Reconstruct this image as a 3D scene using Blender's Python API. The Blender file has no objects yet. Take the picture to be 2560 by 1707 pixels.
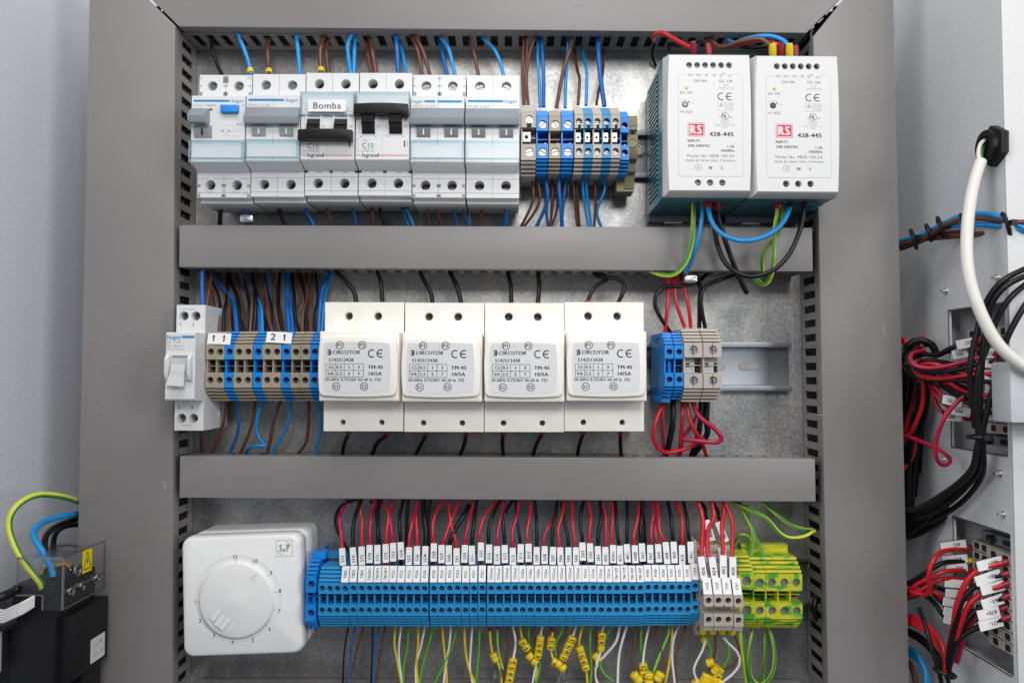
import bpy, bmesh, math, random
from mathutils import Vector, Matrix
random.seed(7)
R = math.radians
S = 0.001                      # builders work in millimetres, the scene is in metres
F, D, TILT = 1962.0, 567.0, R(2.3)
scene = bpy.context.scene
COL = scene.collection

# ------------------------------------------------------------------ camera, world, lamps, exposure
cam_d = bpy.data.cameras.new('camera'); cam = bpy.data.objects.new('camera', cam_d); COL.objects.link(cam)
cam_d.sensor_width = 36.0; cam_d.lens = 36.0*F/2560.0
cam_d.clip_start = 0.01; cam_d.clip_end = 50.0
cam.location = (0, -D*S, 0); cam.rotation_euler = (R(90)+TILT, 0, 0)
scene.camera = cam
world = bpy.data.worlds.new('World'); scene.world = world; world.use_nodes = True
_bg = world.node_tree.nodes['Background']
_bg.inputs[0].default_value = (0.80, 0.86, 1.0, 1); _bg.inputs[1].default_value = 0.11

def area(name, loc, target, size, size_y, power, color=(1, 1, 1)):
    l = bpy.data.lights.new(name, 'AREA'); l.shape = 'RECTANGLE'; l.size = size; l.size_y = size_y
    l.energy = power; l.color = color
    o = bpy.data.objects.new(name, l); COL.objects.link(o); o.location = loc
    o.rotation_euler = (Vector(target)-Vector(loc)).to_track_quat('-Z', 'Y').to_euler()
    return o
area('key_lamp', (0.13, -1.0, 0.46), (0.0, 0, 0.05), 0.42, 0.26, 3.9, (1.0, 0.98, 0.95))
area('ceiling_lamp', (-0.02, -0.52, 0.76), (0.0, 0, 0.12), 0.6, 0.25, 3.3, (1.0, 0.985, 0.97))
area('room_lamp', (1.15, -1.1, 0.32), (-0.3, -0.05, 0), 0.45, 0.7, 6.9, (0.95, 0.97, 1.0))
area('left_lamp', (-1.15, -1.1, 0.38), (0.25, -0.05, 0), 0.45, 0.7, 6.4, (0.95, 0.97, 1.0))  # side lamp from the left, no window is known there
vs = scene.view_settings; vs.view_transform = 'Standard'; vs.look = 'None'; vs.exposure = 0.12; vs.gamma = 1.0
vs.use_curve_mapping = False

# ------------------------------------------------------------------ from a place in the photo to a point on the panel
ct, st = math.cos(TILT), math.sin(TILT)
def _ray(px, py):
    u = (px-1280.0)/F; v = (853.5-py)/F
    return u, ct - v*st, st + v*ct
def P(px, py, h):              # millimetres (x, up, height above the mounting plate)
    u, dy, dz = _ray(px, py); t = (D-h)/dy
    return (t*u, t*dz, h)
def PU(px, py, up):            # the point seen at px, py that lies on the horizontal plane `up`
    u, dy, dz = _ray(px, py); t = up/dz
    return (t*u, up, D-t*dy)
def PX(px, py, x):             # the point seen at px, py that lies on the upright plane x
    u, dy, dz = _ray(px, py); t = x/u
    return (x, t*dz, D-t*dy)

# ------------------------------------------------------------------ materials
def mat(name, col, rough=0.45, metal=0.0, var=0.06, vscale=60.0, bump=0.0, bscale=900.0, spec=0.5, coat=0.0):
    m = bpy.data.materials.new(name); m.use_nodes = True; nt = m.node_tree; b = nt.nodes['Principled BSDF']
    b.inputs['Roughness'].default_value = rough; b.inputs['Metallic'].default_value = metal
    b.inputs['Specular IOR Level'].default_value = spec; b.inputs['Coat Weight'].default_value = coat
    tc = nt.nodes.new('ShaderNodeTexCoord')
    n = nt.nodes.new('ShaderNodeTexNoise'); n.inputs['Scale'].default_value = vscale; n.inputs['Detail'].default_value = 4
    nt.links.new(tc.outputs['Object'], n.inputs['Vector'])
    r = nt.nodes.new('ShaderNodeValToRGB')
    r.color_ramp.elements[0].position = 0.3; r.color_ramp.elements[1].position = 0.7
    r.color_ramp.elements[0].color = tuple(c*(1-var) for c in col)+(1,)
    r.color_ramp.elements[1].color = tuple(min(1, c*(1+var)) for c in col)+(1,)
    nt.links.new(n.outputs['Fac'], r.inputs['Fac']); nt.links.new(r.outputs['Color'], b.inputs['Base Color'])
    mr = nt.nodes.new('ShaderNodeMapRange'); mr.inputs['To Min'].default_value = rough*0.88; mr.inputs['To Max'].default_value = min(1, rough*1.12)
    nt.links.new(n.outputs['Fac'], mr.inputs['Value']); nt.links.new(mr.outputs['Result'], b.inputs['Roughness'])
    if bump:
        n2 = nt.nodes.new('ShaderNodeTexNoise'); n2.inputs['Scale'].default_value = bscale; n2.inputs['Detail'].default_value = 2
        nt.links.new(tc.outputs['Object'], n2.inputs['Vector'])
        bp = nt.nodes.new('ShaderNodeBump'); bp.inputs['Strength'].default_value = bump; bp.inputs['Distance'].default_value = 0.0004
        nt.links.new(n2.outputs['Fac'], bp.inputs['Height']); nt.links.new(bp.outputs['Normal'], b.inputs['Normal'])
    return m

def clear(name, tint, gloss=0.10, edge=0.25, rough=0.06):
    m = bpy.data.materials.new(name); m.use_nodes = True; nt = m.node_tree; nt.nodes.clear()
    out = nt.nodes.new('ShaderNodeOutputMaterial'); mix = nt.nodes.new('ShaderNodeMixShader')
    tr = nt.nodes.new('ShaderNodeBsdfTransparent'); tr.inputs[0].default_value = tint+(1,)
    gl = nt.nodes.new('ShaderNodeBsdfGlossy'); gl.inputs['Roughness'].default_value = rough
    lw = nt.nodes.new('ShaderNodeLayerWeight'); lw.inputs['Blend'].default_value = edge
    mr = nt.nodes.new('ShaderNodeMapRange'); mr.inputs['To Min'].default_value = gloss*0.6; mr.inputs['To Max'].default_value = 0.65
    nt.links.new(lw.outputs['Fresnel'], mr.inputs['Value']); nt.links.new(mr.outputs['Result'], mix.inputs[0])
    nt.links.new(tr.outputs[0], mix.inputs[1]); nt.links.new(gl.outputs[0], mix.inputs[2]); nt.links.new(mix.outputs[0], out.inputs[0])
    return m

def stained(name, c1, c2, rough, metal, scale, stretch=(1, 1, 1), lo=0.35, hi=0.65, bump=0.0, rlo=0.25, rhi=0.5, fine=0.0):
    m = mat(name, c1, rough, metal); nt = m.node_tree; b = nt.nodes['Principled BSDF']
    for l in list(b.inputs['Base Color'].links)+list(b.inputs['Roughness'].links): nt.links.remove(l)
    tc = nt.nodes.new('ShaderNodeTexCoord'); mp = nt.nodes.new('ShaderNodeMapping'); mp.inputs['Scale'].default_value = stretch
    nt.links.new(tc.outputs['Object'], mp.inputs['Vector'])
    n = nt.nodes.new('ShaderNodeTexNoise'); n.inputs['Scale'].default_value = scale; n.inputs['Detail'].default_value = 8; n.inputs['Roughness'].default_value = 0.6
    nt.links.new(mp.outputs['Vector'], n.inputs['Vector'])
    r = nt.nodes.new('ShaderNodeValToRGB'); r.color_ramp.elements[0].position = lo; r.color_ramp.elements[1].position = hi
    r.color_ramp.elements[0].color = c1+(1,); r.color_ramp.elements[1].color = c2+(1,)
    nt.links.new(n.outputs['Fac'], r.inputs['Fac'])
    n3 = nt.nodes.new('ShaderNodeTexNoise'); n3.inputs['Scale'].default_value = 420; n3.inputs['Detail'].default_value = 3
    nt.links.new(tc.outputs['Object'], n3.inputs['Vector'])
    if fine:
        mx = nt.nodes.new('ShaderNodeMix'); mx.data_type = 'RGBA'; mx.blend_type = 'OVERLAY'; mx.inputs[0].default_value = fine
        bw = nt.nodes.new('ShaderNodeRGBToBW'); nt.links.new(n3.outputs['Color'], bw.inputs[0])
        nt.links.new(r.outputs['Color'], mx.inputs[6]); nt.links.new(bw.outputs[0], mx.inputs[7]); nt.links.new(mx.outputs[2], b.inputs['Base Color'])
    else:
        nt.links.new(r.outputs['Color'], b.inputs['Base Color'])
    mr = nt.nodes.new('ShaderNodeMapRange'); mr.inputs['To Min'].default_value = rlo; mr.inputs['To Max'].default_value = rhi
    nt.links.new(n3.outputs['Fac'], mr.inputs['Value']); nt.links.new(mr.outputs['Result'], b.inputs['Roughness'])
    if bump:
        bp = nt.nodes.new('ShaderNodeBump'); bp.inputs['Strength'].default_value = bump; bp.inputs['Distance'].default_value = 0.0003
        nt.links.new(n3.outputs['Fac'], bp.inputs['Height']); nt.links.new(bp.outputs['Normal'], b.inputs['Normal'])
    return m

M = {}
M['duct'] = mat('grey_duct_plastic', (0.240, 0.226, 0.222), 0.42, var=0.05, vscale=9, bump=0.12, bscale=1500)
M['plate'] = stained('galvanised_sheet', (0.29, 0.305, 0.335), (0.60, 0.58, 0.53), 0.4, 0.90, 24, (1, 1, 0.6), 0.32, 0.66, 0.3, 0.32, 0.52, 0.6)
M['rail'] = mat('zinc_rail', (0.36, 0.385, 0.41), 0.46, 1.0, 0.12, 40, 0.1, 300)
M['wall'] = mat('powder_coat_grey', (0.70, 0.72, 0.77), 0.5, var=0.02, vscale=5, bump=0.55, bscale=700)
M['wallr'] = mat('powder_coat_pale', (0.68, 0.69, 0.71), 0.5, var=0.02, vscale=5, bump=0.55, bscale=700)
M['flange'] = mat('powder_coat_white', (0.68, 0.68, 0.68), 0.5, var=0.015, vscale=5, bump=0.5, bscale=600)
M['white'] = mat('white_plastic', (0.75, 0.755, 0.76), 0.38, var=0.015, vscale=25, bump=0.05, bscale=1800)
M['white2'] = mat('bright_white_plastic', (0.89, 0.89, 0.88), 0.34, var=0.012, vscale=25, bump=0.04, bscale=1800)
M['white3'] = mat('shell_white_plastic', (0.70, 0.70, 0.695), 0.45, var=0.012, vscale=25, bump=0.04, bscale=1800)
M['ltgrey'] = mat('pale_grey_plastic', (0.56, 0.58, 0.60), 0.42, var=0.03)
M['grey'] = mat('toggle_grey_plastic', (0.27, 0.30, 0.33), 0.42, var=0.03)
M['dgrey'] = mat('toggle_dark_grey', (0.16, 0.18, 0.205), 0.4)
M['cream'] = mat('cream_plastic', (0.93, 0.895, 0.825), 0.42, var=0.02, vscale=30, bump=0.06, bscale=1500)
M['label'] = mat('silver_white_label', (0.72, 0.725, 0.735), 0.35, var=0.02, vscale=30)
M['paper'] = mat('white_paper', (0.86, 0.86, 0.86), 0.6, var=0.02)
M['tan'] = mat('tan_plastic', (0.37, 0.315, 0.235), 0.45, var=0.05)
M['beige'] = mat('beige_plastic', (0.47, 0.415, 0.36), 0.45, var=0.05)
M['olive'] = mat('olive_plastic', (0.255, 0.225, 0.115), 0.45, var=0.06)
M['blue'] = mat('terminal_blue', (0.008, 0.235, 0.70), 0.42, var=0.06)
M['blue2'] = mat('terminal_teal_blue', (0.02, 0.23, 0.48), 0.42, var=0.06)
M['blue3'] = mat('terminal_sky_blue', (0.028, 0.30, 0.63), 0.42, var=0.06)
M['black'] = mat('black_plastic', (0.009, 0.009, 0.010), 0.42, var=0.1, spec=0.3)
M['dark'] = mat('hole_shade_and_seams', (0.010, 0.010, 0.011), 0.7)  # near-black puts the shade of holes and openings into colour; also seams
M['steel'] = mat('screw_steel', (0.15, 0.15, 0.14), 0.28, 1.0, 0.25, 220, 0.2, 500)
M['bright'] = mat('bright_steel', (0.36, 0.36, 0.355), 0.40, 1.0, 0.1, 220, 0.2, 500)
M['teal'] = mat('teal_vented_plastic', (0.055, 0.20, 0.25), 0.30, var=0.06)
M['alu'] = mat('aluminium', (0.72, 0.73, 0.75), 0.3, 1.0, 0.06)
M['ink'] = mat('black_ink', (0.018, 0.018, 0.02), 0.55)
M['inkgrey'] = mat('grey_ink', (0.30, 0.31, 0.33), 0.55)
M['inkblue'] = mat('cyan_ink', (0.008, 0.26, 0.52), 0.5)
M['inkred'] = mat('red_ink', (0.62, 0.012, 0.06), 0.5)
M['inkpen'] = mat('blue_pen_ink', (0.10, 0.12, 0.45), 0.6)
M['yellow'] = mat('yellow_plastic', (0.80, 0.58, 0.015), 0.42, var=0.06)
M['signyellow'] = mat('warning_yellow', (0.88, 0.66, 0.0), 0.4)
M['led'] = mat('yellow_green_lens', (0.55, 0.62, 0.02), 0.25)
M['greenpcb'] = mat('green_terminal', (0.06, 0.20, 0.07), 0.45)
M['brass'] = mat('brass', (0.65, 0.42, 0.16), 0.3, 1.0)
# insulation
M['w_blue'] = mat('wire_sky_blue', (0.010, 0.27, 0.63), 0.36, var=0.05, vscale=150)
M['w_dblue'] = mat('wire_blue', (0.006, 0.12, 0.43), 0.36, var=0.05, vscale=150)
M['w_brown'] = mat('wire_brown', (0.125, 0.045, 0.026), 0.36, var=0.08, vscale=150)
M['w_black'] = mat('wire_black', (0.007, 0.007, 0.008), 0.36, var=0.1, vscale=150, spec=0.3)
M['w_red'] = mat('wire_red', (0.53, 0.010, 0.018), 0.34, var=0.06, vscale=150)
M['w_crim'] = mat('wire_crimson', (0.40, 0.008, 0.045), 0.34, var=0.06, vscale=150)
M['w_white'] = mat('wire_white', (0.74, 0.72, 0.72), 0.4, var=0.03, vscale=150)
M['w_yellow'] = mat('wire_yellow', (0.68, 0.50, 0.015), 0.38, var=0.05, vscale=150)
M['w_green'] = mat('wire_green', (0.10, 0.36, 0.02), 0.38, var=0.06, vscale=150)
M['w_lgreen'] = mat('wire_light_green', (0.24, 0.52, 0.04), 0.38, var=0.06, vscale=150)
M['gy_y'] = mat('wire_stripe_yellow', (0.62, 0.66, 0.07), 0.36, var=0.05, vscale=150)
M['gy_g'] = mat('wire_stripe_green', (0.05, 0.26, 0.03), 0.36, var=0.05, vscale=150)
M['ferred'] = mat('ferrule_red', (0.28, 0.012, 0.03), 0.4)
M['ferblack'] = mat('ferrule_black', (0.012, 0.012, 0.014), 0.4)
M['ferblue'] = mat('ferrule_blue', (0.02, 0.03, 0.30), 0.4)
M['fergrey'] = mat('ferrule_grey', (0.35, 0.36, 0.38), 0.4)
M['cable'] = mat('white_cable_jacket', (0.76, 0.73, 0.67), 0.42, var=0.02, vscale=60)
M['glass'] = clear('clear_cover_plastic', (0.972, 0.99, 0.996), 0.03, 0.04, 0.35)
M['glassedge'] = clear('clear_cover_edge', (0.885, 0.957, 0.98), 0.06, 0.08, 0.2)
M['acrylic'] = clear('clear_acrylic', (0.97, 0.97, 0.975), 0.05, 0.08)
M['acredge'] = clear('acrylic_edge', (0.85, 0.86, 0.88), 0.40, 0.35)
M['sleeve'] = clear('clear_sleeve', (0.86, 0.85, 0.87), 0.08, 0.15)
M['digit'] = mat('dial_ink', (0.10, 0.10, 0.10), 0.5)
M['film'] = clear('crumpled_film', (0.93, 0.94, 0.95), 0.35, 0.5)
M['scuff'] = mat('scuff_white', (0.46, 0.45, 0.44), 0.6)
M['scuffdark'] = mat('scuff_dark', (0.10, 0.095, 0.09), 0.6)

def greenyellow():
    m = mat('green_yellow_plastic', (0.5, 0.5, 0.02), 0.42); nt = m.node_tree; b = nt.nodes['Principled BSDF']
    for l in list(b.inputs['Base Color'].links): nt.links.remove(l)
    tc = nt.nodes.new('ShaderNodeTexCoord'); oi = nt.nodes.new('ShaderNodeObjectInfo')
    mp = nt.nodes.new('ShaderNodeMapping'); mp.inputs['Scale'].default_value = (1.0, 1, 1.8)
    ad = nt.nodes.new('ShaderNodeVectorMath'); ad.operation = 'ADD'
    nt.links.new(tc.outputs['Object'], mp.inputs['Vector']); nt.links.new(mp.outputs['Vector'], ad.inputs[0])
    nt.links.new(oi.outputs['Location'], ad.inputs[1])
    n = nt.nodes.new('ShaderNodeTexNoise'); n.inputs['Scale'].default_value = 105; n.inputs['Detail'].default_value = 1.5; n.inputs['Distortion'].default_value = 0.4
    nt.links.new(ad.outputs[0], n.inputs['Vector'])
    r = nt.nodes.new('ShaderNodeValToRGB'); e = r.color_ramp.elements
    e[0].position = 0.37; e[0].color = (0.075, 0.31, 0.035, 1); e[1].position = 0.50; e[1].color = (0.53, 0.53, 0.025, 1)
    x = e.new(0.43); x.color = (0.28, 0.46, 0.03, 1)
    nt.links.new(n.outputs['Fac'], r.inputs['Fac']); nt.links.new(r.outputs['Color'], b.inputs['Base Color'])
    return m
M['gy'] = greenyellow()

# ------------------------------------------------------------------ mesh building: x right, y up, h out of the panel, all in mm
class MB:
    def __init__(s):
        s.bm = bmesh.new(); s.m = []
    def mi(s, m):
        if m not in s.m: s.m.append(m)
        return s.m.index(m)
    def v(s, x, y, h): return s.bm.verts.new((x*S, -h*S, y*S))
    def face(s, pts, m):
        vs_ = [p if isinstance(p, bmesh.types.BMVert) else s.v(*p) for p in pts]
        try:
            f = s.bm.faces.new(vs_); f.material_index = s.mi(m); return f
        except ValueError: return None
    def box(s, x0, x1, y0, y1, h0, h1, m):
        return s.prism([(x0, y0), (x1, y0), (x1, y1), (x0, y1)], h0, h1, m)
    def prism(s, pts, h0, h1, m, inset=0.0, top=None):
        # outline seen from the front, extruded from h0 to h1; inset makes a chamfer round the front face
        a = sum(pts[i][0]*pts[(i+1) % len(pts)][1]-pts[(i+1) % len(pts)][0]*pts[i][1] for i in range(len(pts)))
        if a < 0: pts = pts[::-1]
        n = len(pts)
        rings = [[s.v(x, y, h0) for x, y in pts]]
        if inset:
            cx = sum(p[0] for p in pts)/n; cy = sum(p[1] for p in pts)/n
            wx = max(abs(p[0]-cx) for p in pts); wy = max(abs(p[1]-cy) for p in pts)
            ins = [(cx+(x-cx)*(1-inset/wx), cy+(y-cy)*(1-inset/wy)) for x, y in pts]
            mid = [(cx+(x-cx)*(1-inset*.3/wx), cy+(y-cy)*(1-inset*.3/wy)) for x, y in pts]
            rings.append([s.v(x, y, h1-inset) for x, y in pts]); rings.append([s.v(x, y, h1-inset*.3) for x, y in mid])
            rings.append([s.v(x, y, h1) for x, y in ins])
        else:
            rings.append([s.v(x, y, h1) for x, y in (top or pts)])
        for a_, b_ in zip(rings, rings[1:]):
            for i in range(n): s.face([a_[i], a_[(i+1) % n], b_[(i+1) % n], b_[i]], m)
        s.face(rings[-1], m); s.face(rings[0][::-1], m)
    def rrect(s, x0, x1, y0, y1, r, h0, h1, m, inset=0.0, seg=5):
        s.prism(rr(x0, x1, y0, y1, r, seg), h0, h1, m, inset)
    def side(s, prof, x0, x1, m):
        # profile of (y, h) points pushed along x
        n = len(prof)
        a = sum(prof[i][0]*prof[(i+1) % n][1]-prof[(i+1) % n][0]*prof[i][1] for i in range(n))
        if a < 0: prof = prof[::-1]
        A = [s.v(x0, y, h) for y, h in prof]; B = [s.v(x1, y, h) for y, h in prof]
        for i in range(n): s.face([A[i], A[(i+1) % n], B[(i+1) % n], B[i]], m)
        s.face(B, m); s.face(A[::-1], m)
    def holed(s, x0, x1, y0, y1, h, holes, depth, m, mfloor=None, seg=18):
        # flat front face with round holes in one row
        holes = sorted(holes); xs = [x0]+[(a[0]+b[0])/2 for a, b in zip(holes, holes[1:])]+[x1]
        for k, (cx, cy, r) in enumerate(holes):
            a0, a1 = xs[k], xs[k+1]
            ring, outer = [], []
            angs = sorted([2*math.pi*i/seg for i in range(seg)] + [math.atan2(yy-cy, xx-cx) % (2*math.pi) for xx in (a0, a1) for yy in (y0, y1)])
            for t in angs:
                dx, dy = math.cos(t), math.sin(t)
                q = min([((a1 if dx > 0 else a0)-cx)/dx if abs(dx) > 1e-9 else 1e9, ((y1 if dy > 0 else y0)-cy)/dy if abs(dy) > 1e-9 else 1e9])
                ring.append(s.v(cx+dx*r, cy+dy*r, h)); outer.append(s.v(cx+dx*q, cy+dy*q, h))
            n = len(angs); low = [s.v(cx+math.cos(t)*r*.97, cy+math.sin(t)*r*.97, h-depth) for t in angs]
            for i in range(n):
                j = (i+1) % n
                s.face([outer[i], outer[j], ring[j], ring[i]], m); s.face([ring[i], ring[j], low[j], low[i]], m)
            s.face(low, mfloor or m)
    def disc(s, cx, cy, h0, h1, r, m, seg=20, top=None):
        pts = [(cx+r*math.cos(2*math.pi*i/seg), cy+r*math.sin(2*math.pi*i/seg)) for i in range(seg)]
        tp = [(cx+top*math.cos(2*math.pi*i/seg), cy+top*math.sin(2*math.pi*i/seg)) for i in range(seg)] if top is not None else None
        s.prism(pts, h0, h1, m, top=tp)
    def ring(s, cx, cy, r0, r1, h0, h1, m, seg=28, a0=0, a1=360):
        full = abs(a1-a0) >= 360; n = seg
        k = n if full else n+1
        A = [R(a0+(a1-a0)*i/n) for i in range(k)]
        q = [[(cx+r*math.cos(t), cy+r*math.sin(t)) for t in A] for r in (r0, r1)]
        V = [[s.v(x, y, h) for x, y in q[j]] for j in (0, 1) for h in (h0, h1)]
        for i in range(n):
            j = (i+1) % k
            s.face([V[1][i], V[3][i], V[3][j], V[1][j]], m)
            s.face([V[2][i], V[2][j], V[3][j], V[3][i]], m); s.face([V[1][i], V[1][j], V[0][j], V[0][i]], m)
        if not full:
            s.face([V[0][0], V[2][0], V[3][0], V[1][0]], m); s.face([V[0][n], V[1][n], V[3][n], V[2][n]], m)
    def screw(s, cx, cy, h, r, m, kind='slot', ang=20, d=0.7):
        # a head with a real slot or cross cut into it
        s.disc(cx, cy, h-1.2, h-d, r, m)
        a = R(ang); g = r*0.17
        def tr(p): return (cx+p[0]*math.cos(a)-p[1]*math.sin(a), cy+p[0]*math.sin(a)+p[1]*math.cos(a))
        if kind == 'slot':
            t0 = math.asin(g/r)
            for sg in (1, -1):
                pts = [(r*math.cos(t0+(math.pi-2*t0)*i/10), sg*r*math.sin(t0+(math.pi-2*t0)*i/10)) for i in range(11)]
                s.prism([tr(p) for p in pts], h-d-0.05, h, m)
        else:
            L = r*0.72
            for q in range(4):
                t0 = math.asin(g/r); c, sn = math.cos(q*math.pi/2), math.sin(q*math.pi/2)
                pts = [(r*math.cos(t0+(math.pi/2-2*t0)*i/5), r*math.sin(t0+(math.pi/2-2*t0)*i/5)) for i in range(6)]+[(g, g)]
                s.prism([tr((x*c-y*sn, x*sn+y*c)) for x, y in pts], h-d-0.05, h, m)
    def tube(s, pts, r, m, seg=10, m2=None, twist=0.0, cap=True, phase=0.0, split=0.5):
        pts = [Vector(p) for p in pts]; n = len(pts)
        tan = [(pts[min(i+1, n-1)]-pts[max(i-1, 0)]).normalized() for i in range(n)]
        up = Vector((0, 0, 1)); nrm = (up-tan[0]*up.dot(tan[0]))
        if nrm.length < 1e-3: nrm = Vector((1, 0, 0))-tan[0]*tan[0].x
        nrm.normalize(); rings = []; ln = 0
        for i in range(n):
            nrm = (nrm-tan[i]*nrm.dot(tan[i])).normalized(); bi = tan[i].cross(nrm)
            if i: ln += (pts[i]-pts[i-1]).length
            rr_ = r[i] if isinstance(r, (list, tuple)) else r
            rg = []
            for k in range(seg):
                a = 2*math.pi*k/seg+phase+twist*ln
                p = pts[i]+nrm*(math.cos(a)*rr_)+bi*(math.sin(a)*rr_); rg.append(s.v(*p))
            rings.append(rg)
        for i in range(n-1):
            for k in range(seg):
                j = (k+1) % seg
                s.face([rings[i][k], rings[i+1][k], rings[i+1][j], rings[i][j]], m2 if (m2 is not None and (k < seg*split if split else (k*4//seg) % 2)) else m)
        if cap:
            s.face(rings[0], m); s.face(rings[-1][::-1], m)
    def mesh(s, name, sharp=35, bevel=0.0, bang=50):
        bm = s.bm
        bm.normal_update()
        if bevel:
            bmesh.ops.remove_doubles(bm, verts=bm.verts, dist=1e-7)
            es = [e for e in bm.edges if len(e.link_faces) == 2 and e.calc_face_angle(0) > R(bang)]
            if es: bmesh.ops.bevel(bm, geom=es, offset=bevel*S, segments=2, profile=0.6, affect='EDGES', clamp_overlap=True)
        bmesh.ops.recalc_face_normals(bm, faces=bm.faces) if bevel else None
        bm.normal_update()
        for f in bm.faces: f.smooth = True
        for e in bm.edges: e.smooth = not (len(e.link_faces) == 2 and e.calc_face_angle(0) > R(sharp))
        me = bpy.data.meshes.new(name); bm.to_mesh(me); bm.free()
        for m in s.m: me.materials.append(M[m])
        return me
    def build(s, name, parent=None, loc=(0, 0, 0), rot=(0, 0, 0), **k):
        return put(name, s.mesh(name, **k), parent, loc, rot)

def rr(x0, x1, y0, y1, r, seg=5):
    pts = []
    for cx, cy, a0 in ((x1-r, y1-r, 0), (x0+r, y1-r, 90), (x0+r, y0+r, 180), (x1-r, y0+r, 270)):
        for i in range(seg+1):
            a = R(a0+90*i/seg); pts.append((cx+r*math.cos(a), cy+r*math.sin(a)))
    return pts
def bowed(x0, x1, y0, y1, b, r, n=8):
    # a rounded rectangle whose sides bulge outwards by b
    out = []
    for (x, y) in rr(x0, x1, y0, y1, r, 5):
        out.append((x, y))
    cx, cy, wx, wy = (x0+x1)/2, (y0+y1)/2, (x1-x0)/2, (y1-y0)/2
    fine = []
    for i in range(len(out)):
        a, c = out[i], out[(i+1) % len(out)]
        d = math.hypot(c[0]-a[0], c[1]-a[1]); k = max(1, int(d/3))
        for j in range(k): fine.append((a[0]+(c[0]-a[0])*j/k, a[1]+(c[1]-a[1])*j/k))
    res = []
    for x, y in fine:
        u, v = (x-cx)/wx, (y-cy)/wy
        res.append((x+b*u*(1-v*v), y+b*v*(1-u*u)))
    return res

def put(name, me, parent=None, loc=(0, 0, 0), rot=(0, 0, 0)):
    o = bpy.data.objects.new(name, me); COL.objects.link(o)
    o.location = (loc[0]*S, -loc[2]*S, loc[1]*S); o.rotation_euler = rot
    if parent: o.parent = parent
    return o
def tag(o, label, cat, group=None, kind=None):
    if label: o['label'] = label
    if cat: o['category'] = cat
    if group: o['group'] = group
    if kind: o['kind'] = kind
    return o
def thing(name, label, cat, at=(0, 0, 0), roll=0.0, group=None):
    o = bpy.data.objects.new(name, None); COL.objects.link(o); o.empty_display_size = 0.01
    o.location = (at[0]*S, -at[2]*S, at[1]*S); o.rotation_euler = (0, R(roll), 0)
    return tag(o, label, cat, group)

ORD = ['first', 'second', 'third', 'fourth', 'fifth', 'sixth', 'seventh', 'eighth', 'ninth', 'tenth', 'eleventh', 'twelfth',
       'thirteenth', 'fourteenth', 'fifteenth', 'sixteenth', 'seventeenth', 'eighteenth', 'nineteenth', 'twentieth']
TENS = {20: 'twenty', 30: 'thirty', 40: 'forty', 50: 'fifty'}
def nth(i):                    # 0 -> first
    n = i+1
    if n <= 20: return ORD[n-1]
    t = n//10*10
    if n % 10 == 0: return TENS[t][:-1]+'ieth'
    return TENS[t]+'-'+ORD[n % 10-1]

# ------------------------------------------------------------------ lettering from the built-in font, glyph by glyph
_gl = {}
def _text_mesh(t):
    cu = bpy.data.curves.new('t', 'FONT'); cu.body = t; cu.resolution_u = 2; cu.fill_mode = 'FRONT'
    o = bpy.data.objects.new('t', cu); COL.objects.link(o)
    dg = bpy.context.evaluated_depsgraph_get(); dg.update()
    me = bpy.data.meshes.new_from_object(o.evaluated_get(dg))
    vs_ = [v.co.copy() for v in me.vertices]; fs = [tuple(p.vertices) for p in me.polygons]
    bpy.data.objects.remove(o); bpy.data.meshes.remove(me); bpy.data.curves.remove(cu)
    return vs_, fs
def _width(t):
    v, _ = _text_mesh(t); return max(p.x for p in v)-min(p.x for p in v)
_HH = _width('HH')
def glyph(c):
    if c not in _gl:
        if c == ' ': _gl[c] = ([], [], _width('H H')-_HH)
        else:
            v, f = _text_mesh(c); _gl[c] = (v, f, _width('H'+c+'H')-_HH)
    return _gl[c]
_H = _text_mesh('H')[0]; CAP = max(p.y for p in _H)-min(p.y for p in _H)

def ink_text(mb, t, x, y, cap, m='ink', h=0.0, align='l', ang=0.0, xs=1.0, bold=0.0, slant=0.0, track=0.04):
    k = cap/CAP; adv = 0; runs = []
    for c in t:
        v, f, w = glyph(c); runs.append((adv, v, f)); adv += (w+track)*xs
    off = {'l': 0, 'c': -adv/2, 'r': -adv}[align]; ca, sa = math.cos(R(ang)), math.sin(R(ang))
    shifts = [0.0] if not bold else [-bold/2, bold/2, bold*0.01]
    for bi, bx in enumerate(shifts[:2] if bold else shifts):
        for a, vs_, fs in runs:
            vv = []
            for p in vs_:
                gx = (p.x*xs+a+off+p.y*slant)*k+bx; gy = (p.y-CAP/2)*k
                vv.append(mb.v(x+gx*ca-gy*sa, y+gx*sa+gy*ca, h+bi*0.01))
            for f in fs: mb.face([vv[i] for i in f], m)
def ink_line(mb, x0, y0, x1, y1, w, m='ink', h=0.0):
    dx, dy = x1-x0, y1-y0; l = math.hypot(dx, dy) or 1; nx, ny = -dy/l*w/2, dx/l*w/2
    mb.face([(x0-nx, y0-ny, h), (x1-nx, y1-ny, h), (x1+nx, y1+ny, h), (x0+nx, y0+ny, h)], m)
def ink_path(mb, pts, w, m='ink', h=0.0, close=False):
    for a, b in zip(pts, pts[1:]+([pts[0]] if close else [])): ink_line(mb, a[0], a[1], b[0], b[1], w, m, h)
def ink_ring(mb, cx, cy, r, w, m='ink', h=0.0, a0=0, a1=360, seg=24):
    for i in range(seg):
        a, b = R(a0+(a1-a0)*i/seg), R(a0+(a1-a0)*(i+1)/seg)
        mb.face([(cx+(r-w/2)*math.cos(a), cy+(r-w/2)*math.sin(a), h), (cx+(r+w/2)*math.cos(a), cy+(r+w/2)*math.sin(a), h),
                 (cx+(r+w/2)*math.cos(b), cy+(r+w/2)*math.sin(b), h), (cx+(r-w/2)*math.cos(b), cy+(r-w/2)*math.sin(b), h)], m)
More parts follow.
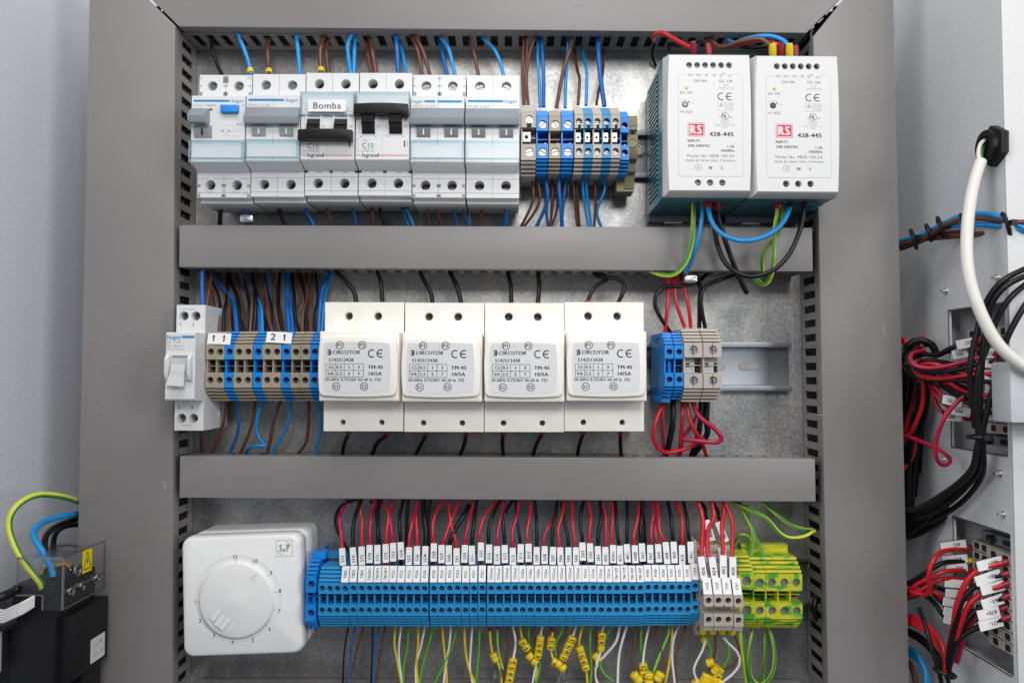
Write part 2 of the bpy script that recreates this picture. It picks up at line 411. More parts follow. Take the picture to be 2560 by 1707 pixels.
def ink_rect(mb, x0, x1, y0, y1, m='ink', h=0.0): mb.face([(x0, y0, h), (x1, y0, h), (x1, y1, h), (x0, y1, h)], m)
def ink_ce(mb, cx, cy, hh, w, h, m='ink'):
    r = hh/2
    ink_ring(mb, cx-hh*0.42, cy, r-w/2, w, m, h, 60, 300, 14); ink_ring(mb, cx+hh*0.62, cy, r-w/2, w, m, h, 60, 300, 14)
    ink_line(mb, cx+hh*0.18, cy, cx+hh*0.78, cy, w, m, h+0.01)

# ------------------------------------------------------------------ wires
def spline(pts, step=4.0):
    pts = [Vector(p) for p in pts]
    if len(pts) == 2: pts = [pts[0], pts[0].lerp(pts[1], .5), pts[1]]
    ext = [pts[0]*2-pts[1]]+pts+[pts[-1]*2-pts[-2]]; out = []
    for i in range(1, len(ext)-2):
        p0, p1, p2, p3 = ext[i-1:i+3]
        n = max(2, min(14, int((p2-p1).length/step)+1))
        for j in range(n):
            t = j/n
            out.append(0.5*((2*p1)+(p2-p0)*t+(2*p0-5*p1+4*p2-p3)*t*t+(3*p1-p0-3*p2+p3)*t**3))
    out.append(pts[-1]); return out

def wire(label, pts, r, m, group=None, cat='wire', ends=(), sleeves=(), absolute=False, name='wire', m2=None, twist=0.02, phase=0.0, seg=10, split=None):
    """pts: (px, py, h) in the photo's pixels, or millimetres when absolute; ends: (index 0/-1, material, length, radius)"""
    q = [tuple(p) if absolute else P(*p) for p in pts]
    sp = spline(q); o = q[0]
    loc = [tuple(a-b for a, b in zip(p, o)) for p in sp]
    mb = MB(); mb.tube(loc, r, m, seg, m2=m2, twist=twist, phase=phase, split=split)
    if not ends and not sleeves:
        ob = mb.build(name, None, o, sharp=80); tag(ob, label, cat, group); return ob
    root = thing(name, label, cat, o, group=group)
    mb.build('insulation', root, sharp=80)
    for (idx, fm, ln, fr) in ends:
        a, b = (loc[0], loc[1]) if idx == 0 else (loc[-1], loc[-2])
        a, b = Vector(a), Vector(b); d = (b-a).normalized()
        fb = MB(); fb.tube([a-d*1.5, a+d*ln*0.3, a+d*ln*0.75, a+d*ln], [fr*.8, fr, fr, fr*0.8], fm, 12)
        fb.build('ferrule', root, sharp=50)
    for sl in sleeves: sl(root, loc, o)
    return root
# ================================================================== the cabinet, its mounting plate, ducts and rails
WL, WR, Q = -331.0, 296.0, 58.0         # inner faces of the two side walls
cab = thing('cabinet', 'painted grey steel cabinet that holds the whole wiring panel', 'cabinet', (0, 0, -Q))
mb = MB(); mb.box(WL-2, WR+2, -420, 420, -3, 0, 'wall'); mb.build('back_panel', cab)
mb = MB(); mb.box(WL-2, WL, -420, 420, 0, 420, 'wall'); mb.build('left_wall', cab)
# right wall with its two cut-outs (h measured from the plate, the cabinet root sits behind it)
cutA = (PX(2378, 775, WR)[1], PX(2378, 1117, WR)[1], 36.0, 97.0)     # top, bottom, h0, h1
cutB = (PX(2377, 1287, WR)[1], PX(2400, 1612, WR)[1], 36.0, 96.0)
mb = MB()
def wallpatch(y0, y1, h0, h1): mb.box(WR, WR+2, y0, y1, h0+Q, h1+Q, 'wallr')
ys = [-420, cutB[1], cutB[0], cutA[1], cutA[0], 420]
for k in range(5):
    if k % 2 == 0: wallpatch(ys[k], ys[k+1], -Q, 99)
    else: wallpatch(ys[k], ys[k+1], -Q, 36)
    if k % 2: wallpatch(ys[k], ys[k+1], 96.6, 99)
mb.build('right_wall', cab)
mb = MB(); mb.box(WR, WR+70, -420, 420, 99.5+Q, 101+Q, 'flange'); mb.build('front_flange', cab, bevel=0.6)
mb = MB()
for cut in (cutA, cutB):                     # the steel compartment behind each cut-out
    t_, b_, h0, h1 = cut
    mb.box(WR+45, WR+46, b_-6, t_+6, h0-10+Q, h1+6+Q, 'wallr')
    mb.box(WR+2.2, WR+45, b_-6, b_-5, h0-10+Q, h1+2+Q, 'wallr'); mb.box(WR+2.2, WR+45, t_+5, t_+6, h0-10+Q, h1+2+Q, 'wallr')
    mb.box(WR+2.2, WR+45, b_-5, t_+5, h0-11+Q, h0-10+Q, 'wallr')
mb.build('terminal_recess', cab)
mb = MB()
for cut in (cutA, cutB):
    t_, b_, h0, h1 = cut
    for a, b, c, d in ((b_-.2, t_+.2, h0+Q-.4, h0+Q+.5), (t_-.5, t_+.4, h0+Q, h1+Q-1), (b_-.4, b_+.5, h0+Q, h1+Q-1)):
        mb.box(WR-.25, WR-.05, a, b, c, d, 'scuffdark')
mb.build('cut_edge', cab)

mb = MB(); mb.box(-232, 232, -300, 300, -2.5, 0, 'plate')
plate = mb.build('mounting_plate'); tag(plate, None, None, kind='structure')

def lerp(a, b, t): return a+(b-a)*t
def lid_prism(px, h0, h1, parent, org, m='duct', bev=0.9):
    pts = [P(x, y, h1) for x, y in px]; mb = MB()
    mb.prism([(p[0]-org[0], p[1]-org[1]) for p in pts], h0, h1, m)
    return mb.build('lid', parent, bevel=bev)

def slotted_wall(mb, A, B, out, h1=28.0, th=1.3, pitch=10.0, sw=5.2, s0=7.5, s1=26.0, phase=0.0, m='duct'):
    """a duct wall from A to B (x, y) with slots; `out` points away from the duct"""
    A, B = Vector(A), Vector(B); L = (B-A).length; d = (B-A)/L; nrm = Vector(out)*th
    def blk(a, b, h0, h1_):
        if b-a < 0.05: return
        p, q = A+d*a, A+d*b
        mb.prism([(p.x, p.y), (q.x, q.y), (q.x-nrm.x, q.y-nrm.y), (p.x-nrm.x, p.y-nrm.y)], h0, h1_, m)
    blk(0, L, 0, s0); blk(0, L, s1, h1)
    a = 0; t = phase
    while t < L:
        blk(a, min(t, L), s0, s1); a = t+sw; t += pitch
    if a < L: blk(a, L, s0, s1)

def duct(label, A, B, width, lid_px, phase=0.0, sides=(1, 1), h1=28.0, s0=7.5, s1=26.0):
    """A, B: the centre line in mm"""
    root = thing('wiring_duct', label, 'cable duct', (A[0], A[1], 0), group='slotted grey cable ducts framing the devices')
    A0, B0 = Vector((0, 0)), Vector((B[0]-A[0], B[1]-A[1])); d = (B0-A0).normalized(); n = Vector((-d.y, d.x)); w = width/2
    mb = MB(); p = [A0+n*w, A0-n*w, B0-n*w, B0+n*w]
    mb.prism([(v.x, v.y) for v in p], 0.05, 1.4, 'duct')
    for s_, on in ((1, sides[0]), (-1, sides[1])):
        if on: slotted_wall(mb, A0+n*w*s_, B0+n*w*s_, n*s_, phase=phase, h1=h1, s0=s0, s1=s1)
        else:
            a, b = A0+n*w*s_, B0+n*w*s_; q = n*s_*1.3
            mb.prism([(a.x, a.y), (b.x, b.y), (b.x-q.x, b.y-q.y), (a.x-q.x, a.y-q.y)], 0.05, h1, 'duct')
    mb.build('body', root)
    lid_prism(lid_px, 28.05, 38, root, (A[0], A[1]))
    # the wires packed inside, put in to block light so the slots look black
    mb = MB(); nn = max(2, int(width/7.5)); L = (B0-A0).length; kk = max(4, int(L/30))
    for lay, hh in enumerate((6, 13, 20)):
        for i in range(nn):
            off = (i-(nn-1)/2)*(width-9)/max(1, nn-1)
            pts = []
            for k in range(kk+1):
                q = A0+(B0-A0)*(k/kk)+n*(off+random.uniform(-.7, .7)); pts.append((q.x, q.y, hh+random.uniform(-1, 1)))
            mb.tube(pts, 3.4, 'w_black', 8)
    nm = mb.build('wire_bundle', None, (A[0], A[1], 0)); tag(nm, 'dark wires packed inside the ' + ' '.join(label.replace('grey ', '').split()[:10]).rstrip(','), 'wire bundle', None)
    return root

def upright(pxs_top, pxs_bot, y0, y1, h=38):
    """x of the two edges at y0 and y1 -> centre line and width"""
    a, b = P(pxs_top[0], y0, h), P(pxs_top[1], y0, h); c, d = P(pxs_bot[0], y1, h), P(pxs_bot[1], y1, h)
    return ((a[0]+b[0])/2, (a[1]+b[1])/2), ((c[0]+d[0])/2, (c[1]+d[1])/2), ((b[0]-a[0])+(d[0]-c[0]))/2
# left and right uprights; the slotted walls stand about 1 mm inside the lid edges
A, B, W = upright((221, 438), (186, 431), -10, 1740)
DL = duct('wide grey cable duct running up the left of the devices', B, A, W-2.6,
          [(226, -148), (372, 0), (438, 64), (434.5, 640), (431, 1760), (185, 1760), (223, 0)], phase=2.0)
A, B, W = upright((2032, 2234), (2070, 2274), -10, 1740)
DR = duct('wide grey cable duct running up the right of the devices', B, A, W-2.6,
          [(2232, -128), (2234, 0), (2275, 1760), (2071, 1760), (2047, 560), (2033, 92), (2108, 0)], phase=6.0, s0=5.0, s1=27.9)
# top duct
inner_up = P(440, 69, 38)[1]
tl, tr_ = P(449, 69, 38), P(2014, 83, 38)
zc = (tl[1]+tr_[1])/2
top_h = 58.0
DT = duct('grey cable duct along the top, mitred into both uprights', (tl[0]-2, zc+top_h/2+0.6), (tr_[0]+4, zc+top_h/2-0.6), top_h-2,
          [(447, 67), (2016, 83), (2098, 0), (2226, -132), (2226, -150), (232, -150), (380, 0)], phase=4.8)
# upper and lower cross ducts
def cross(label, px, inset=3.2, phase=0.0):
    (xl, t1, b1), (xr, t2, b2) = px
    a, b = P(xl, t1, 38), P(xl, b1, 38); c, d = P(xr, t2, 38), P(xr, b2, 38)
    return duct(label, (a[0], (a[1]+b[1])/2), (c[0]-1, (c[1]+d[1])/2), ((a[1]-b[1])+(c[1]-d[1]))/2-2.0,
                [(xl, t1), (xr, t2), (xr+2, b2), (xl-1, b1)], phase=phase)
D1 = cross('narrow grey cable duct between the breakers and the current transformers', ((448, 562, 668), (2031, 569, 679)), phase=3.0)
D2 = cross('narrow grey cable duct between the current transformers and the blue terminals', ((449, 1139, 1244), (2038, 1146, 1254)), phase=6.5)
D3 = cross('grey cable duct cut by the bottom of the photo, below the blue terminals', ((449, 1746, 1850), (2046, 1748, 1856)), phase=1.0)
Z1T, Z1B = P(1280, 565, 38)[1]-1, P(1280, 673, 38)[1]+1
Z2T, Z2B = P(1280, 1142, 38)[1]-1, P(1280, 1249, 38)[1]+1
Z0B = zc+1.0; Z3T = P(1280, 1747, 38)[1]-1
# scratches, marks and drill dust on the lids: thin streaks standing on the plastic
def marks(parent, rows):
    ox, oy = parent.location.x/S, parent.location.z/S; mb = MB()
    for (x0, y0, x1, y1, w, m) in rows:
        a, b = P(x0, y0, 38.04), P(x1, y1, 38.04)
        k = 5; pts = [(lerp(a[0], b[0], i/k)-ox, lerp(a[1], b[1], i/k)-oy+random.uniform(-.12, .12)) for i in range(k+1)]
        for i in range(k):
            ww = w*math.sin(math.pi*(i+.7)/(k+.6)); ink_line(mb, *pts[i], *pts[i+1], max(.04, ww), m, 38.04)
    mb.build('scuff', parent)
marks(DL, [(212, 771, 268, 774, .16, 'scuff'), (350, 788, 428, 801, .16, 'scuff'), (311, 826, 325, 824, .2, 'scuff'), (338, 870, 392, 880, .15, 'scuff'),
           (358, 864, 376, 868, .2, 'scuff'), (360, 905, 395, 906, .14, 'scuff'), (230, 122, 251, 118, .2, 'scuff'), (271, 113, 276, 109, .35, 'scuff'),
           (383, 305, 380, 345, .1, 'scuff'), (362, 410, 360, 470, .1, 'scuff'), (245, 925, 246, 960, .15, 'scuff'), (241, 1010, 242, 1030, .15, 'scuff'),
           (408, 1200, 416, 1225, .5, 'scuff'), (318, 813, 330, 812, .12, 'scuff'), (322, 912, 341, 915, .1, 'scuff')])
mbm = MB(); o_ = DL.location; q = [P(*t, 38.05) for t in ((241, 828), (232, 848), (240, 873), (238, 850))]
mbm.face([(p[0]-o_.x/S, p[1]-o_.z/S, 38.05) for p in q], 'brass'); mbm.build('stain', DL)
marks(DR, [(2142, 778, 2158, 770, .3, 'scuffdark'), (2158, 784, 2180, 748, .25, 'scuffdark'), (2056, 743, 2110, 732, .15, 'scuffdark'), (2174, 950, 2208, 980, .2, 'scuffdark'),
           (2207, 805, 2215, 842, .22, 'scuff'), (2206, 810, 2210, 835, .2, 'scuff'), (2155, 728, 2198, 737, .12, 'scuff'), (2043, 1036, 2058, 1038, .3, 'scuff'),
           (2226, 80, 2236, 79, .5, 'inkpen'), (2017, 68, 2018, 76, .4, 'inkpen'), (2031, 78, 2034, 79, .6, 'inkpen'), (2174, 22, 2176, 21, .8, 'scuffdark'),
           (2160, 236, 2175, 232, .5, 'brass'), (2250, 1090, 2252, 1118, .2, 'scuff')])
marks(D1, [(1995, 672, 1997, 662, .25, 'scuffdark'), (2006, 670, 2010, 660, .25, 'scuffdark'), (470, 600, 474, 603, .3, 'scuff'), (1531, 574, 1534, 576, .5, 'scuff'), (900, 610, 960, 612, .08, 'scuff')])
marks(D2, [(600, 1150, 605, 1149, .2, 'scuff'), (1300, 1200, 1380, 1203, .08, 'scuff'), (1185, 1247, 1189, 1246, .6, 'scuff'), (1600, 1146, 1640, 1146, .2, 'scuffdark')])
marks(DT, [(1435, 18, 1464, 14, .3, 'inkpen'), (484, 55, 486, 55, .7, 'scuff'), (1100, 38, 1160, 40, .08, 'scuff')])
# mitre gaps show the dark ends; bare cut edges of the lids
mb = MB()
for (x0, y0, x1, y1) in ((2092, 9, 2064, 38), (2058, 46, 2045, 58), (2036, 66, 2028, 74)):
    a, b = P(x0, y0, 38.1), P(x1, y1, 38.1); ox, oy = DR.location.x/S, DR.location.z/S
    ink_line(mb, a[0]-ox, a[1]-oy, b[0]-ox, b[1]-oy, .55, 'scuff', 38.1)
mb.build('cut_edge', DR)

# ---- DIN rails
def rail(label, x0, x1, up, slots=(), roll=0.0):
    root = thing('mounting_rail', label, 'mounting rail', (x0, up, 0), roll=roll, group='hat shaped metal rails that carry the devices')
    L = x1-x0; prof = [(17.5, 7.5), (13.5, 7.5), (13.5, 1.2), (-13.5, 1.2), (-13.5, 7.5), (-17.5, 7.5), (-17.5, 6.4), (-14.6, 6.4), (-14.6, 0.1), (14.6, 0.1), (14.6, 6.4), (17.5, 6.4)]
    mb = MB(); mb.side(prof, 0, L, 'rail'); mb.build('rail', root, bevel=0.35)
    mb = MB()
    for sx in slots:
        mb.prism(rr(sx-x0-7.5, sx-x0+7.5, -3, 3, 2.9, 8), 1.15, 1.3, 'bright'); mb.prism(rr(sx-x0-7, sx-x0+7, -2.5, 2.5, 2.4, 8), 1.2, 1.36, 'plate')
    if slots: mb.build('slot', root)
    return root
Z1, Z2, Z3 = P(1100, 339, 51)[1], P(1300, 916, 51)[1], P(1270, 1496, 51)[1]
rail('metal rail behind the breakers and power supplies', -208, 172, Z1)
a = P(1872, 913, 1.2)
rail('metal rail behind the transformers, bare at its right end', -215, P(1980, 913, 7.5)[0], Z2+.4, slots=(a[0], a[0]-25))
rail('metal rail behind the long blue terminal strip', -150, 212, Z3)
mb = MB()
def bolt(label, x, y, h, r=4.2):
    root = thing('bolt', label, 'bolt', (x, y, h)); b = MB()
    b.disc(0, 0, 0, 1.2, r, 'steel', top=r*.96); b.screw(0, 0, 2.6, r*.8, 'steel', 'cross', 30)
    b.build('head', root); return root
bolt('round steel bolt on the rail left of the small blue terminals', *P(1622, 906, 3)[:2], 1.4)
bolt('shiny bolt in the rail between olive clamp and power supply', *P(1600, 376, 3)[:2], 1.4, 4.6)
# seams of the galvanised plate and a pen line beside the right upright
mb = MB()
a, b = P(1985, 700, .1), P(1990, 1130, .1); ink_line(mb, a[0], a[1], b[0], b[1], .25, 'inkpen', .06)
a, b = P(1925, 913, .1), P(1990, 912, .1); ink_line(mb, a[0], a[1], b[0], b[1], .2, 'inkpen', .06)
o = mb.build('pen_line'); tag(o, 'thin blue pen lines drawn on the bare metal plate', 'pen mark')
# ================================================================== the devices of the top row
KF = 3.80                       # photo pixels per mm on the terminal faces
def root_at(px, py, h):         # a device root on the plate, from where a point of it at height h is seen
    p = P(px, py, h); return (p[0], p[1], 8.0)

def housing(mb, w, ytop, ybot, yc0, yc1, h1, h2, holes_top, holes_bot, m='white', r=3.3, chin=3.5, mfloor='dark'):
    """breaker housing: terminal shoulders at h1, cover block yc0..yc1 at h2, screw holes in both shoulders"""
    x0, x1 = -w/2, w/2
    ht, hb = yc1+2.2, yc0-chin
    # core under the shoulders, leaving room for the holes
    mb.box(x0, x1, ybot, ytop, 0, h1-15, m)
    def ring_wall(y0, y1):
        for a, b, c, d in ((x0, x1, y1-.01, y1), ):
            pass
        mb.face([(x0, y1, h1-15), (x0, y1, h1), (x1, y1, h1), (x1, y1, h1-15)], m)
        mb.face([(x0, y0, h1), (x0, y0, h1-15), (x1, y0, h1-15), (x1, y0, h1)], m)
        mb.face([(x0, y1, h1), (x0, y1, h1-15), (x0, y0, h1-15), (x0, y0, h1)], m)
        mb.face([(x1, y0, h1), (x1, y0, h1-15), (x1, y1, h1-15), (x1, y1, h1)], m)
    ring_wall(yc1, ytop); ring_wall(ybot, yc0)
    mb.holed(x0, x1, yc1, ytop, h1, [(x, y, r) for x, y in holes_top], 13.5, m, mfloor)
    mb.holed(x0, x1, ybot, yc0, h1, [(x, y, r) for x, y in holes_bot], 13.5, m, mfloor)
    # cover block with a sloping chin
    prof = [(yc1, h1-15), (yc1, h2-1.0), (yc1-.8, h2), (yc0+1.0, h2), (yc0, h2-1.2), (yc0-chin*.5, h1+3.0), (yc0-chin, h1+.02), (yc0-chin, h1-.5), (yc0, h1-15)]
    mb.side(prof, x0+.12, x1-.12, m)

def breaker(label, px, py, style, roll=0.25, top_kind='cross', group=None, dx=0.0, w=35.2, modules=2):
    at = root_at(px, py, 51); rt = thing('circuit_breaker', label, 'circuit breaker', at, roll, group)
    hx = [(-8.8, 33.6), (8.8, 33.6)]; hb = [(-8.8, -33.2), (8.8, -33.2)]
    mb = MB(); h1, h2 = 43.0, 55.0
    housing(mb, w-.25, 41.0, -41.3, -21.5, 23.0, h1, h2, hx, hb)
    # seams, ribs and the foot ledges
    for y0, y1 in ((24, 41), (-41, -26)):
        mb.box(-.12, .12, y0, y1, h1+.01, h1+.05, 'inkgrey')
    mb.box(-w/2+.15, w/2-.15, -38.4, -38.1, h1+.01, h1+.06, 'inkgrey')
    mb.box(-w/2+.15, w/2-.15, -29.0, -28.7, h1+.01, h1+.06, 'inkgrey')
    mb.box(-w/2+.4, w/2-.4, -44.0, -41.3, 6, h1-6, 'white')
    if style['kind'] in ('hager_ndn', 'rcd'):
        for x in (-w/2+1.2, -.6, .6, w/2-1.2):
            mb.box(x-.9, x+.9, 38.2, 39.2, h1+.02, h1+.12, 'ltgrey'); mb.box(x-.9, x+.9, 33.2, 33.8, h1+.02, h1+.1, 'grey')
            mb.box(x-.9, x+.9, 26.4, 29.4, h1+.02, h1+.1, 'grey'); mb.box(x-.9, x+.9, -34.6, -32.6, h1+.02, h1+.1, 'grey'); mb.box(x-.9, x+.9, -41, -39.2, h1+.02, h1+.1, 'grey')
    if style['kind'] == 'legrand':
        for x in (-w/2+.9, -.2, w/2-.9): mb.box(x-1.1, x+1.1, -26.2, -24.2, h1+.02, h1+.2, 'dark')
        for x in (-10, 7.5): mb.box(x, x+4, -25.9, -25.6, h1+.02, h1+.08, 'dark')
    body = mb.build('housing', rt)
    # bright or deep screws
    for i, (x, y) in enumerate(hx+hb):
        up = i < 2
        s_ = MB(); s_.screw(0, 0, 0, 3.0, 'bright' if (up and style.get('bright')) else 'steel', 'cross' if style.get('cross', True) else 'slot', random.uniform(0, 90))
        s_.build('screw', rt, (x+(0 if up else .3), y-(.5 if up else 0), (h1-3.2 if up and style.get('bright') else h1-9.5)))
    k = style['kind']; F2 = h2+.06
    ink = MB()
    def divider(y0, y1): ink_rect(ink, -.1, .1, y0, y1, 'inkgrey', F2-.02)
    if k.startswith('hager'):
        left = k == 'hager_ndn'
        if left:
            ink_rect(ink, -8.6, -1.6, 18.2, 19.7, 'inkblue', F2); ink_rect(ink, 0, 15.6, 18.2, 19.7, 'inkblue', F2)
            ink_text(ink, 'hager', -17, 19.0, 2.2, 'inkblue', F2, bold=.1)
        else:
            ink_rect(ink, -16.2, 6.8, 18.6, 20.1, 'inkblue', F2); ink_text(ink, ':hager', 7.2, 19.4, 2.3, 'inkblue', F2, bold=.1)
        ink_text(ink, 'NDN 216A' if left else 'MUN 216A', -16.4, 15.8, 1.9, 'inkgrey', F2, xs=1.05)
        ink_text(ink, 'D16', -16.4, 13.2, 1.6, 'inkgrey', F2); ink_text(ink, '1a 2a', 12.4, 14.2, 1.2, 'inkgrey', F2)
        divider(-21, 21)
        # handle bar across both poles
        t = MB(); gm = 'grey'
        prof = [(14.2, h2-1), (14.2, h2+1.2), (13.4, h2+2.2), (8.2, h2+4.0), (6.8, h2+6.0), (2.8, h2+4.8), (2.4, h2+3.6), (3.4, h2-1)]
        t.side(prof, -w/2+.1, w/2-.3, gm)
        t.build('toggle_bar', rt, bevel=0.3)
        for x in (-9.0, 9.0):
            t = MB(); t.side([(2.9, h2-2), (2.9, h2+1.0), (-1, h2+1.3), (-4.6, h2+.4), (-4.6, h2-2)], x-4.4, x+4.4, style.get('win', 'grey'))
            wd = t.build('toggle', rt); t = MB(); t.box(x-.45, x+.45, -3.4, .6, h2+1.0, h2+1.38, style.get('mk', 'white')); t.build('marker', wd)
            ink_rect(ink, x+4.8, x+8.0, 1.0, 2.4, 'ltgrey', F2)
            if k == 'hager_ndn': ink_rect(ink, x-4.8, x+3, 1.9, 2.9, 'dgrey', F2)
    elif k == 'rcd':
        ink_rect(ink, -16.2, 7.2, 18.6, 20.0, 'inkblue', F2); ink_text(ink, ':hager', 7.6, 19.4, 2.3, 'inkblue', F2, bold=.1)
        ink_text(ink, 'CDC 748M', -16.5, 16.2, 1.9, 'inkgrey', F2, xs=1.05); ink_text(ink, '40A/I\u0394n 0,03 A', .5, 16.2, 1.8, 'inkgrey', F2, xs=.9)
        ink_rect(ink, -14, -3.8, 12.9, 14.2, 'wbrown' if False else 'w_brown', F2)
        ink_text(ink, 'Tester cada mes', 3.4, 9.3, .8, 'inkgrey', F2)
        for a in ((1.2, 4.6, 1.2, -1.2), (3.4, 4.6, 3.4, -1.2), (5.2, 4.6, 5.2, -3.2), (1.2, -1.2, 10, -1.2), (10, -1.2, 10, 3.2), (7.6, 3.2, 10, 3.2), (3.4, -3.2, 6.8, -3.2), (6.8, -3.2, 6.8, -4.6), (6.8, -3.8, 13.8, -3.8), (13.8, -3.8, 13.8, -5.0), (11.8, 1.2, 15, 1.2), (11.8, -1.2, 15, -1.2), (11.8, -1.2, 11.8, 1.2), (15, -1.2, 15, 1.2)):
            ink_line(ink, *a, .14, 'inkgrey', F2)
        ink_rect(ink, 2.2, 3.6, -.9, .2, 'inkgrey', F2); ink_rect(ink, 6.6, 7.9, -.9, .2, 'inkgrey', F2)
        ink_text(ink, 'AC', 11.8, 4.0, 1.9, 'inkgrey', F2); ink_text(ink, '~', 12.6, 0, 1.4, 'inkgrey', F2)
        ink_text(ink, '1', -17.0, 39.2, 2.0, 'inkgrey', h1+.05); ink_text(ink, 'N', 14.3, 39.2, 2.2, 'inkgrey', h1+.05)
        ink_text(ink, '2', -16.8, -38.2, 2.2, 'inkgrey', h1+.05); ink_text(ink, 'N', 13.6, -38.2, 2.2, 'inkgrey', h1+.05)
        t = MB(); t.side([(13.6, h2-1), (13.6, h2+2.6), (12.6, h2+4.2), (7.2, h2+9), (3.0, h2+7.6), (2.6, h2+5), (5, h2-1)], -16.8, -5.4, 'grey'); t.build('toggle', rt, bevel=.4)
        t = MB(); t.side([(2.8, h2-2), (2.8, h2+1.2), (-1, h2+1.7), (-5.2, h2+.3), (-5.2, h2-2)], -15.2, -3.9, 'grey'); wd = t.build('toggle_base', rt)
        t = MB(); t.box(-10.3, -9.3, -3.4, .9, h2+1.3, h2+1.8, 'black'); t.build('marker', wd)
        t = MB(); t.rrect(2.2, 13.6, 10.9, 15.9, .7, h2, h2+3.2, 'w_dblue' if False else 'blue', inset=.5); t.build('test_button', rt)
        t = MB()
        t.box(-1.8, 1.8, 35.4, 40.2, h1+.02, h1+.16, 'grey'); t.box(-1.2, 1.2, 36.4, 39.2, h1+.1, h1+.2, 'dgrey'); t.box(-1.2, 1.2, -37.6, -34, h1+.02, h1+.2, 'ltgrey')
        for x in (-8.8, 8.8): t.ring(x, -33.2, 3.4, 4.5, h1+.01, h1+.5, 'white', 24)
        t.build('latch', rt)
    else:
        up = style['on']
        # tinted label holder on top
        g = MB(); g.box(-17.2, 17.6, 8.4, 22.2, h2+1.6, h2+2.6, 'glass'); g.box(-17.2, 17.6, 22.2, 23.2, h2-2, h2+2.6, 'glassedge'); g.box(-17.2, 17.6, 7.6, 8.4, h2, h2+2.6, 'glassedge')
        g.box(-17.6, -16.7, 7.6, 23.2, h2, h2+2.6, 'glassedge'); g.box(17.0, 17.6, 7.6, 23.2, h2, h2+2.6, 'glassedge')
        cv = g.build('label_cover', rt)
        if style.get('text'):
            t = MB(); t.box(-12.4, 12.2, 10.0, 17.8, h2+2.62, h2+2.8, 'paper'); lb = t.build('label', rt)
            t = MB(); ink_text(t, style['text'], 0, 13.9, 4.1, 'ink', h2+2.84, 'c', xs=1.03, bold=.12); t.build('lettering', lb)
        bar = (14.4, 7.0) if up else (-2.4, -9.6)
        for x in (-9.0, 8.7):
            t = MB()
            if up: prof = [(7.4, h2-2), (7.4, h2+5.5), (2.6, h2+4.8), (2.2, h2+3), (1.8, h2+3), (-3.6, h2+1.2), (-3.6, h2-2)]
            else: prof = [(5.8, h2-2), (5.8, h2+1), (1.8, h2+3), (1.4, h2+2.4), (1.0, h2+3), (-3.6, h2+5), (-3.6, h2-2)]
            t.side(prof, x-4.1, x+4.1, 'black'); t.build('toggle', rt)
            t = MB(); t.box(x-4.2, x-.4, 5.8, 7.0, h2+.3, h2+.8, 'ltgrey'); t.box(x+4.6, x+7.2, .6, 2.4, h2+.02, h2+.2, 'ltgrey'); t.build('catch', rt)
            for xx in (x-4.5, x+4.2):
                t = MB(); t.side([(8, h2), (8, h2+.7), (2, h2+1.4), (-5.4, h2+.5), (-5.4, h2)], xx-(.9 if xx < x else 0), xx+(.9 if xx > x else 0)+.2, 'white'); t.build('guard', rt)
        y0, y1 = bar[1], bar[0]; n = 12; V = []
        t = MB(); top = []; bot = []
        for i in range(n+1):
            u = i/n*2-1; x = -17.6+i/n*34.6; bow = .7*(1-u*u)
            top.append((x, y1-.7+bow)); bot.append((x, y0+bow*.6))
        t.prism(top+bot[::-1], h2+1.8, h2+7.6, 'black', inset=.6)
        t.build('toggle_bar', rt)
        if up: ink_text(ink, 'TX\u00b3', -13.2, -8.3, 1.6, 'inkgrey', F2)
        ink_text(ink, 'C10', -13.4, -11.4 if up else -11.6, 3.1, 'ink', F2, xs=.95)
        ink_path(ink, [(-13.2, -13.6), (-5.3, -13.6), (-5.3, -15.5), (-13.2, -15.5)], .16, 'inkgrey', F2, True); ink_line(ink, -7.1, -13.6, -7.1, -15.5, .16, 'inkgrey', F2)
        ink_text(ink, '6000', -10.2, -14.55, 1.2, 'inkgrey', F2, 'c'); ink_text(ink, '3', -6.2, -14.55, 1.2, 'inkgrey', F2, 'c')
        ink_rect(ink, -16.6, -14.0, -18.0, -17.5, 'inkred', F2); ink_rect(ink, -3.4, 16.2, -18.0, -17.5, 'inkred', F2)
        ink_text(ink, 'legrand', -13.2, -17.6, 2.5, 'ink', F2, bold=.22, xs=.93)
        ink_text(ink, 'On', -16.4, -8.2, 1.1, 'inkgrey', F2, ang=90); ink_text(ink, 'Off', -16.6, -15, 1.1, 'inkgrey', F2)
        ink_ring(ink, -16.0, -12.0, .35, .15, 'inkgrey', F2); ink_path(ink, [(-16.7, -10.6), (-16, -9.8), (-15.3, -10.6)], .16, 'inkgrey', F2); ink_path(ink, [(-16.7, -13.2), (-16, -14), (-15.3, -13.2)], .16, 'inkgrey', F2)
        ink_rect(ink, 13.9, 14.7, -12.4, -8.0, 'ink', F2); ink_text(ink, '403605', 16.1, -12, 1.0, 'inkgrey', F2, ang=90)
        ink_path(ink, [(-.2, -21), (-.2, -4.6), (4.2, -4.6), (4.2, 6)], .16, 'inkgrey', F2)
    if k != 'legrand':
        if not k == 'rcd': divider(-21, -5)
        g = MB(); gx0, gx1 = -w/2-.1, w/2-.3
        g.box(gx0+1, gx1-1, -18.6, -8.6, h2+2.2, h2+3.0, 'glass')
        g.box(gx0, gx1, -8.6, -7.2, h2+.1, h2+3.0, 'glassedge'); g.box(gx0, gx1, -22.0, -18.6, h2-1.4, h2+3.0, 'glassedge')
        g.box(gx0, gx0+1, -18.6, -8.6, h2+.1, h2+3.0, 'glassedge'); g.box(gx1-1, gx1, -18.6, -8.6, h2+.1, h2+3.0, 'glassedge')
        g.box(gx0+1.2, gx1-1.2, -10.4, -9.9, h2+3.0, h2+3.3, 'glassedge')
        g.build('label_cover', rt)
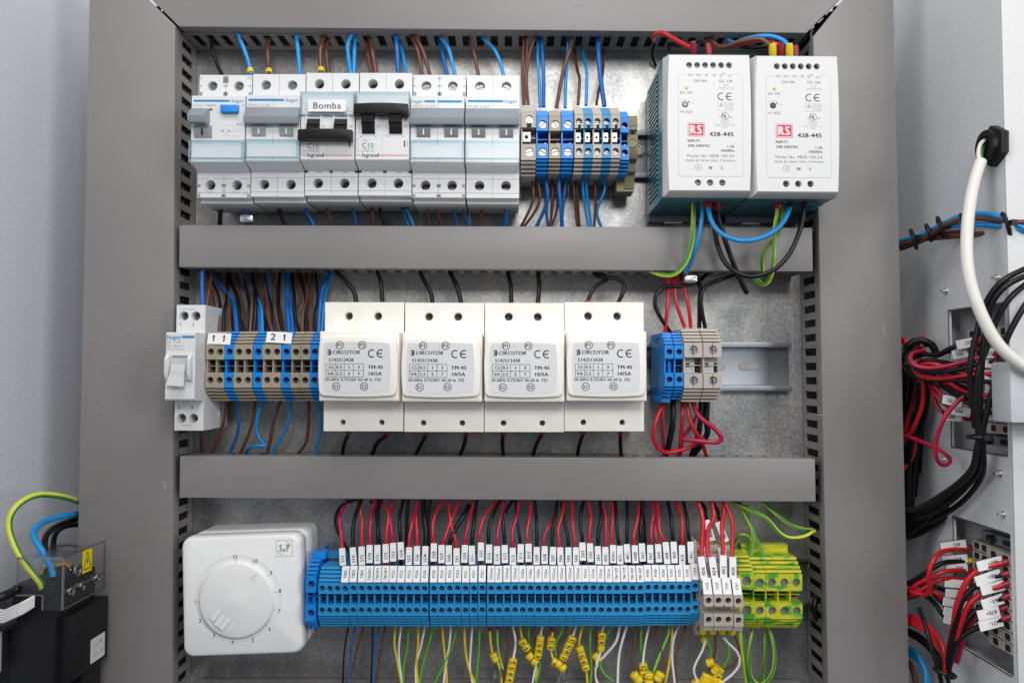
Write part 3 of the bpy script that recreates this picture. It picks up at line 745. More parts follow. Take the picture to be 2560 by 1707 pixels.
        t = MB(); t.box(-w/2+1.4, w/2-1.7, -18.0, -10.6, h2+.3, h2+.5, 'paper' if False else 'white'); t.build('label', rt)
    ink.build('lettering', rt)
    return rt

BG = 'two pole breakers in the top row'
breaker('white breaker with blue test button, next to the left cable duct', 562, 340, dict(kind='rcd', bright=True), group=BG)
breaker('white breaker with grey handle between the blue-button unit and the labelled one', 696, 338, dict(kind='hager', bright=True), group=BG)
breaker('breaker labelled Bomba with its black handle down', 830, 335, dict(kind='legrand', on=False, text='Bomba'), group=BG)
breaker('breaker with black handle up under an empty clear label holder', 964, 335, dict(kind='legrand', on=True), group=BG)
breaker('white breaker with grey handle beside the black handled one, ribbed terminal shoulders', 1098, 340, dict(kind='hager_ndn', bright=True, win='dgrey'), group=BG)
breaker('white breaker with grey handle beside the beige and blue terminals', 1232.5, 341, dict(kind='hager', bright=True, win='dgrey'), group=BG)

# ------------------------------------------------------------------ terminal blocks
def tb_parts(w, yc, yf, yt, hf, hs, m, r, n=4, deep=11.0, part=0.9, hole_dx=0.0, groove=3.0, bridge=False, ridge_cut=0.0, hole_up=None, double=False, smat='steel'):
    """meshes of a rail terminal: housing and one screw. yc, yf, yt: half heights of the middle recess, the faces and the whole block"""
    mb = MB(); x0, x1 = -w/2+.08, w/2-.08
    def slope(sg):                                  # stair of ribs with dark grooves between them
        pts = [(sg*yf, hf)]; dy = (yt-yf)/n
        for i in range(n):
            ya, yb_ = yf+dy*(i+.36), yf+dy*(i+1); hh = hf+(hs-hf)*((i+.7)/n)**1.2
            pts += [(sg*(yf+dy*(i+.02 if i else .02)), (hh if i else hf)-groove), (sg*ya, hh-groove), (sg*ya, hh), (sg*(yb_-.0), hh-.35)]
        pts.append((sg*yt, hs-1)); return pts
    up, dn = slope(1), slope(-1)
    low = hf-9.0
    prof = [(yt, 0)]+up[::-1]+[(yf, hf), (yf, low), (yc, low), (yc, hf-deep), (-yc, hf-deep), (-yc, low), (-yf, low), (-yf, hf)]+dn[1:]+[(-yt, 0)]
    xa = x0+ridge_cut
    mb.side([p for i, p in enumerate(prof) if i == 0 or p != prof[i-1]], x0, x1, m)
    for y0, y1 in ((yc, yf), (-yf, -yc)):                         # the two raised faces with their screw wells
        for (a, b) in (((x0, y0), (x1, y0)), ((x1, y0), (x1, y1)), ((x1, y1), (x0, y1)), ((x0, y1), (x0, y0))):
            mb.face([(a[0], a[1], low), (b[0], b[1], low), (b[0], b[1], hf), (a[0], a[1], hf)], m)
        mb.holed(x0, x1, y0, y1, hf, [(hole_dx, (y0+y1)/2 if hole_up is None else (y0+y1)/2+hole_up, r)], 8.0, m, 'dark' if not bridge else m, seg=16)
    mb.box(x0, x0+part, -yc, yc, hf-deep-.1, hf-1.6, m)
    mb.box(x0+part, x1, -.35, .35, hf-deep-.05, hf-deep+5.5, m)
    if bridge:
        mb.box(x0+part+.2, x0+part+w*.55, -yc*.55, yc*.6, hf-deep+.1, hf-deep+8.0, 'bright')
        mb.disc(x0+part+w*.27, 0, hf-deep+8.0, hf-deep+8.1, w*.13, 'dark')
        mb.box((x0+x1)/2-.9*w/8, (x0+x1)/2+1.6*w/8, yc, yc+(yf-yc)*.28, hf+.01, hf+.06, 'dark')
    else:
        mb.box(x0+part+.4, x1-.25, -yc*.82, yc*.25, hf-deep+.1, hf-deep+1.0, 'dark'); mb.disc(x1-1.5, -yc*.5, hf-deep+.5, hf-deep+2.4, .9, 'steel')  # dark box on the recess floor stands in for its shade
    hm = mb.mesh('housing', sharp=30)
    s_ = MB(); s_.screw(0, 0, 0, r*.92, 'bright' if bridge else smat, 'slot', 0)
    return dict(housing=hm, screw=s_.mesh('screw'), w=w, yc=yc, yf=yf, hf=hf, hx=hole_dx, up=hole_up or 0)
def tb_place(T, label, px, py, roll=0.25, group=None, h=50, sh=4.6, name='terminal_block', xoff=0.0, lean=0.0):
    p = P(px, py, h); rt = thing(name, label, 'terminal block', (p[0]+xoff, p[1], 8.0), roll, group)
    if lean: rt.rotation_euler = (lean, R(roll), 0)
    put('housing', T['housing'], rt)
    for sg in (1, -1):
        y = sg*(T['yc']+T['yf'])/2+T['up']
        o = put('screw', T['screw'], rt, (T['hx'], y, T['hf']-sh)); o.rotation_euler = (0, R(random.choice((-15, 0, 25, 60, -50, 8))), 0)
    return rt
G1 = 'terminal blocks beside the top breakers'
BIG = tb_parts(9.9, 5.6, 16.2, 23.8, 43.5, 30, 'beige', 2.9, bridge=True, hole_dx=.6)
t1 = tb_place(BIG, 'widest beige terminal block, right beside the last breaker', 1321, 341.5, group=G1, sh=1.0)
for (px, mname, lab) in ((1355.5, 'blue', 'blue terminal block between the widest beige one and the tan one'), (1387, 'tan', 'tan terminal block between two blue ones in the top row'),
                         (1418.5, 'blue', 'blue terminal block right of the tan one, before the narrow blocks')):
    T = tb_parts(8.0, 4.3, 14.2, 21.6, 41.8, 30, mname, 2.75, hole_dx=.3, hole_up=-.6)
    tb_place(T, lab, px, 343, group=G1, sh=1.2)
N1 = {c: tb_parts(6.15, 5.4, 14.6, 22.8, 42.6, 31, c, 2.15, bridge=True) for c in ('beige', 'blue2')}
for i, (px, c) in enumerate(((1447.5, 'beige'), (1470.5, 'blue2'), (1493.5, 'beige'), (1516.5, 'blue2'), (1539, 'beige'))):
    col = 'beige' if c == 'beige' else 'teal blue'
    tb_place(N1[c], '%s narrow block with open metal bridge, %s of five in the top row' % (col, nth(i)), px, 341.5, group=G1, sh=3.4)
T = tb_parts(6.15, 4.3, 14.2, 21.6, 40, 30, 'blue', 2.1)
tb_place(T, 'blue terminal block at the end, touching the olive end clamp', 1563, 345, group=G1)
def end_clamp(label, px, py, h, m, w=7.0, parts=((24, -24),), **k):
    p = P(px, py, h); rt = thing('end_clamp', label, 'end clamp', (p[0], p[1], 8), .3); hh = h-8
    mb = MB()
    mb.side([(19, 0), (19, hh-6), (17, hh), (7.5, hh), (6.5, hh-2.5), (5.0, hh-2.5), (4.0, hh), (-9.5, hh), (-12, hh-1.5), (-13, hh-7), (-19, hh-8), (-20, hh-13), (-29, hh-15), (-29.5, 3), (-24, 0)], -w/2, w/2, m)
    mb.box(-w/2-5, w/2-.2, -31, -20, 2, hh-16, m)
    mb.box(-w/2-.3, w/2+.02, 10.0, 10.3, hh-3, hh+.05, 'dark')
    mb.build('bracket', rt)
    t = MB(); t.ring(0, -1.4, 2.6, 3.3, hh, hh+.7, m, 20); t.disc(0, -1.4, hh+.01, hh+.05, 2.6, 'dark' if False else m); t.disc(.5, 4.6, hh-2.6, hh-2.4, 2, 'dark'); t.build('screw_well', rt)
    return rt
end_clamp('olive plastic end clamp closing the top terminal row', 1581, 352, 42, 'olive')

# ------------------------------------------------------------------ power supplies
def power_supply(label, px, py, tilt=0.0):
    p = P(px, py, 80); rt = thing('power_supply', label, 'power supply', (p[0], p[1], 8), .35, 'white power supplies side by side'); H = 72.0
    # teal vented body
    mb = MB(); mb.box(-27.1, 27.1, -44.5, 44.5, 2, 61, 'teal')
    for i in range(26):                                          # side fins and bottom fins
        y = -42+i*3.3
        if abs(y) < 41: mb.box(-27.9, -27.2, y, y+1.6, 10+max(0, 22-abs(y))*.4, 44, 'teal')
    for i in range(8):
        mb.box(-27, 27, -45.2, -44.5, 6+i*5.0, 8.4+i*5.0, 'teal')
    mb.build('vented_case', rt)
    mb = MB(); mb.box(-26, 26, -49, 44, -7.5, 2, 'dgrey'); mb.box(-14, -2, -50, -48, -4, 1, 'ltgrey'); mb.build('rail_foot', rt)
    # front shell: widens slightly towards the middle, chamfered towards the back
    mb = MB(); front = []; n = 10
    for i in range(n+1):
        u = i/n*2-1; front.append((26.5+1.1*(1-u*u), u*44.8))
    outline = front+[(-x, y) for x, y in front[::-1]]
    back = [(max(-27.3, min(27.3, x*1.03)), y*1.0) for x, y in outline]
    a = [mb.v(x, y, 60) for x, y in back]; b = [mb.v(x, y, 63) for x, y in back]; c = [mb.v(x*.985, y*.995, H-6.5) for x, y in outline]
    ring_d = [(x*.985, y*.93) for x, y in outline]; 
    e = [mb.v(x*.965, y*.975, H-1.2) for x, y in outline]; f = [mb.v(x*.95, y*.955, H) for x, y in outline]
    for r0, r1 in ((a, b), (b, c), (c, e), (e, f)):
        for i in range(len(r0)):
            j = (i+1) % len(r0); mb.face([r0[i], r0[j], r1[j], r1[i]], 'white3')
    mb.face(a[::-1], 'white3')
    # front face as three bands: screw band, label field, screw band
    xs_top = [-12.6+4.92*i*1.02 for i in range(6)]; xb = [-7.3, .3, 8.0]
    yt0, yb0 = 33.6, -35.2
    X = 24.4
    mb.holed(-X, X, yt0-4.2, 42.0, H+.005, [(x, 37.8-1.2, 1.95) for x in xs_top], 6, 'white3', 'greenpcb')
    mb.holed(-X, X, -42.0, yb0+1.0, H+.005, [(x, -38.0, 2.1) for x in xb], 6, 'white3', 'greenpcb')
    # rest of the front plane
    L = [(-x*.95, y*.955) for x, y in front]; Rr = [(x*.95, y*.955) for x, y in front]
    mb.box(-X, X, yb0+1.0, yt0-4.2, H-.3, H+.005, 'white3')
    for sg in (1, -1):
        for i in range(n):
            q = [(sg*front[i][0]*.95, front[i][1]*.955), (sg*front[i+1][0]*.95, front[i+1][1]*.955), (sg*X, front[i+1][1]*.955), (sg*X, front[i][1]*.955)]
            mb.face([(x, y, H) for x, y in (q if sg > 0 else q[::-1])], 'white3')
    mb.face([(-X, 42, H), (X, 42, H), (X, 44.8*.955, H), (-X, 44.8*.955, H)], 'white3'); mb.face([(-X, -44.8*.955, H), (X, -44.8*.955, H), (X, -42, H), (-X, -42, H)], 'white3')
    mb.build('front_shell', rt, sharp=28)
    for x in xs_top:
        s_ = MB(); s_.screw(0, 0, 0, 1.75, 'steel', 'cross', random.uniform(0, 90)); s_.build('screw', rt, (x, 36.6, H-2.6))
    for x in xb:
        s_ = MB(); s_.screw(0, 0, 0, 1.9, 'steel', 'cross', random.uniform(0, 90)); s_.build('screw', rt, (x, -38.0, H-2.6))
    mb = MB(); h = H+.03
    mb.prism(rr(-19.6, 21.0, -34.2, 30.6, 1.8, 5), H, h+.05, 'inkgrey'); mb.prism(rr(-19.45, 20.85, -34.05, 30.45, 1.7, 5), H+.01, h+.08, 'white3')
    pl = mb.build('label_plate', rt); h += .1
    t = MB(); k = .243                                   # crop pixels to mm: (u - 553, 690 - v)
    def X_(u): return (u-545)/3.137/4.03*1.0
    def Y_(v): return (773-v)/3.137/4.03
    for u, s_ in ((393, '+V'), (457, '+V'), (521, '-V'), (582, '-V')): ink_text(t, s_, X_(u), Y_(393), 1.75, 'ink', h, 'c')
    ink_ring(t, X_(637), Y_(398), .65, .18, 'ink', h); ink_line(t, X_(637), Y_(390), X_(668), Y_(372), .2, 'ink', h); ink_ring(t, X_(709), Y_(400), .65, .18, 'ink', h)
    ink_text(t, '24V/4A', X_(474), Y_(438), 1.75, 'ink', h, 'c'); ink_text(t, 'DC OK', X_(679), Y_(440), 1.75, 'ink', h, 'c')
    ink_text(t, 'max.', X_(680), Y_(470), 1.3, 'inkgrey', h, 'c'); ink_text(t, '30VDC/1A', X_(680), Y_(495), 1.4, 'inkgrey', h, 'c')
    ink_text(t, 'DC OK', X_(363), Y_(533), 1.6, 'ink', h, 'c')
    ink_ce(t, X_(668), Y_(563), 5.0, .62, h); 
    ink_ring(t, X_(352), Y_(628), 3.0, .16, 'ink', h, 20, 150); t.face([(X_(376), Y_(603), h), (X_(388), Y_(605), h), (X_(384), Y_(622), h)], 'ink')
    ink_text(t, '+', X_(413), Y_(620), 1.6, 'ink', h, 'c'); ink_text(t, '+V ADJ', X_(360), Y_(688), 1.65, 'ink', h, 'c')
    ink_path(t, [(X_(607), Y_(613)), (X_(733), Y_(613)), (X_(733), Y_(675)), (X_(607), Y_(675))], .14, 'inkgrey', h, True); ink_line(t, X_(669), Y_(613), X_(669), Y_(675), .12, 'inkgrey', h)
    ink_path(t, [(X_(624), Y_(642)), (X_(651), Y_(642)), (X_(637), Y_(620))], .3, 'ink', h, True)
    for v_ in (625, 637, 653, 665): ink_text(t, 'BAUART GEPRUFT' if v_ < 640 else 'TYPE APPROVED', X_(702), Y_(v_), .7, 'inkgrey', h, 'c', xs=.62)
    ink_ring(t, X_(668), Y_(720), 2.3, .28, 'ink', h); ink_text(t, 'U', X_(659), Y_(716), 2.2, 'ink', h, 'c', bold=.3, xs=.8); ink_text(t, 'L', X_(676), Y_(726), 2.2, 'ink', h, 'c', bold=.3, xs=.8)
    ink_text(t, 'c', X_(628), Y_(727), 1.4, 'ink', h, 'c'); ink_text(t, 'us', X_(715), Y_(727), 1.4, 'ink', h, 'c')
    for v_, s_ in ((760, 'E215312'), (776, 'LISTED'), (793, 'IND. CONT. EQ.'), (809, '94A0')): ink_text(t, s_, X_(670), Y_(v_), 1.05, 'inkgrey', h, 'c', xs=1.05)
    # red square emblem with the two letters
    x0, x1, y0, y1 = X_(373), X_(507), Y_(885), Y_(775)
    t.prism(rr(x0, x1, y0, y1, .7, 4), h-.02, h+.02, 'inkred'); t.prism(rr(x0+.3, x1-.3, y0+.3, y1-.3, .6, 4), h, h+.04, 'white3'); t.prism(rr(x0+.75, x1-.75, y0+.75, y1-.75, .5, 4), h, h+.06, 'inkred')
    ink_text(t, 'R', (x0+x1)/2-2.1, (y0+y1)/2, 5.4, 'white3', h+.09, 'c', bold=.95, xs=.82); ink_text(t, 'S', (x0+x1)/2+2.1, (y0+y1)/2, 5.4, 'white3', h+.09, 'c', bold=.95, xs=.82)
    ink_text(t, '428-445', X_(643), Y_(866), 2.7, 'ink', h, 'c', bold=.35, xs=1.08)
    ink_text(t, 'INPUT:', X_(370), Y_(920), 1.75, 'ink', h, bold=.15); ink_text(t, '100-240VAC', X_(370), Y_(959), 1.75, 'ink', h, bold=.15)
    ink_text(t, '1.3A', X_(743), Y_(964), 1.6, 'ink', h, 'r', bold=.15); ink_text(t, '50/60Hz', X_(743), Y_(997), 1.6, 'ink', h, 'r', bold=.15)
    ink_text(t, 'Model No. MDR-100-24', X_(553), Y_(1040), 1.8, 'ink', h, 'c', xs=1.04); ink_text(t, 'MADE BY MEAN WELL (TAIWAN)', X_(553), Y_(1078), 1.3, 'ink', h, 'c', xs=1.02)
    ink_ring(t, X_(455), Y_(1132), 2.0, .18, 'ink', h); ink_line(t, X_(455), Y_(1115), X_(455), Y_(1132), .2, 'ink', h)
    for dy, ww in ((1132, 11), (1139, 7), (1146, 4)): ink_line(t, X_(455-ww), Y_(dy), X_(455+ww), Y_(dy), .2, 'ink', h)
    ink_text(t, 'N', X_(553), Y_(1135), 2.0, 'ink', h, 'c', bold=.2); ink_text(t, 'L', X_(646), Y_(1135), 2.0, 'ink', h, 'c', bold=.2)
    t.build('lettering', pl)
    t = MB(); t.disc(X_(363), Y_(490), H-1, H+.9, 1.15, 'led', 16, top=.8); t.build('indicator_lamp', rt)
    t = MB(); t.disc(X_(352), Y_(628), H, h+.02, 1.95, 'dark', 20); t.screw(X_(352), Y_(628), h+.5, 1.3, 'steel', 'cross', 30, d=.4); t.build('adjuster', rt)
    return rt
power_supply('white power supply beside the bare rail, the nearer one to the terminals', 1773.5, 307)
power_supply('white power supply overlapping the right cable duct', 1993.5, 310)
# ================================================================== wires of the top row
NAMES = {'w_blue': 'sky blue', 'w_dblue': 'blue', 'w_brown': 'brown', 'w_black': 'black', 'w_red': 'red', 'w_crim': 'crimson', 'w_white': 'white', 'w_yellow': 'yellow', 'w_green': 'green', 'w_lgreen': 'light green'}
def from_duct(px, py, wall, inside):
    """two points: one inside the duct, one where the wire leaves its slotted wall at px, py"""
    a = PU(px, py, wall)
    h = min(max(a[2], 6.0), 30.0); a = (a[0], a[1], h)
    return [(a[0]+random.uniform(-1, 1), a[1]+inside, h-3), a]
def run(rows, fmt, group, wall=None, inside=9.0, h_end=30.0, where='top', h_mid=None):
    for i, row in enumerate(rows):
        m, wpx, pts = row[:3]; extra = row[3] if len(row) > 3 else {}
        q = []
        n = len(pts)
        for j, p in enumerate(pts):
            if j == 0 and wall is not None and len(p) == 2: q += from_duct(p[0], p[1], wall, inside)
            elif len(p) == 3: q.append(P(*p))
            else:
                h0 = q[-1][2] if j == 1 and q else (h_mid or 24)
                t = j/(n-1); hs = q[1][2] if wall is not None and len(q) > 1 else (h_mid or 20)
                q.append(P(p[0], p[1], hs+(h_end-hs)*t))
        lab = extra.pop('label', None) or fmt.format(c=NAMES[m], n=nth(i))
        wire(lab, q, wpx/2/3.72, m, group, absolute=True, **extra)

GA = 'wires dropping from the top duct into the breakers'
def ring_marker(t_at, text, mtl='yellow', size=3.0, rad=2.3):
    def f(root, loc, o):
        i = max(1, int(len(loc)*t_at)-1); a, b = Vector(loc[i-1]), Vector(loc[i]); d = (b-a).normalized()
        mb = MB(); mb.tube([b-d*size/2, b-d*size*.35, b+d*size*.35, b+d*size/2], [rad*.92, rad, rad, rad*.92], mtl, 14)
        r = mb.build('marker_ring', root, sharp=50)
        t = MB(); ink_text(t, text, 0, 0, 2.0, 'ink', 0, 'c', ang=0, bold=.2); t.build('lettering', r, (b.x, b.y, b.z+rad+.05))
    return f
top_rows = [
 ('w_black', 9.5, [(528, 96), (530, 120), (542, 160), (556, 190)], dict(label='black wire at the far left end of the breakers, below the top duct')),
 ('w_blue', 11, [(595, 86), (608, 118), (621, 155), (628, 188)], dict(sleeves=[ring_marker(.99, '')], label='sky blue wire with yellow collar entering the blue-button breaker')),
 ('w_brown', 12, [(671, 97), (669, 120), (671, 160), (673, 188)], dict(sleeves=[ring_marker(.95, '2')], label='single brown wire with a yellow number ring, top row')),
 ('w_blue', 11.5, [(741, 88), (745, 125), (750, 188)], dict(label='single sky blue wire into the second breaker, right of the yellow ring')),
 ('w_brown', 12, [(809, 92), (801, 125), (803, 188)], dict(sleeves=[ring_marker(.97, '1')], label='brown wire with small yellow ring above the Bomba breaker')),
 ('w_brown', 11, [(820, 98), (816, 135), (822, 188)], dict(label='plain brown wire beside the ringed one above the Bomba breaker')),
 ('w_blue', 11, [(880, 86), (869, 118), (877, 188)]), ('w_blue', 11, [(888, 94), (886, 130), (885, 188)]),
 ('w_brown', 10, [(920, 100), (920, 140), (929, 188)]), ('w_brown', 12, [(924, 96), (931, 130), (941, 188)]),
 ('w_dblue', 12, [(989, 88), (993, 130), (996, 188)]), ('w_blue', 9.5, [(999, 105), (1008, 140), (1016, 188)]),
 ('w_brown', 9.5, [(1028, 90), (1045, 130), (1056, 192)]), ('w_brown', 10.5, [(1038, 88), (1058, 130), (1076, 192)]),
 ('w_dblue', 10.5, [(1099, 100), (1108, 145), (1119, 192)]), ('w_blue', 10.5, [(1101, 92), (1122, 125), (1138, 192)]),
 ('w_brown', 10, [(1172, 98), (1184, 130), (1197, 192)]), ('w_blue', 9.5, [(1206, 93), (1234, 122), (1250, 155), (1260, 195)]),
]
run(top_rows, '{c} wire into the breaker tops, {n} from the left of that row', GA, wall=Z0B, inside=9, h_end=33)
GB = 'wires from the top duct to the beige and blue terminals'
tt = [
 ('w_brown', 7.5, [(1310, 92), (1307, 150), (1306, 200), (1309, 262)]), ('w_brown', 7, [(1318, 90), (1317, 140), (1313, 200), (1312, 262)]), ('w_brown', 8, [(1338, 90), (1324, 135), (1316, 200), (1321, 262)]),
 ('w_blue', 8.5, [(1345, 98), (1344, 150), (1348, 200), (1350, 268)]), ('w_dblue', 10, [(1353, 96), (1357, 150), (1359, 200), (1359, 268)]),
 ('w_blue', 9, [(1420, 98), (1418, 150), (1414, 210), (1413, 270)]), ('w_brown', 10, [(1427, 92), (1426, 120), (1408, 180), (1391, 270)]),
 ('w_brown', 8, [(1434, 130), (1443, 175), (1449, 200), (1445, 262)]), ('w_blue', 8.5, [(1453, 114), (1461, 150), (1467, 190), (1465, 264)]),
 ('w_brown', 7, [(1506, 130), (1507, 185), (1497, 225), (1491, 262)]), ('w_dblue', 12, [(1495, 94), (1497, 150), (1502, 200), (1511, 266)]),
]
run(tt, '{c} wire into the top of the terminals, {n} from the left there', GB, wall=Z0B, h_end=30)
GC = 'wires leaving the breakers downwards'
FB = lambda m, r=2.5: dict(ends=[(0, m, 5.0, r)])
bl = [
 ('w_black', 12, [(555, 505, 24), (551, 530, 24), (549, 575, 20)], FB('ferblue')), ('w_dblue', 12, [(616, 505, 24), (616, 530, 24), (616, 560, 20)], FB('ferblue')),
 ('w_black', 11, [(690, 505, 24), (700, 530, 24), (718, 575, 20)], FB('ferblue')), ('w_dblue', 12, [(754, 505, 24), (766, 530, 24), (790, 575, 20)], FB('ferblue')),
 ('w_brown', 7, [(816, 502, 24), (820, 530, 24), (828, 575, 20)], FB('ferblack', 1.8)), ('w_dblue', 7.5, [(878, 498, 24), (884, 530, 24), (893, 575, 20)], FB('ferblack', 1.8)),
 ('w_brown', 9, [(931, 505, 24), (931, 540, 24), (932, 575, 20)], FB('ferblack', 2.0)), ('w_black', 9, [(944, 502, 24), (952, 530, 24), (966, 575, 20)], FB('ferblack', 2.0)),
 ('w_blue', 7, [(1002, 506, 24), (1012, 535, 24), (1024, 575, 20)], FB('ferblack', 2.0)), ('w_blue', 8, [(1012, 505, 26), (1022, 535, 26), (1038, 575, 22)], FB('ferblack', 1.8)),
 ('w_brown', 8, [(1065, 502, 24), (1068, 530, 24), (1075, 575, 20)], FB('ferblack', 1.6)), ('w_brown', 7.5, [(1083, 505, 24), (1094, 535, 24), (1108, 575, 20)], FB('ferblack', 2.2)),
 ('w_dblue', 8.5, [(1130, 502, 24), (1136, 530, 24), (1144, 575, 20)], FB('ferblack', 1.6)), ('w_dblue', 8, [(1147, 505, 24), (1160, 535, 24), (1178, 575, 20)], FB('ferblack', 1.6)),
 ('w_brown', 9, [(1206, 502, 24), (1204, 535, 24), (1194, 575, 20)], FB('ferblack', 1.6)), ('w_dblue', 12, [(1266, 505, 24), (1265, 535, 24), (1263, 575, 20)]),
]
run(bl, '{c} wire under the breakers, {n} from the left of that row', GC)
GD = 'wires leaving the top row terminals downwards'
bt = [
 ('w_brown', 7.5, [(1324, 430, 22), (1334, 480, 24), (1326, 520, 22), (1298, 575, 16)]), ('w_brown', 7.5, [(1336, 430, 24), (1349, 480, 24), (1343, 520, 22), (1304, 575, 16)]),
 ('w_dblue', 10, [(1358, 430, 24), (1367, 470, 26), (1366, 510, 24), (1338, 575, 16)]), ('w_dblue', 8, [(1365, 480, 18), (1366, 530, 18), (1372, 575, 14)]),
 ('w_brown', 7.5, [(1381, 430, 20), (1381, 500, 20), (1375, 575, 16)]), ('w_brown', 6.5, [(1398, 470, 16), (1391, 530, 16), (1374, 575, 14)]),
 ('w_dblue', 10.5, [(1397, 430, 26), (1398, 480, 26), (1403, 530, 24), (1406, 575, 18)]), ('w_dblue', 9, [(1418, 430, 22), (1411, 480, 22), (1406, 530, 20), (1404, 575, 16)]),
 ('w_brown', 7, [(1434, 430, 22), (1436, 490, 22), (1444, 575, 16)]), ('w_brown', 6.5, [(1441, 430, 20), (1443, 490, 20), (1450, 575, 14)]),
 ('w_blue', 7.5, [(1456, 430, 24), (1459, 490, 22), (1472, 575, 16)]), ('w_blue', 7.5, [(1464, 430, 24), (1468, 490, 22), (1480, 575, 16)]),
 ('w_brown', 7, [(1486, 430, 22), (1489, 490, 22), (1485, 575, 16)]), ('w_blue', 8, [(1513, 430, 22), (1511, 480, 22), (1495, 515, 20), (1493, 540, 18), (1506, 575, 14)]),
]
run(bt, '{c} wire under the top row terminals, {n} from the left there', GD)
# wires behind and above the power supplies
def gy(label, pts, r, group='green and yellow striped earth wires', **k):
    k.setdefault('twist', .03); return wire(label, pts, r, 'gy_y', group, m2='gy_g', seg=16, **k)
GE = 'wires looping above the power supplies'
E = lambda m, r, ln=6: dict(ends=[(-1, m, ln, r)])
def back(ends): return dict(ends=ends)
wire(
 'bare ended red wire curling over the first power supply', [(1632, 99, 34), (1638, 88, 38), (1655, 82, 42), (1680, 95, 46), (1710, 112, 52), (1731, 122, 56), (1734, 140, 54)], 1.52, 'w_red', GE, ends=[(-1, 'ferred', 9, 2.3)], m2='w_white', split=.35, phase=0.45, twist=0.0)
wire('black wire arching into the left power supply beside the red one', [(1676, 130, 24), (1672, 112, 26), (1690, 115, 34), (1728, 110, 44), (1752, 103, 50), (1768, 112, 54), (1773, 140, 54)], 1.44, 'w_black', GE, ends=[(-1, 'ferred', 8, 2.2)])
wire('brown wire sweeping between the tops of both power supplies', [(1770, 96, 26), (1788, 112, 34), (1810, 119, 40), (1850, 105, 48), (1895, 98, 54), (1915, 106, 56), (1930, 122, 57), (1932, 145, 54)], 1.68, 'w_brown', GE, ends=[(-1, 'yellow', 9, 2.5)])
wire('red wire sweeping behind the brown one above the power supplies', [(1778, 92, 22), (1784, 113, 30), (1810, 122, 36), (1860, 110, 44), (1905, 102, 48), (1930, 105, 52), (1950, 120, 55), (1952, 145, 52)], 1.44, 'w_red', GE, ends=[(-1, 'ferred', 9, 2.4)])
wire('sky blue wire arching to the right power supply with a yellow ferrule', [(1818, 96, 28), (1835, 108, 30), (1860, 100, 40), (1895, 92, 50), (1930, 92, 54), (1958, 102, 56), (1972, 120, 57), (1974, 145, 54)], 1.52, 'w_blue', GE, ends=[(-1, 'yellow', 9, 2.5)])
wire('black wire lying behind the arching wires above the right power supply', [(1840, 110, 20), (1862, 120, 28), (1905, 118, 36), (1950, 110, 40), (1985, 118, 44), (1988, 145, 44)], 1.44, 'w_black', GE, ends=[(-1, 'ferred', 8, 2.2)])
wire('thin black wire hanging behind the gap left of the power supplies', [(1636, 110, 14), (1630, 140, 8), (1640, 165, 3)], 1.04, 'w_black', GE)
# wires below the power supplies
GF = 'wires hanging below the power supplies'
gy('earth wire curving from the left power supply towards the cross duct slots', [(1734, 470, 48), (1734, 505, 50), (1733, 560, 52), (1729, 610, 52), (1715, 655, 50), (1690, 684, 46), (1660, 688, 40), (1626, 678, 30)], 1.55, GF, ends=[(0, 'ferblack', 10, 2.4)])
wire('sky blue wire hanging straight down from the left power supply', [(1758, 480, 50), (1757, 520, 52), (1748, 590, 52), (1732, 640, 48), (1715, 682, 38)], 1.52, 'w_blue', GF)
wire('sky blue wire looping between both power supplies', [(1768, 480, 52), (1770, 520, 55), (1782, 560, 58), (1810, 588, 60), (1855, 602, 62), (1905, 594, 62), (1950, 565, 60), (1973, 525, 57), (1982, 480, 54)], 1.60, 'w_blue', GF, ends=[(0, 'ferred', 12, 3.2), (-1, 'ferblack', 12, 2.3)])
wire('black wire from the left power supply ending loose over the bare plate', [(1790, 480, 52), (1794, 530, 50), (1806, 580, 50), (1830, 650, 48), (1855, 710, 44), (1868, 733, 42)], 1.68, 'w_black', GF, ends=[(0, 'ferred', 12, 3.1)])
wire('black wire looping from the left power supply up to the right one', [(1790, 500, 46), (1786, 560, 46), (1796, 620, 50), (1820, 665, 54), (1870, 691, 58), (1930, 677, 60), (1975, 632, 60), (2003, 565, 58), (2010, 510, 56), (2009, 480, 54)], 1.56, 'w_black', GF, ends=[(-1, 'ferblack', 10, 2.5)])
gy('earth wire loop under the right power supply, the front strand', [(1947, 480, 52), (1944, 530, 54), (1936, 580, 54), (1934, 640, 54), (1928, 690, 50), (1912, 712, 46), (1898, 705, 42), (1888, 695, 38)], 1.5, GF, ends=[(0, 'ferred', 12, 3.3)])
gy('earth wire loop under the right power supply, the strand bending inwards', [(1958, 500, 48), (1957, 540, 50), (1945, 585, 50), (1920, 615, 50), (1906, 645, 48), (1907, 685, 40), (1892, 697, 30)], 1.4, GF)

# silver cable clips
def clip(label, px, py, h, w=11.5, hh=7.5, rot=0.0):
    p = P(px, py, h); rt = thing('cable_clip', label, 'cable clip', p, rot)
    mb = MB(); mb.rrect(-w/2, w/2, -hh/2, hh/2, 1.6, -5, 0, 'alu', inset=1.0); mb.build('shell', rt)
    mb = MB(); mb.disc(w/2-.9, 0, 0.0, .12, .5, 'dgrey'); mb.build('rivet', rt); return rt
clip('small silver clip above the upper cross duct, under the breakers', 615, 546, 34, 9, 5.6)
clip('small silver clip below the power supplies, by the earth wire', 1727, 697, 34, 9.2, 5.6, -2)

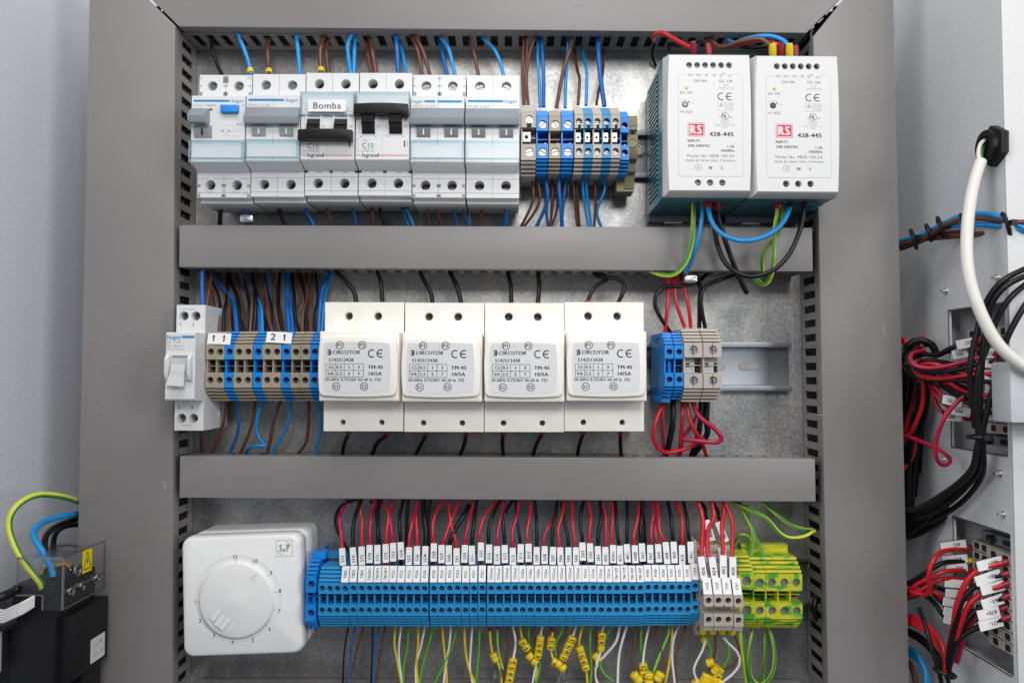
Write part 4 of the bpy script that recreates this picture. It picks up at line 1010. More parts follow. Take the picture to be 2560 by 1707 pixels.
# ================================================================== the middle row
def switch118():
    p = P(475, 917, 51); rt = thing('changeover_switch', 'tall white switch with pale lever, partly over the left duct', 'switch', (p[0], p[1], 8), .2)
    w = 19.0; h1, h2 = 43, 58
    mb = MB(); housing(mb, w, 40.8, -41.6, -21.5, 22.0, h1, h2, [(-4.6, 33.5), (3.2, 33.5)], [(-4.8, -33.6), (3.0, -33.6)], r=3.0, chin=1.0)
    mb.box(w/2-.02, w/2+.02, -30, 30, 2, 30, 'white')
    for y in (30, -32, -14): mb.box(w/2, w/2+.5, y-2, y+2, 10, 16, 'ltgrey')
    mb.build('housing', rt)
    for x, y in ((-4.6, 33), (3.2, 33), (-4.8, -33.6)):
        s_ = MB(); s_.screw(0, 0, 0, 2.7, 'steel', 'cross', 25); s_.build('screw', rt, (x+.4, y, h1-6))
    t = MB(); t.rrect(-5.7, 5.4, -8.8, 7.8, .8, h2, h2+1.0, 'white'); t.box(-5.2, 4.9, -8.2, 5.6, h2+1.0, h2+1.3, 'ltgrey'); t.box(-4.8, 4.6, 5.6, 7.2, h2+1, h2+1.35, 'grey'); t.build('lever_frame', rt)
    for x in (-8.6, 5.8):
        t = MB(); t.side([(8.2, h2-1), (8.2, h2+2), (5, h2+4.4), (-4, h2+4.4), (-8.6, h2+2.4), (-9, h2-1)], x, x+2.4, 'white'); t.build('cheek', rt, bevel=.4)
    t = MB(); t.prism([(-5.2, -6), (4.8, -6), (4.2, -12.5), (-6.6, -11.8)], h2+4, h2+5.4, 'ltgrey' if False else 'white'); t.side([(2, h2+1), (-4, h2+1.3), (-12, h2+4.2), (-12, h2+4.9), (-5, h2+4.9), (1, h2+2)], -4.8, 4.2, 'ltgrey'); t.build('lever', rt)
    ink = MB(); h = h2+.05
    ink_text(ink, 'hager', -8.9, 18.9, 2.6, 'inkblue', h, bold=.25, xs=1.05); ink_rect(ink, .9, 8.6, 18.2, 19.8, 'inkblue', h)
    ink_text(ink, 'SF 118', -9, 15.7, 1.9, 'inkgrey', h, xs=1.1); ink_text(ink, '25 A', -9, 13.3, 1.9, 'inkgrey', h, xs=1.1); ink_text(ink, '250 V~', -2.9, 13.1, 1.2, 'inkgrey', h)
    ink_text(ink, '556116 \u2264 50 Hz', -9, 11.1, 1.1, 'inkgrey', h); ink_line(ink, 5, 11.5, 6.4, 14.5, .15, 'inkgrey', h); ink_line(ink, 7, 12, 8.2, 13.8, .15, 'inkgrey', h)
    ink_text(ink, '1', -6.6, 27.8, 2.2, 'ink', h1+.05, 'c'); ink_text(ink, '3', 1.7, 27.8, 2.2, 'ink', h1+.05, 'c'); ink_text(ink, '2', -6.6, -26.4, 2.2, 'ink', h1+.05, 'c'); ink_text(ink, '4', 1.9, -26.4, 2.2, 'ink', h1+.05, 'c')
    ink_path(ink, [(-5.2, 37.1), (-4.6, 37.9), (2.9, 37.9)], .18, 'ink', h1+.05); ink_path(ink, [(-5.4, -37.2), (-4.6, -38.1), (2.2, -38.1)], .18, 'ink', h1+.05)
    ink_line(ink, .2, -.6, .2, 2.4, .2, 'inkgrey', h2+1.34)
    ink.build('lettering', rt); return rt
switch118()

G2 = 'tan and blue terminal blocks left of the transformers'
TT = {c: tb_parts(6.2, 4.3, 14.3, 23.2, 43, 31, c, 2.15, hole_dx=.2) for c in ('tan', 'blue')}
cx2 = [526.9, 550, 573.6, 597.3, 620.3, 645.3, 668.6, 691.8, 716, 739.6, 763.5, 786.8]
cc = ['tan', 'tan', 'blue', 'tan', 'tan', 'blue', 'tan', 'tan', 'blue', 'tan', 'tan', 'blue']
for i, (px, c) in enumerate(zip(cx2, cc)):
    tb_place(TT[c], '%s terminal block, %s from the left in the run of twelve' % (c, nth(i)), px, 914.7+random.uniform(-.4, .4), group=G2)
def paper_tag(label, x0, y0, x1, y1, h, text, ang, xs):
    p = P((x0+x1)/2, (y0+y1)/2, h); s_ = 3.87; w = (x1-x0)/s_; hh = (y1-y0)/s_
    rt = thing('paper_label', label, 'label', p, ang)
    rt.rotation_euler = (R(-14), R(ang), 0)
    mb = MB(); n = 8
    for i in range(n):                                          # slightly curled paper
        a, b = -w/2+w*i/n, -w/2+w*(i+1)/n; f = lambda x: -.7*(x/(w/2))**2
        mb.prism([(a, -hh/2), (b, -hh/2), (b, hh/2), (a, hh/2)], (f((a+b)/2))-.1, (f((a+b)/2))+.12, 'paper')
    mb.build('paper', rt)
    t = MB()
    for tx, s in text:
        ink_text(t, s, tx, .2, 4.4, 'ink', .3, 'c', bold=.15, xs=xs)
        if s == '1': ink_line(t, tx-1.25, 1.1, tx-.1, 2.2, .5, 'ink', .31)
    t.build('lettering', rt); return rt
paper_tag('white sticker reading 1 1 across the left tan terminals', 518, 832, 577, 861, 50.8, [(-3.2, '1'), (3.6, '1')], 2.0, 1.1)
paper_tag('white sticker reading 2 1 across the middle of the tan terminals', 665, 829, 730, 858, 50.8, [(-3.6, '2'), (3.9, '1')], 3.0, 1.15)

def transformer(label, pxb, pyb, dpy=0):
    p = P(pxb, pyb, 51); rt = thing('current_transformer', label, 'transformer', (p[0], p[1], 8), .15, 'cream current transformers in the middle row')
    h1, h2 = 43.0, 58.5; w = 52.0
    mb = MB()
    mb.rrect(-w/2, w/2, -42.3, 42.3, 1.2, 0, h1-8, 'cream')
    for (y0, y1, holes, r) in ((20, 42.3, [(-10.4, 33.2), (8.8, 33.2)], 2.75), (-42.3, -20, [(-13.6, -36.6), (11.9, -36.6)], 1.95)):
        mb.holed(-w/2, w/2, y0, y1, h1, [(x, y, r) for x, y in holes], 13.5, 'cream', 'dark')
        for a, b in (((-w/2, y0), (w/2, y0)), ((w/2, y0), (w/2, y1)), ((w/2, y1), (-w/2, y1)), ((-w/2, y1), (-w/2, y0))):
            mb.face([(*a, h1-15), (*b, h1-15), (*b, h1), (*a, h1)], 'cream')
    mb.build('housing', rt, bevel=.5, bang=70)
    mb = MB(); mb.rrect(-w/2+.3, w/2-.6, -22.2, 22.4, .8, h1-8, h2, 'cream', inset=1.2)
    mb.build('cover', rt)
    mb = MB(); mb.prism(bowed(-24.8, 23.8, -18.6, 17.9, 1.1, 2.6), h2, h2+3.0, 'cream', inset=1.3)
    fr = mb.build('cover_pad', rt)
    mb = MB(); mb.prism(bowed(-21.6, 19.6, -16.0, 14.6, .9, 1.2), h2+3.0, h2+3.15, 'label')
    lb = mb.build('label', rt)
    for x, y, r in ((-10.4, 33.2, 2.5), (8.8, 33.2, 2.5), (-13.6, -36.6, 1.7), (11.9, -36.6, 1.7)):
        s_ = MB(); s_.screw(0, 0, 0, r, 'steel', 'cross', random.uniform(0, 90)); s_.build('screw', rt, (x+.2, y-.2, h1-6.5))
    t = MB(); h = h2+3.2; cu, cvv = 377.0, 806.0
    X_ = lambda u: (u-cu-5)/3.135/3.93; Y_ = lambda v: (cvv-v)/3.135/3.93
    for u, v, s in ((234, 642, 'P1'), (409, 642, 'P2'), (210, 965, 'S1'), (427, 963, 'S2')):
        ink_ring(t, X_(u), Y_(v), 2.4, .42, 'ink', h); ink_text(t, s, X_(u), Y_(v), 2.3, 'ink', h, 'c', bold=.22)
    t.prism(rr(X_(139), X_(167), Y_(720), Y_(676), .5, 3), h-.03, h, 'ink'); ink_ring(t, X_(153), Y_(698), .9, .35, 'label', h+.03, 60, 300, 12)
    ink_text(t, 'CIRCUTOR', X_(174), Y_(697), 2.3, 'ink', h, bold=.25, slant=.25, xs=.98)
    ink_ce(t, X_(514), Y_(706), 5.3, .75, h); ink_text(t, '5142512438', X_(247), Y_(756), 2.1, 'ink', h, 'c', bold=.2, xs=.96)
    x0, x1, x2, x3, x4 = X_(129), X_(200), X_(271), X_(343), X_(422); y0, y1, y2 = Y_(786), Y_(838), Y_(889)
    for a in ((x0, y0, x4, y0), (x0, y1, x4, y1), (x0, y2, x4, y2), (x0, y0, x0, y2), (x1, y0, x1, y2), (x2, y0, x2, y2), (x3, y0, x3, y2), (x4, y0, x4, y2)): ink_line(t, *a, .28, 'ink', h)
    for u, v, s in ((172, 812, 'CL'), (232, 812, '0.5'), (310, 812, '1'), (385, 812, '3'), (165, 864, 'VA'), (232, 864, '2.5'), (310, 864, '5'), (385, 864, '7')): ink_text(t, s, X_(u), Y_(v), 2.0, 'ink', h, 'c', bold=.2)
    ink_text(t, 'TM-45', X_(455), Y_(812), 2.2, 'ink', h, bold=.32, xs=1.05); ink_text(t, '10/5A', X_(455), Y_(863), 2.2, 'ink', h, bold=.28, xs=1.05)
    ink_text(t, '50-60Hz 0.72/3kV', X_(120), Y_(909), 1.85, 'ink', h, bold=.16, xs=.93); ink_text(t, 'Ith 60 In', X_(381), Y_(909), 1.85, 'ink', h, bold=.16, xs=.9); ink_text(t, 'FS5', X_(513), Y_(909), 1.85, 'ink', h, bold=.16, xs=.9)
    t.build('lettering', lb); return rt
for px, py, lab in ((910, 916, 'cream current transformer touching the tan and blue terminals, first of four'), (1111, 917.5, 'cream current transformer, second of four, its label creased above the CL table'),
                    (1311, 917.8, 'cream current transformer, third of four, with a tiny dark fleck beside P1'), (1510.5, 916, 'cream current transformer at the right end, next to the bare bolt')):
    tr = transformer(lab, px, py)
    if 'fleck' in lab:
        f = MB(); ink_line(f, -7.4, 17-4.2, -6.4, 17-3.9, .3, 'ink', 61.75); f.build('fleck', tr)
    if 'creased' in lab:
        f = MB(); ink_path(f, [(-1.6, 14), (-2.2, 9), (-2.6, 3), (-2.4, -3)], .16, 'inkgrey', 61.72); f.build('crease', tr)

# small blue and beige terminals at the right of the middle row
G3 = 'terminal blocks right of the transformers'
T = tb_parts(6.0, 4.6, 13.6, 22.2, 42.5, 32, 'blue', 2.0, hole_dx=.3)
tb_place(T, 'blue terminal block beside the tilted blue end plate', 1672.5, 914, group=G3); tb_place(T, 'blue terminal block touching the beige pair', 1697, 914, group=G3)
T = tb_parts(12.2, 5.2, 15.0, 24.2, 43, 33, 'beige', 2.9, hole_dx=.2, smat='rail')
for px, lab in ((1732.5, 'wide beige terminal block beside the small blue ones'), (1780.5, 'wide beige terminal block next to the bare rail')):
    b = tb_place(T, lab, px, 913, group=G3, sh=1.2)
    t = MB(); t.box(-5, 2.4, -5, 5, 32.1, 36, 'ltgrey'); t.disc(-2.2, .2, 36, 36.1, 1.5, 'dark', 16); t.build('bridge', b)
    t = MB(); t.box(-.12, .12, 5.2, 14.9, 40, 43.06, 'dark'); t.box(-.12, .12, -14.9, -5.2, 40, 43.06, 'dark'); t.build('seam', b)
p = P(1652, 916, 44); rt = thing('end_plate', 'tilted blue end plate left of the two small blue terminals', 'end plate', (p[0], p[1], 8), .3, G3)
mb = MB(); prof = [(22, 4), (22.6, 30), (19, 36), (6, 38.5), (-6, 38.5), (-20, 36), (-23.6, 28), (-23, 4)]
mb.side(prof, -1.6, .6, 'blue'); mb.side([(18, 8), (18, 30), (-18, 30), (-18, 8)], -2.0, -1.6, 'blue2'); mb.box(-3.4, 2.2, 19, 22.4, 14, 34, 'blue'); mb.box(-3.4, 2.2, -24, -20, 14, 32, 'blue')
mb.build('plate', rt, bevel=.3); rt.rotation_euler = (0, R(.3), R(9))

GG = 'wires above the tan and blue terminals'
mid_top = [
 ('w_dblue', 11, [(502, 672), (505, 710), (507, 766, 34)]), ('w_brown', 10, [(530, 678), (524, 715), (517, 766, 34)]), ('w_brown', 8, [(517, 680), (535, 735), (545, 780), (551, 832)]),
 ('w_black', 9, [(592, 692), (568, 745), (560, 780), (560, 832)]), ('w_brown', 8, [(568, 690), (570, 745), (572, 790), (577, 832)]), ('w_dblue', 12, [(577, 700), (582, 750), (589, 790), (593, 832)]),
 ('w_black', 8.5, [(600, 695), (592, 740), (600, 790), (612, 832)]), ('w_brown', 8, [(630, 690), (629, 745), (625, 832)]), ('w_black', 9.5, [(644, 690), (640, 745), (635, 832)]),
 ('w_dblue', 11, [(653, 695), (646, 770), (650, 832)]), ('w_blue', 7, [(652, 700), (650, 760), (657, 832)]), ('w_black', 7, [(643, 690), (646, 740), (655, 780), (665, 805), (668, 832)]),
 ('w_brown', 8.5, [(672, 690), (666, 745), (670, 790), (682, 832)]), ('w_brown', 8, [(700, 690), (685, 740), (690, 790), (701, 832)]), ('w_black', 10, [(708, 688), (696, 745), (700, 790), (707, 832)]),
 ('w_dblue', 11, [(724, 685), (716, 745), (720, 790), (724, 832)]), ('w_dblue', 9, [(727, 690), (723, 745), (729, 790), (733, 832)]), ('w_black', 9, [(742, 690), (735, 735), (738, 790), (750, 832)]),
 ('w_brown', 9, [(770, 688), (768, 740), (758, 780), (756, 832)]), ('w_black', 6.5, [(776, 690), (769, 740), (765, 790), (771, 832)]), ('w_brown', 8.5, [(793, 690), (779, 745), (776, 790), (778, 832)]),
 ('w_dblue', 12, [(826, 682), (806, 725), (800, 780), (797, 832)]), ('w_blue', 8, [(830, 685), (815, 730), (808, 780), (805, 832)]),
]
run(mid_top, '{c} wire above the run of twelve terminals, {n} from the left', GG, wall=Z1B, inside=8, h_end=30)
back_rows = []  # extra wires at random, added for denser shade behind the front ones
for i, px in enumerate((541, 553, 585, 607, 621, 662, 676, 691, 737, 760, 787)):
    m = ('w_brown', 'w_black', 'w_black', 'w_brown', 'w_black', 'w_brown', 'w_black', 'w_dblue', 'w_brown', 'w_black', 'w_black')[i]
    dx = random.uniform(-14, 14)
    back_rows.append((m, random.uniform(6.5, 9), [(px+dx, 690), (px+dx*.9+random.uniform(-6, 6), 745), (px+random.uniform(-6, 6), 790), (px, 834)]))
run(back_rows, '{c} wire in the rear layer above the twelve terminals, {n} from the left', GG, wall=Z1B, inside=8, h_end=20)
GH = 'black wires from the upper cross duct into the transformers'
run([('w_black', 12, [(837, 676), (862, 700), (885, 730), (892, 765, 36)]), ('w_black', 11, [(943, 676), (952, 705), (957, 765, 36)]), ('w_black', 11, [(1050, 677), (1062, 705), (1078, 735), (1082, 765, 36)]),
     ('w_black', 12, [(1124, 677), (1142, 715), (1155, 765, 36)]), ('w_black', 11, [(1269, 678), (1277, 715), (1278, 765, 36)]), ('w_black', 11.5, [(1345, 677), (1348, 715), (1344, 765, 36)])],
    'black wire into the transformer tops, {n} from the left of that row', GH, wall=Z1B, h_end=36)
wire('black wire crossing itself above the last transformer, left leg with red ferrule', [(1482, 676, 18), (1492, 690, 22), (1520, 698, 26), (1500, 708, 30), (1482, 725, 34), (1470, 752, 36), (1466, 768, 36)], 1.4, 'w_black', GH, ends=[(-1, 'ferred', 5, 1.8)])
wire('black wire bending sharply into the last transformer', [(1490, 674, 22), (1515, 692, 28), (1545, 698, 32), (1561, 710, 36), (1558, 730, 38), (1548, 752, 38), (1544, 768, 38)], 1.5, 'w_black', GH)
GI = 'wires below the middle row'
run([('w_brown', 9, [(503, 1060, 26), (504, 1100, 22), (505, 1128, 14), (505, 1136, 10)]),
     ('w_brown', 8.5, [(568, 995), (560, 1050), (545, 1100), (526, 1136)]), ('w_dblue', 8.5, [(592, 995), (598, 1050), (592, 1090), (573, 1136)]),
     ('w_brown', 8.5, [(637, 995), (632, 1050), (618, 1095), (598, 1138)]),
     ('w_blue', 9, [(658, 995), (644, 1040), (643, 1085), (663, 1112, 24), (655, 1113, 26), (625, 1118, 22), (612, 1134, 14)]), ('w_brown', 9, [(703, 995), (685, 1050), (676, 1100), (668, 1138)]),
     ('w_blue', 8.5, [(727, 995), (722, 1050), (700, 1100), (675, 1138)]), ('w_brown', 8.5, [(771, 995), (771, 1060), (765, 1105), (742, 1138)]), ('w_blue', 8.5, [(796, 995), (801, 1060), (797, 1100), (783, 1138)])],
    '{c} wire under the middle row, {n} from the left edge', GI, h_mid=26, h_end=14)
GJ = 'black wires below the transformers with dark red ferrules'
EB = dict(ends=[(0, 'ferred', 6, 1.9)])
run([('w_black', 10, [(870, 1066, 32), (870, 1085, 32), (860, 1110, 26), (856, 1140, 18)], dict(EB)), ('w_black', 11, [(969, 1066, 32), (968, 1085, 32), (942, 1108, 26), (930, 1140, 18)], dict(EB)),
     ('w_black', 10, [(1066, 1066, 32), (1065, 1085, 32), (1050, 1115, 26), (1038, 1140, 18)], dict(EB)), ('w_black', 10, [(1166, 1066, 32), (1165, 1085, 32), (1160, 1112, 26), (1149, 1140, 18)], dict(EB)),
     ('w_black', 10, [(1258, 1066, 32), (1257, 1085, 32), (1256, 1112, 26), (1259, 1142, 18)], dict(EB)), ('w_black', 10, [(1355, 1066, 32), (1354, 1085, 32), (1340, 1112, 26), (1332, 1142, 18)], dict(EB)),
     ('w_black', 10, [(1458, 1066, 32), (1457, 1085, 32), (1448, 1112, 26), (1443, 1142, 18)], dict(EB)), ('w_black', 10, [(1552, 1066, 32), (1551, 1085, 32), (1551, 1112, 26), (1553, 1142, 18)], dict(EB))],
    'black wire with dark red ferrule under the transformers, {n} from the left', GJ)
GK = 'wires around the small blue and beige terminals'
W_ = lambda lab, pts, r, m, **k: wire(lab, pts, r, m, GK, **k)
W_('black wire looping left of the small blue terminals', [(1768, 684, 18), (1745, 704, 24), (1700, 716, 30), (1665, 716, 32), (1642, 735, 34), (1638, 765, 34), (1655, 800, 32), (1677, 832, 28)], 1.4, 'w_black')
W_('red wire straight down into the blue terminals', [(1667, 676, 18), (1671, 700, 26), (1669, 760, 32), (1662, 832, 30)], 1.35, 'w_red')
W_('red wire bending down to the blue and beige joint', [(1693, 684, 20), (1687, 705, 28), (1692, 760, 32), (1712, 818, 30)], 1.3, 'w_red')
W_('red wire into the top of the wide beige terminal', [(1700, 688, 18), (1712, 725, 30), (1722, 770, 32), (1727, 820, 30)], 1.3, 'w_red')
W_('black wire into the gap between the two beige terminals', [(1743, 700, 24), (1751, 720, 28), (1749, 760, 30), (1748, 820, 28)], 1.5, 'w_black')
W_('black wire curving in from the loop to the right beige terminal', [(1835, 688, 24), (1800, 700, 30), (1765, 715, 32), (1752, 745, 33), (1757, 790, 32), (1763, 820, 30)], 1.4, 'w_black')
W_('red wire loop hanging furthest left under the blue terminals', [(1664, 1000, 28), (1640, 1050, 34), (1634, 1095, 34), (1655, 1128, 30), (1690, 1128, 26), (1730, 1115, 26), (1760, 1095, 30)], 1.45, 'w_red')
W_('red wire running straight down under the blue terminals', [(1659, 1000, 26), (1656, 1060, 26), (1660, 1142, 18)], 1.3, 'w_crim')
W_('thick black wire under the blue terminals', [(1683, 1000, 26), (1681, 1060, 28), (1672, 1110, 24), (1664, 1140, 16)], 2.1, 'w_black')
W_('red wire straight down under the left beige terminal', [(1706, 1000, 28), (1705, 1060, 30), (1698, 1142, 18)], 1.4, 'w_red')
W_('red wire slanting down to the duct under the right beige terminal', [(1715, 1000, 30), (1728, 1060, 34), (1752, 1100, 30), (1767, 1142, 18)], 1.4, 'w_red')
W_('crimson wire loop hanging furthest right under the beige terminals', [(1730, 1000, 32), (1748, 1040, 38), (1785, 1070, 40), (1803, 1092, 40), (1795, 1105, 38), (1755, 1103, 36), (1710, 1098, 32)], 1.6, 'w_crim')
W_('red wire crossing behind the loop under the beige terminals', [(1742, 1040, 26), (1725, 1070, 26), (1708, 1092, 26), (1700, 1140, 20)], 1.3, 'w_crim')
W_('black wire bundle strand behind the red loops, left one', [(1753, 1000, 24), (1752, 1040, 24), (1745, 1090, 22), (1728, 1140, 16)], 1.9, 'w_black')
W_('black wire bundle strand behind the red loops, right one', [(1768, 1000, 24), (1766, 1050, 24), (1768, 1085, 22), (1742, 1125, 18), (1728, 1142, 14)], 2.1, 'w_black')
# ================================================================== the bottom row
def thermostat():
    h = 46.0; q = [P(x, y, h) for x, y in ((448, 1345.6), (751, 1335), (762, 1632), (458, 1641.5))]
    cx = sum(p[0] for p in q)/4; cy = sum(p[1] for p in q)/4
    rt = thing('speed_controller', 'square white dial controller mounted slightly askew at the lower left', 'controller', (cx, cy, 0.3), 0)
    W, Hh = 79.2, 78.0
    mb = MB(); out = rr(-W/2, W/2, -Hh/2, Hh/2, 6.5, 6); n = len(out)
    def scaled(o_, k, dy=0): return [(x*k, y*k+dy) for x, y in o_]
    rings = [(scaled(out, .985), 0), (scaled(out, .99), 30), (scaled(out, .975), 31), (scaled(out, .975), 32.2), (scaled(out, .995), 33), (scaled(out, 1.0), 40), (scaled(out, .992), 43.5), (scaled(out, .972), 45.4), (scaled(out, .945), h)]
    V = [[mb.v(x, y, hh) for x, y in o_] for o_, hh in rings]
    for a, b in zip(V, V[1:]):
        for i in range(n): mb.face([a[i], a[(i+1) % n], b[(i+1) % n], b[i]], 'white2')
    mb.face(V[-1], 'white2'); mb.face(V[0][::-1], 'white2'); mb.build('case', rt, sharp=50)
    s_ = 3.287*3.79; r_ = R(2.0)
    def L(u, v):                                      # crop pixel of the photo to local mm, un-rotated
        p = P(430+u/3.287, 1230+v/3.287, h); x, y = p[0]-cx, p[1]-cy
        return (x*math.cos(-r_)-y*math.sin(-r_), x*math.sin(-r_)+y*math.cos(-r_))
    dx, dy = L(540, 880); Rd = 24.6
    mb = MB(); mb.ring(dx, dy, Rd+.6, Rd+4.6, h-.6, h+.02, 'white2', 56)
    mb.ring(dx, dy, Rd+3.9, Rd+4.6, h, h+.12, 'white2', 56); mb.build('dial_recess', rt)
    mb = MB(); prof = [(Rd, 0.1), (Rd, 1.8), (Rd-.5, 2.6), (Rd-1.6, 2.95), (Rd-8, 3.8), (6, 4.9), (3, 5.3), (1.2, 5.4)]; sg = 64; rg = []
    for r, z in prof: rg.append([mb.v(r*math.cos(2*math.pi*i/sg), r*math.sin(2*math.pi*i/sg), z) for i in range(sg)])
    for a, b in zip(rg, rg[1:]):
        for i in range(sg): mb.face([a[i], a[(i+1) % sg], b[(i+1) % sg], b[i]], 'white2')
    mb.face(rg[-1], 'white2')
    dial = mb.build('dial', rt, (dx, dy, h), sharp=60)
    mb = MB()
    def DL_(u, v): x, y = L(u, v); return (x-dx, y-dy)
    for a, b in (((425, 928), (350, 1030)), ((468, 960), (385, 1075)), ((510, 990), (420, 1100))):
        A_, B_ = DL_(*a), DL_(*b); L_ = math.hypot(B_[0]-A_[0], B_[1]-A_[1]); d = ((B_[0]-A_[0])/L_, (B_[1]-A_[1])/L_); nx = (-d[1]*1.7, d[0]*1.7)
        pts = [(A_[0]-nx[0]-d[0]*0, A_[1]-nx[1]), (A_[0]+nx[0], A_[1]+nx[1]), (B_[0]+nx[0], B_[1]+nx[1]), (B_[0]-nx[0], B_[1]-nx[1])]
        ink_path(mb, pts, .24, 'label', 4.5, True); mb.prism(pts, 3.4, 4.38, 'white2')
    A_, B_, C_ = DL_(716, 652), DL_(663, 690), DL_(688, 722); ink_path(mb, [B_, A_], .35, 'ltgrey', 4.15); ink_path(mb, [A_, C_, B_], .2, 'label', 4.15)
    mb.build('grip', dial)
    t = MB(); hh = h+.15
    for s, u, v, tu, tv in (('O', 523, 530, 526, 566), ('10', 683, 563, 670, 594), ('9', 815, 661, 789, 684), ('8', 890, 808, 850, 818), ('7', 884, 972, 846, 961), ('6', 805, 1120, 775, 1088), ('5', 666, 1212, 654, 1172), ('4', 500, 1230, 508, 1192), ('3', 348, 1172, 370, 1142), ('2', 233, 1053, 266, 1036), ('1', 193, 897, 226, 892)):
        x, y = L(u, v); ink_text(t, s, x, y, 2.5, 'digit', hh, 'c', bold=.1)
        x, y = L(tu, tv); a = math.atan2(y-dy, x-dx); ink_line(t, x-math.cos(a)*.7, y-math.sin(a)*.7, x+math.cos(a)*.7, y+math.sin(a)*.7, .22, 'ink', hh)
    x0, y0 = L(858, 524); x1, y1 = L(990, 392); cx_, cy_ = (x0+x1)/2, (y0+y1)/2; x0, x1, y0, y1 = cx_-5.3, cx_+5.3, cy_-5.3, cy_+5.3
    ink_path(t, [(x0, y0), (x1, y0), (x1, y1), (x0, y1)], .2, 'inkgrey', hh, True)
    ink_ring(t, cx_, cy_, 4.4, .28, 'inkgrey', hh, 15, 80, 12); ink_ring(t, cx_, cy_, 4.4, .28, 'inkgrey', hh, 185, 260, 12)
    ink_text(t, 'S', cx_-2.2, cy_+.3, 4.4, 'inkgrey', hh, 'c', bold=.45, xs=.62); ink_text(t, 'P', cx_+2.4, cy_+.3, 4.4, 'inkgrey', hh, 'c', bold=.45, xs=.62); ink_text(t, '&', cx_, cy_-1.2, 2, 'inkgrey', hh, 'c', bold=.15)
    ink_ring(t, *L(243, 530), .15, .3, 'inkgrey', hh, seg=8)
    t.build('lettering', rt)
    rt.rotation_euler = (0, -r_, 0)
    return rt
thermostat()

G4 = 'blue terminal blocks of the long bottom strip'
TB3 = tb_parts(5.13, 3.5, 10.6, 19.3, 42, 35, 'blue3', 1.85, hole_dx=.1, deep=12, part=.95)
sx3 = [805, 824, 843, 862, 882.4, 903.2, 923, 942.7, 962.8, 982, 1002, 1021.8, 1041.5, 1061, 1084, 1104, 1123.8, 1143.4, 1163.5, 1184, 1205, 1227, 1247, 1267, 1287, 1306, 1326, 1346, 1365.3, 1385, 1405, 1425, 1444.7, 1464, 1483.2, 1502.8, 1522.3, 1542, 1561.7, 1581.2, 1600.8, 1620.4, 1640, 1660, 1679.8, 1699.3, 1718.8, 1738]
tags3 = ['', '', '']+['TB02']*3+['TB5W1']*3+['PS52']*3+['PS50']*3+['PS54']*3+['PS51']*3+['TS54out']*4+['TS50in']*4+['TS52out']*4+['TS51in']*4+['TB4 V39']*2+['TB4 A07']*2+['PS40']*3+['TS43']*4
markers = ['573', '574-', '575', '570', '571-', '572', '553', '554-', '555', '556', '557-', '558', '559', '560-', '561', '550', '551-', '552', '515', '514', '513', '512', '511', '510', '509', '508', '507', '506', '505', '504', '503', '502', '501', '500', '470+', '471-', '481-', '480+', '563-', '562', '564', '408', '409', '410', '411']
_tagmesh = {}
def tag_part(parent, text, w, ln, loc, tilt, cap=1.9, xs=.8, ang=90, mname='paper'):
    key = (text, w, ln)
    if key not in _tagmesh:
        mb = MB(); mb.box(-w/2, w/2, -ln/2, ln/2, 0, .5, mname); a = mb.mesh('marker_tag')
        t = MB(); ink_text(t, text, 0, 0, cap, 'ink', .53, 'c', ang=ang, xs=xs, bold=.12); _tagmesh[key] = (a, t.mesh('lettering'))
    a, t = _tagmesh[key]
    o = put('marker_tag', a, parent, loc, (tilt, 0, 0)); put('lettering', t, o); return o
for i, (px, tx) in enumerate(zip(sx3, tags3)):
    y = lerp(1497.5, 1496.5, i/47) - (5 if i == 47 else 0) - (1.2 if 40 < i < 47 else 0)
    mk = markers[i-3] if i > 2 else None
    lab = ('untagged blue terminal, %s from the dial controller' % nth(i)) if i < 3 else 'blue terminal tagged %s, under wire sleeve %s, %s from the dial controller' % (tx, mk, nth(i))
    b = tb_place(TB3, lab, px, y+random.uniform(-.5, .5), roll=.1, group=G4, xoff=random.uniform(-.05, .05))
    if tx: tag_part(b, tx, 4.65, 10.4, (random.uniform(-.12, .12), 15.9, 40.6), R(-22), xs=.72 if len(tx) > 5 else .85)
    if i == 2:
        m_ = MB(); m_.box(-13, 2.5, 22, 26, 16, 22, 'blue2'); m_.build('rear_flange', b)
T = tb_parts(6.9, 3.9, 14.6, 22.6, 43.5, 32, 'blue', 2.2, hole_dx=.4)
tb_place(T, 'larger bright blue terminal partly hidden behind the dial controller', 778, 1494, group=G4)
p = P(795, 1494, 40); rt = thing('end_clamp', 'blue end clamp standing behind the larger blue terminal', 'end clamp', (p[0], p[1], 8), .3)
mb = MB(); mb.side([(29, 0), (29, 25), (25, 27), (20, 36), (8, 38), (-18, 38), (-21, 32), (-24, 0)], -2.2, -.4, 'blue'); mb.box(-6, 3.5, 24, 29, 18, 27, 'blue'); mb.build('bracket', rt, bevel=.3)

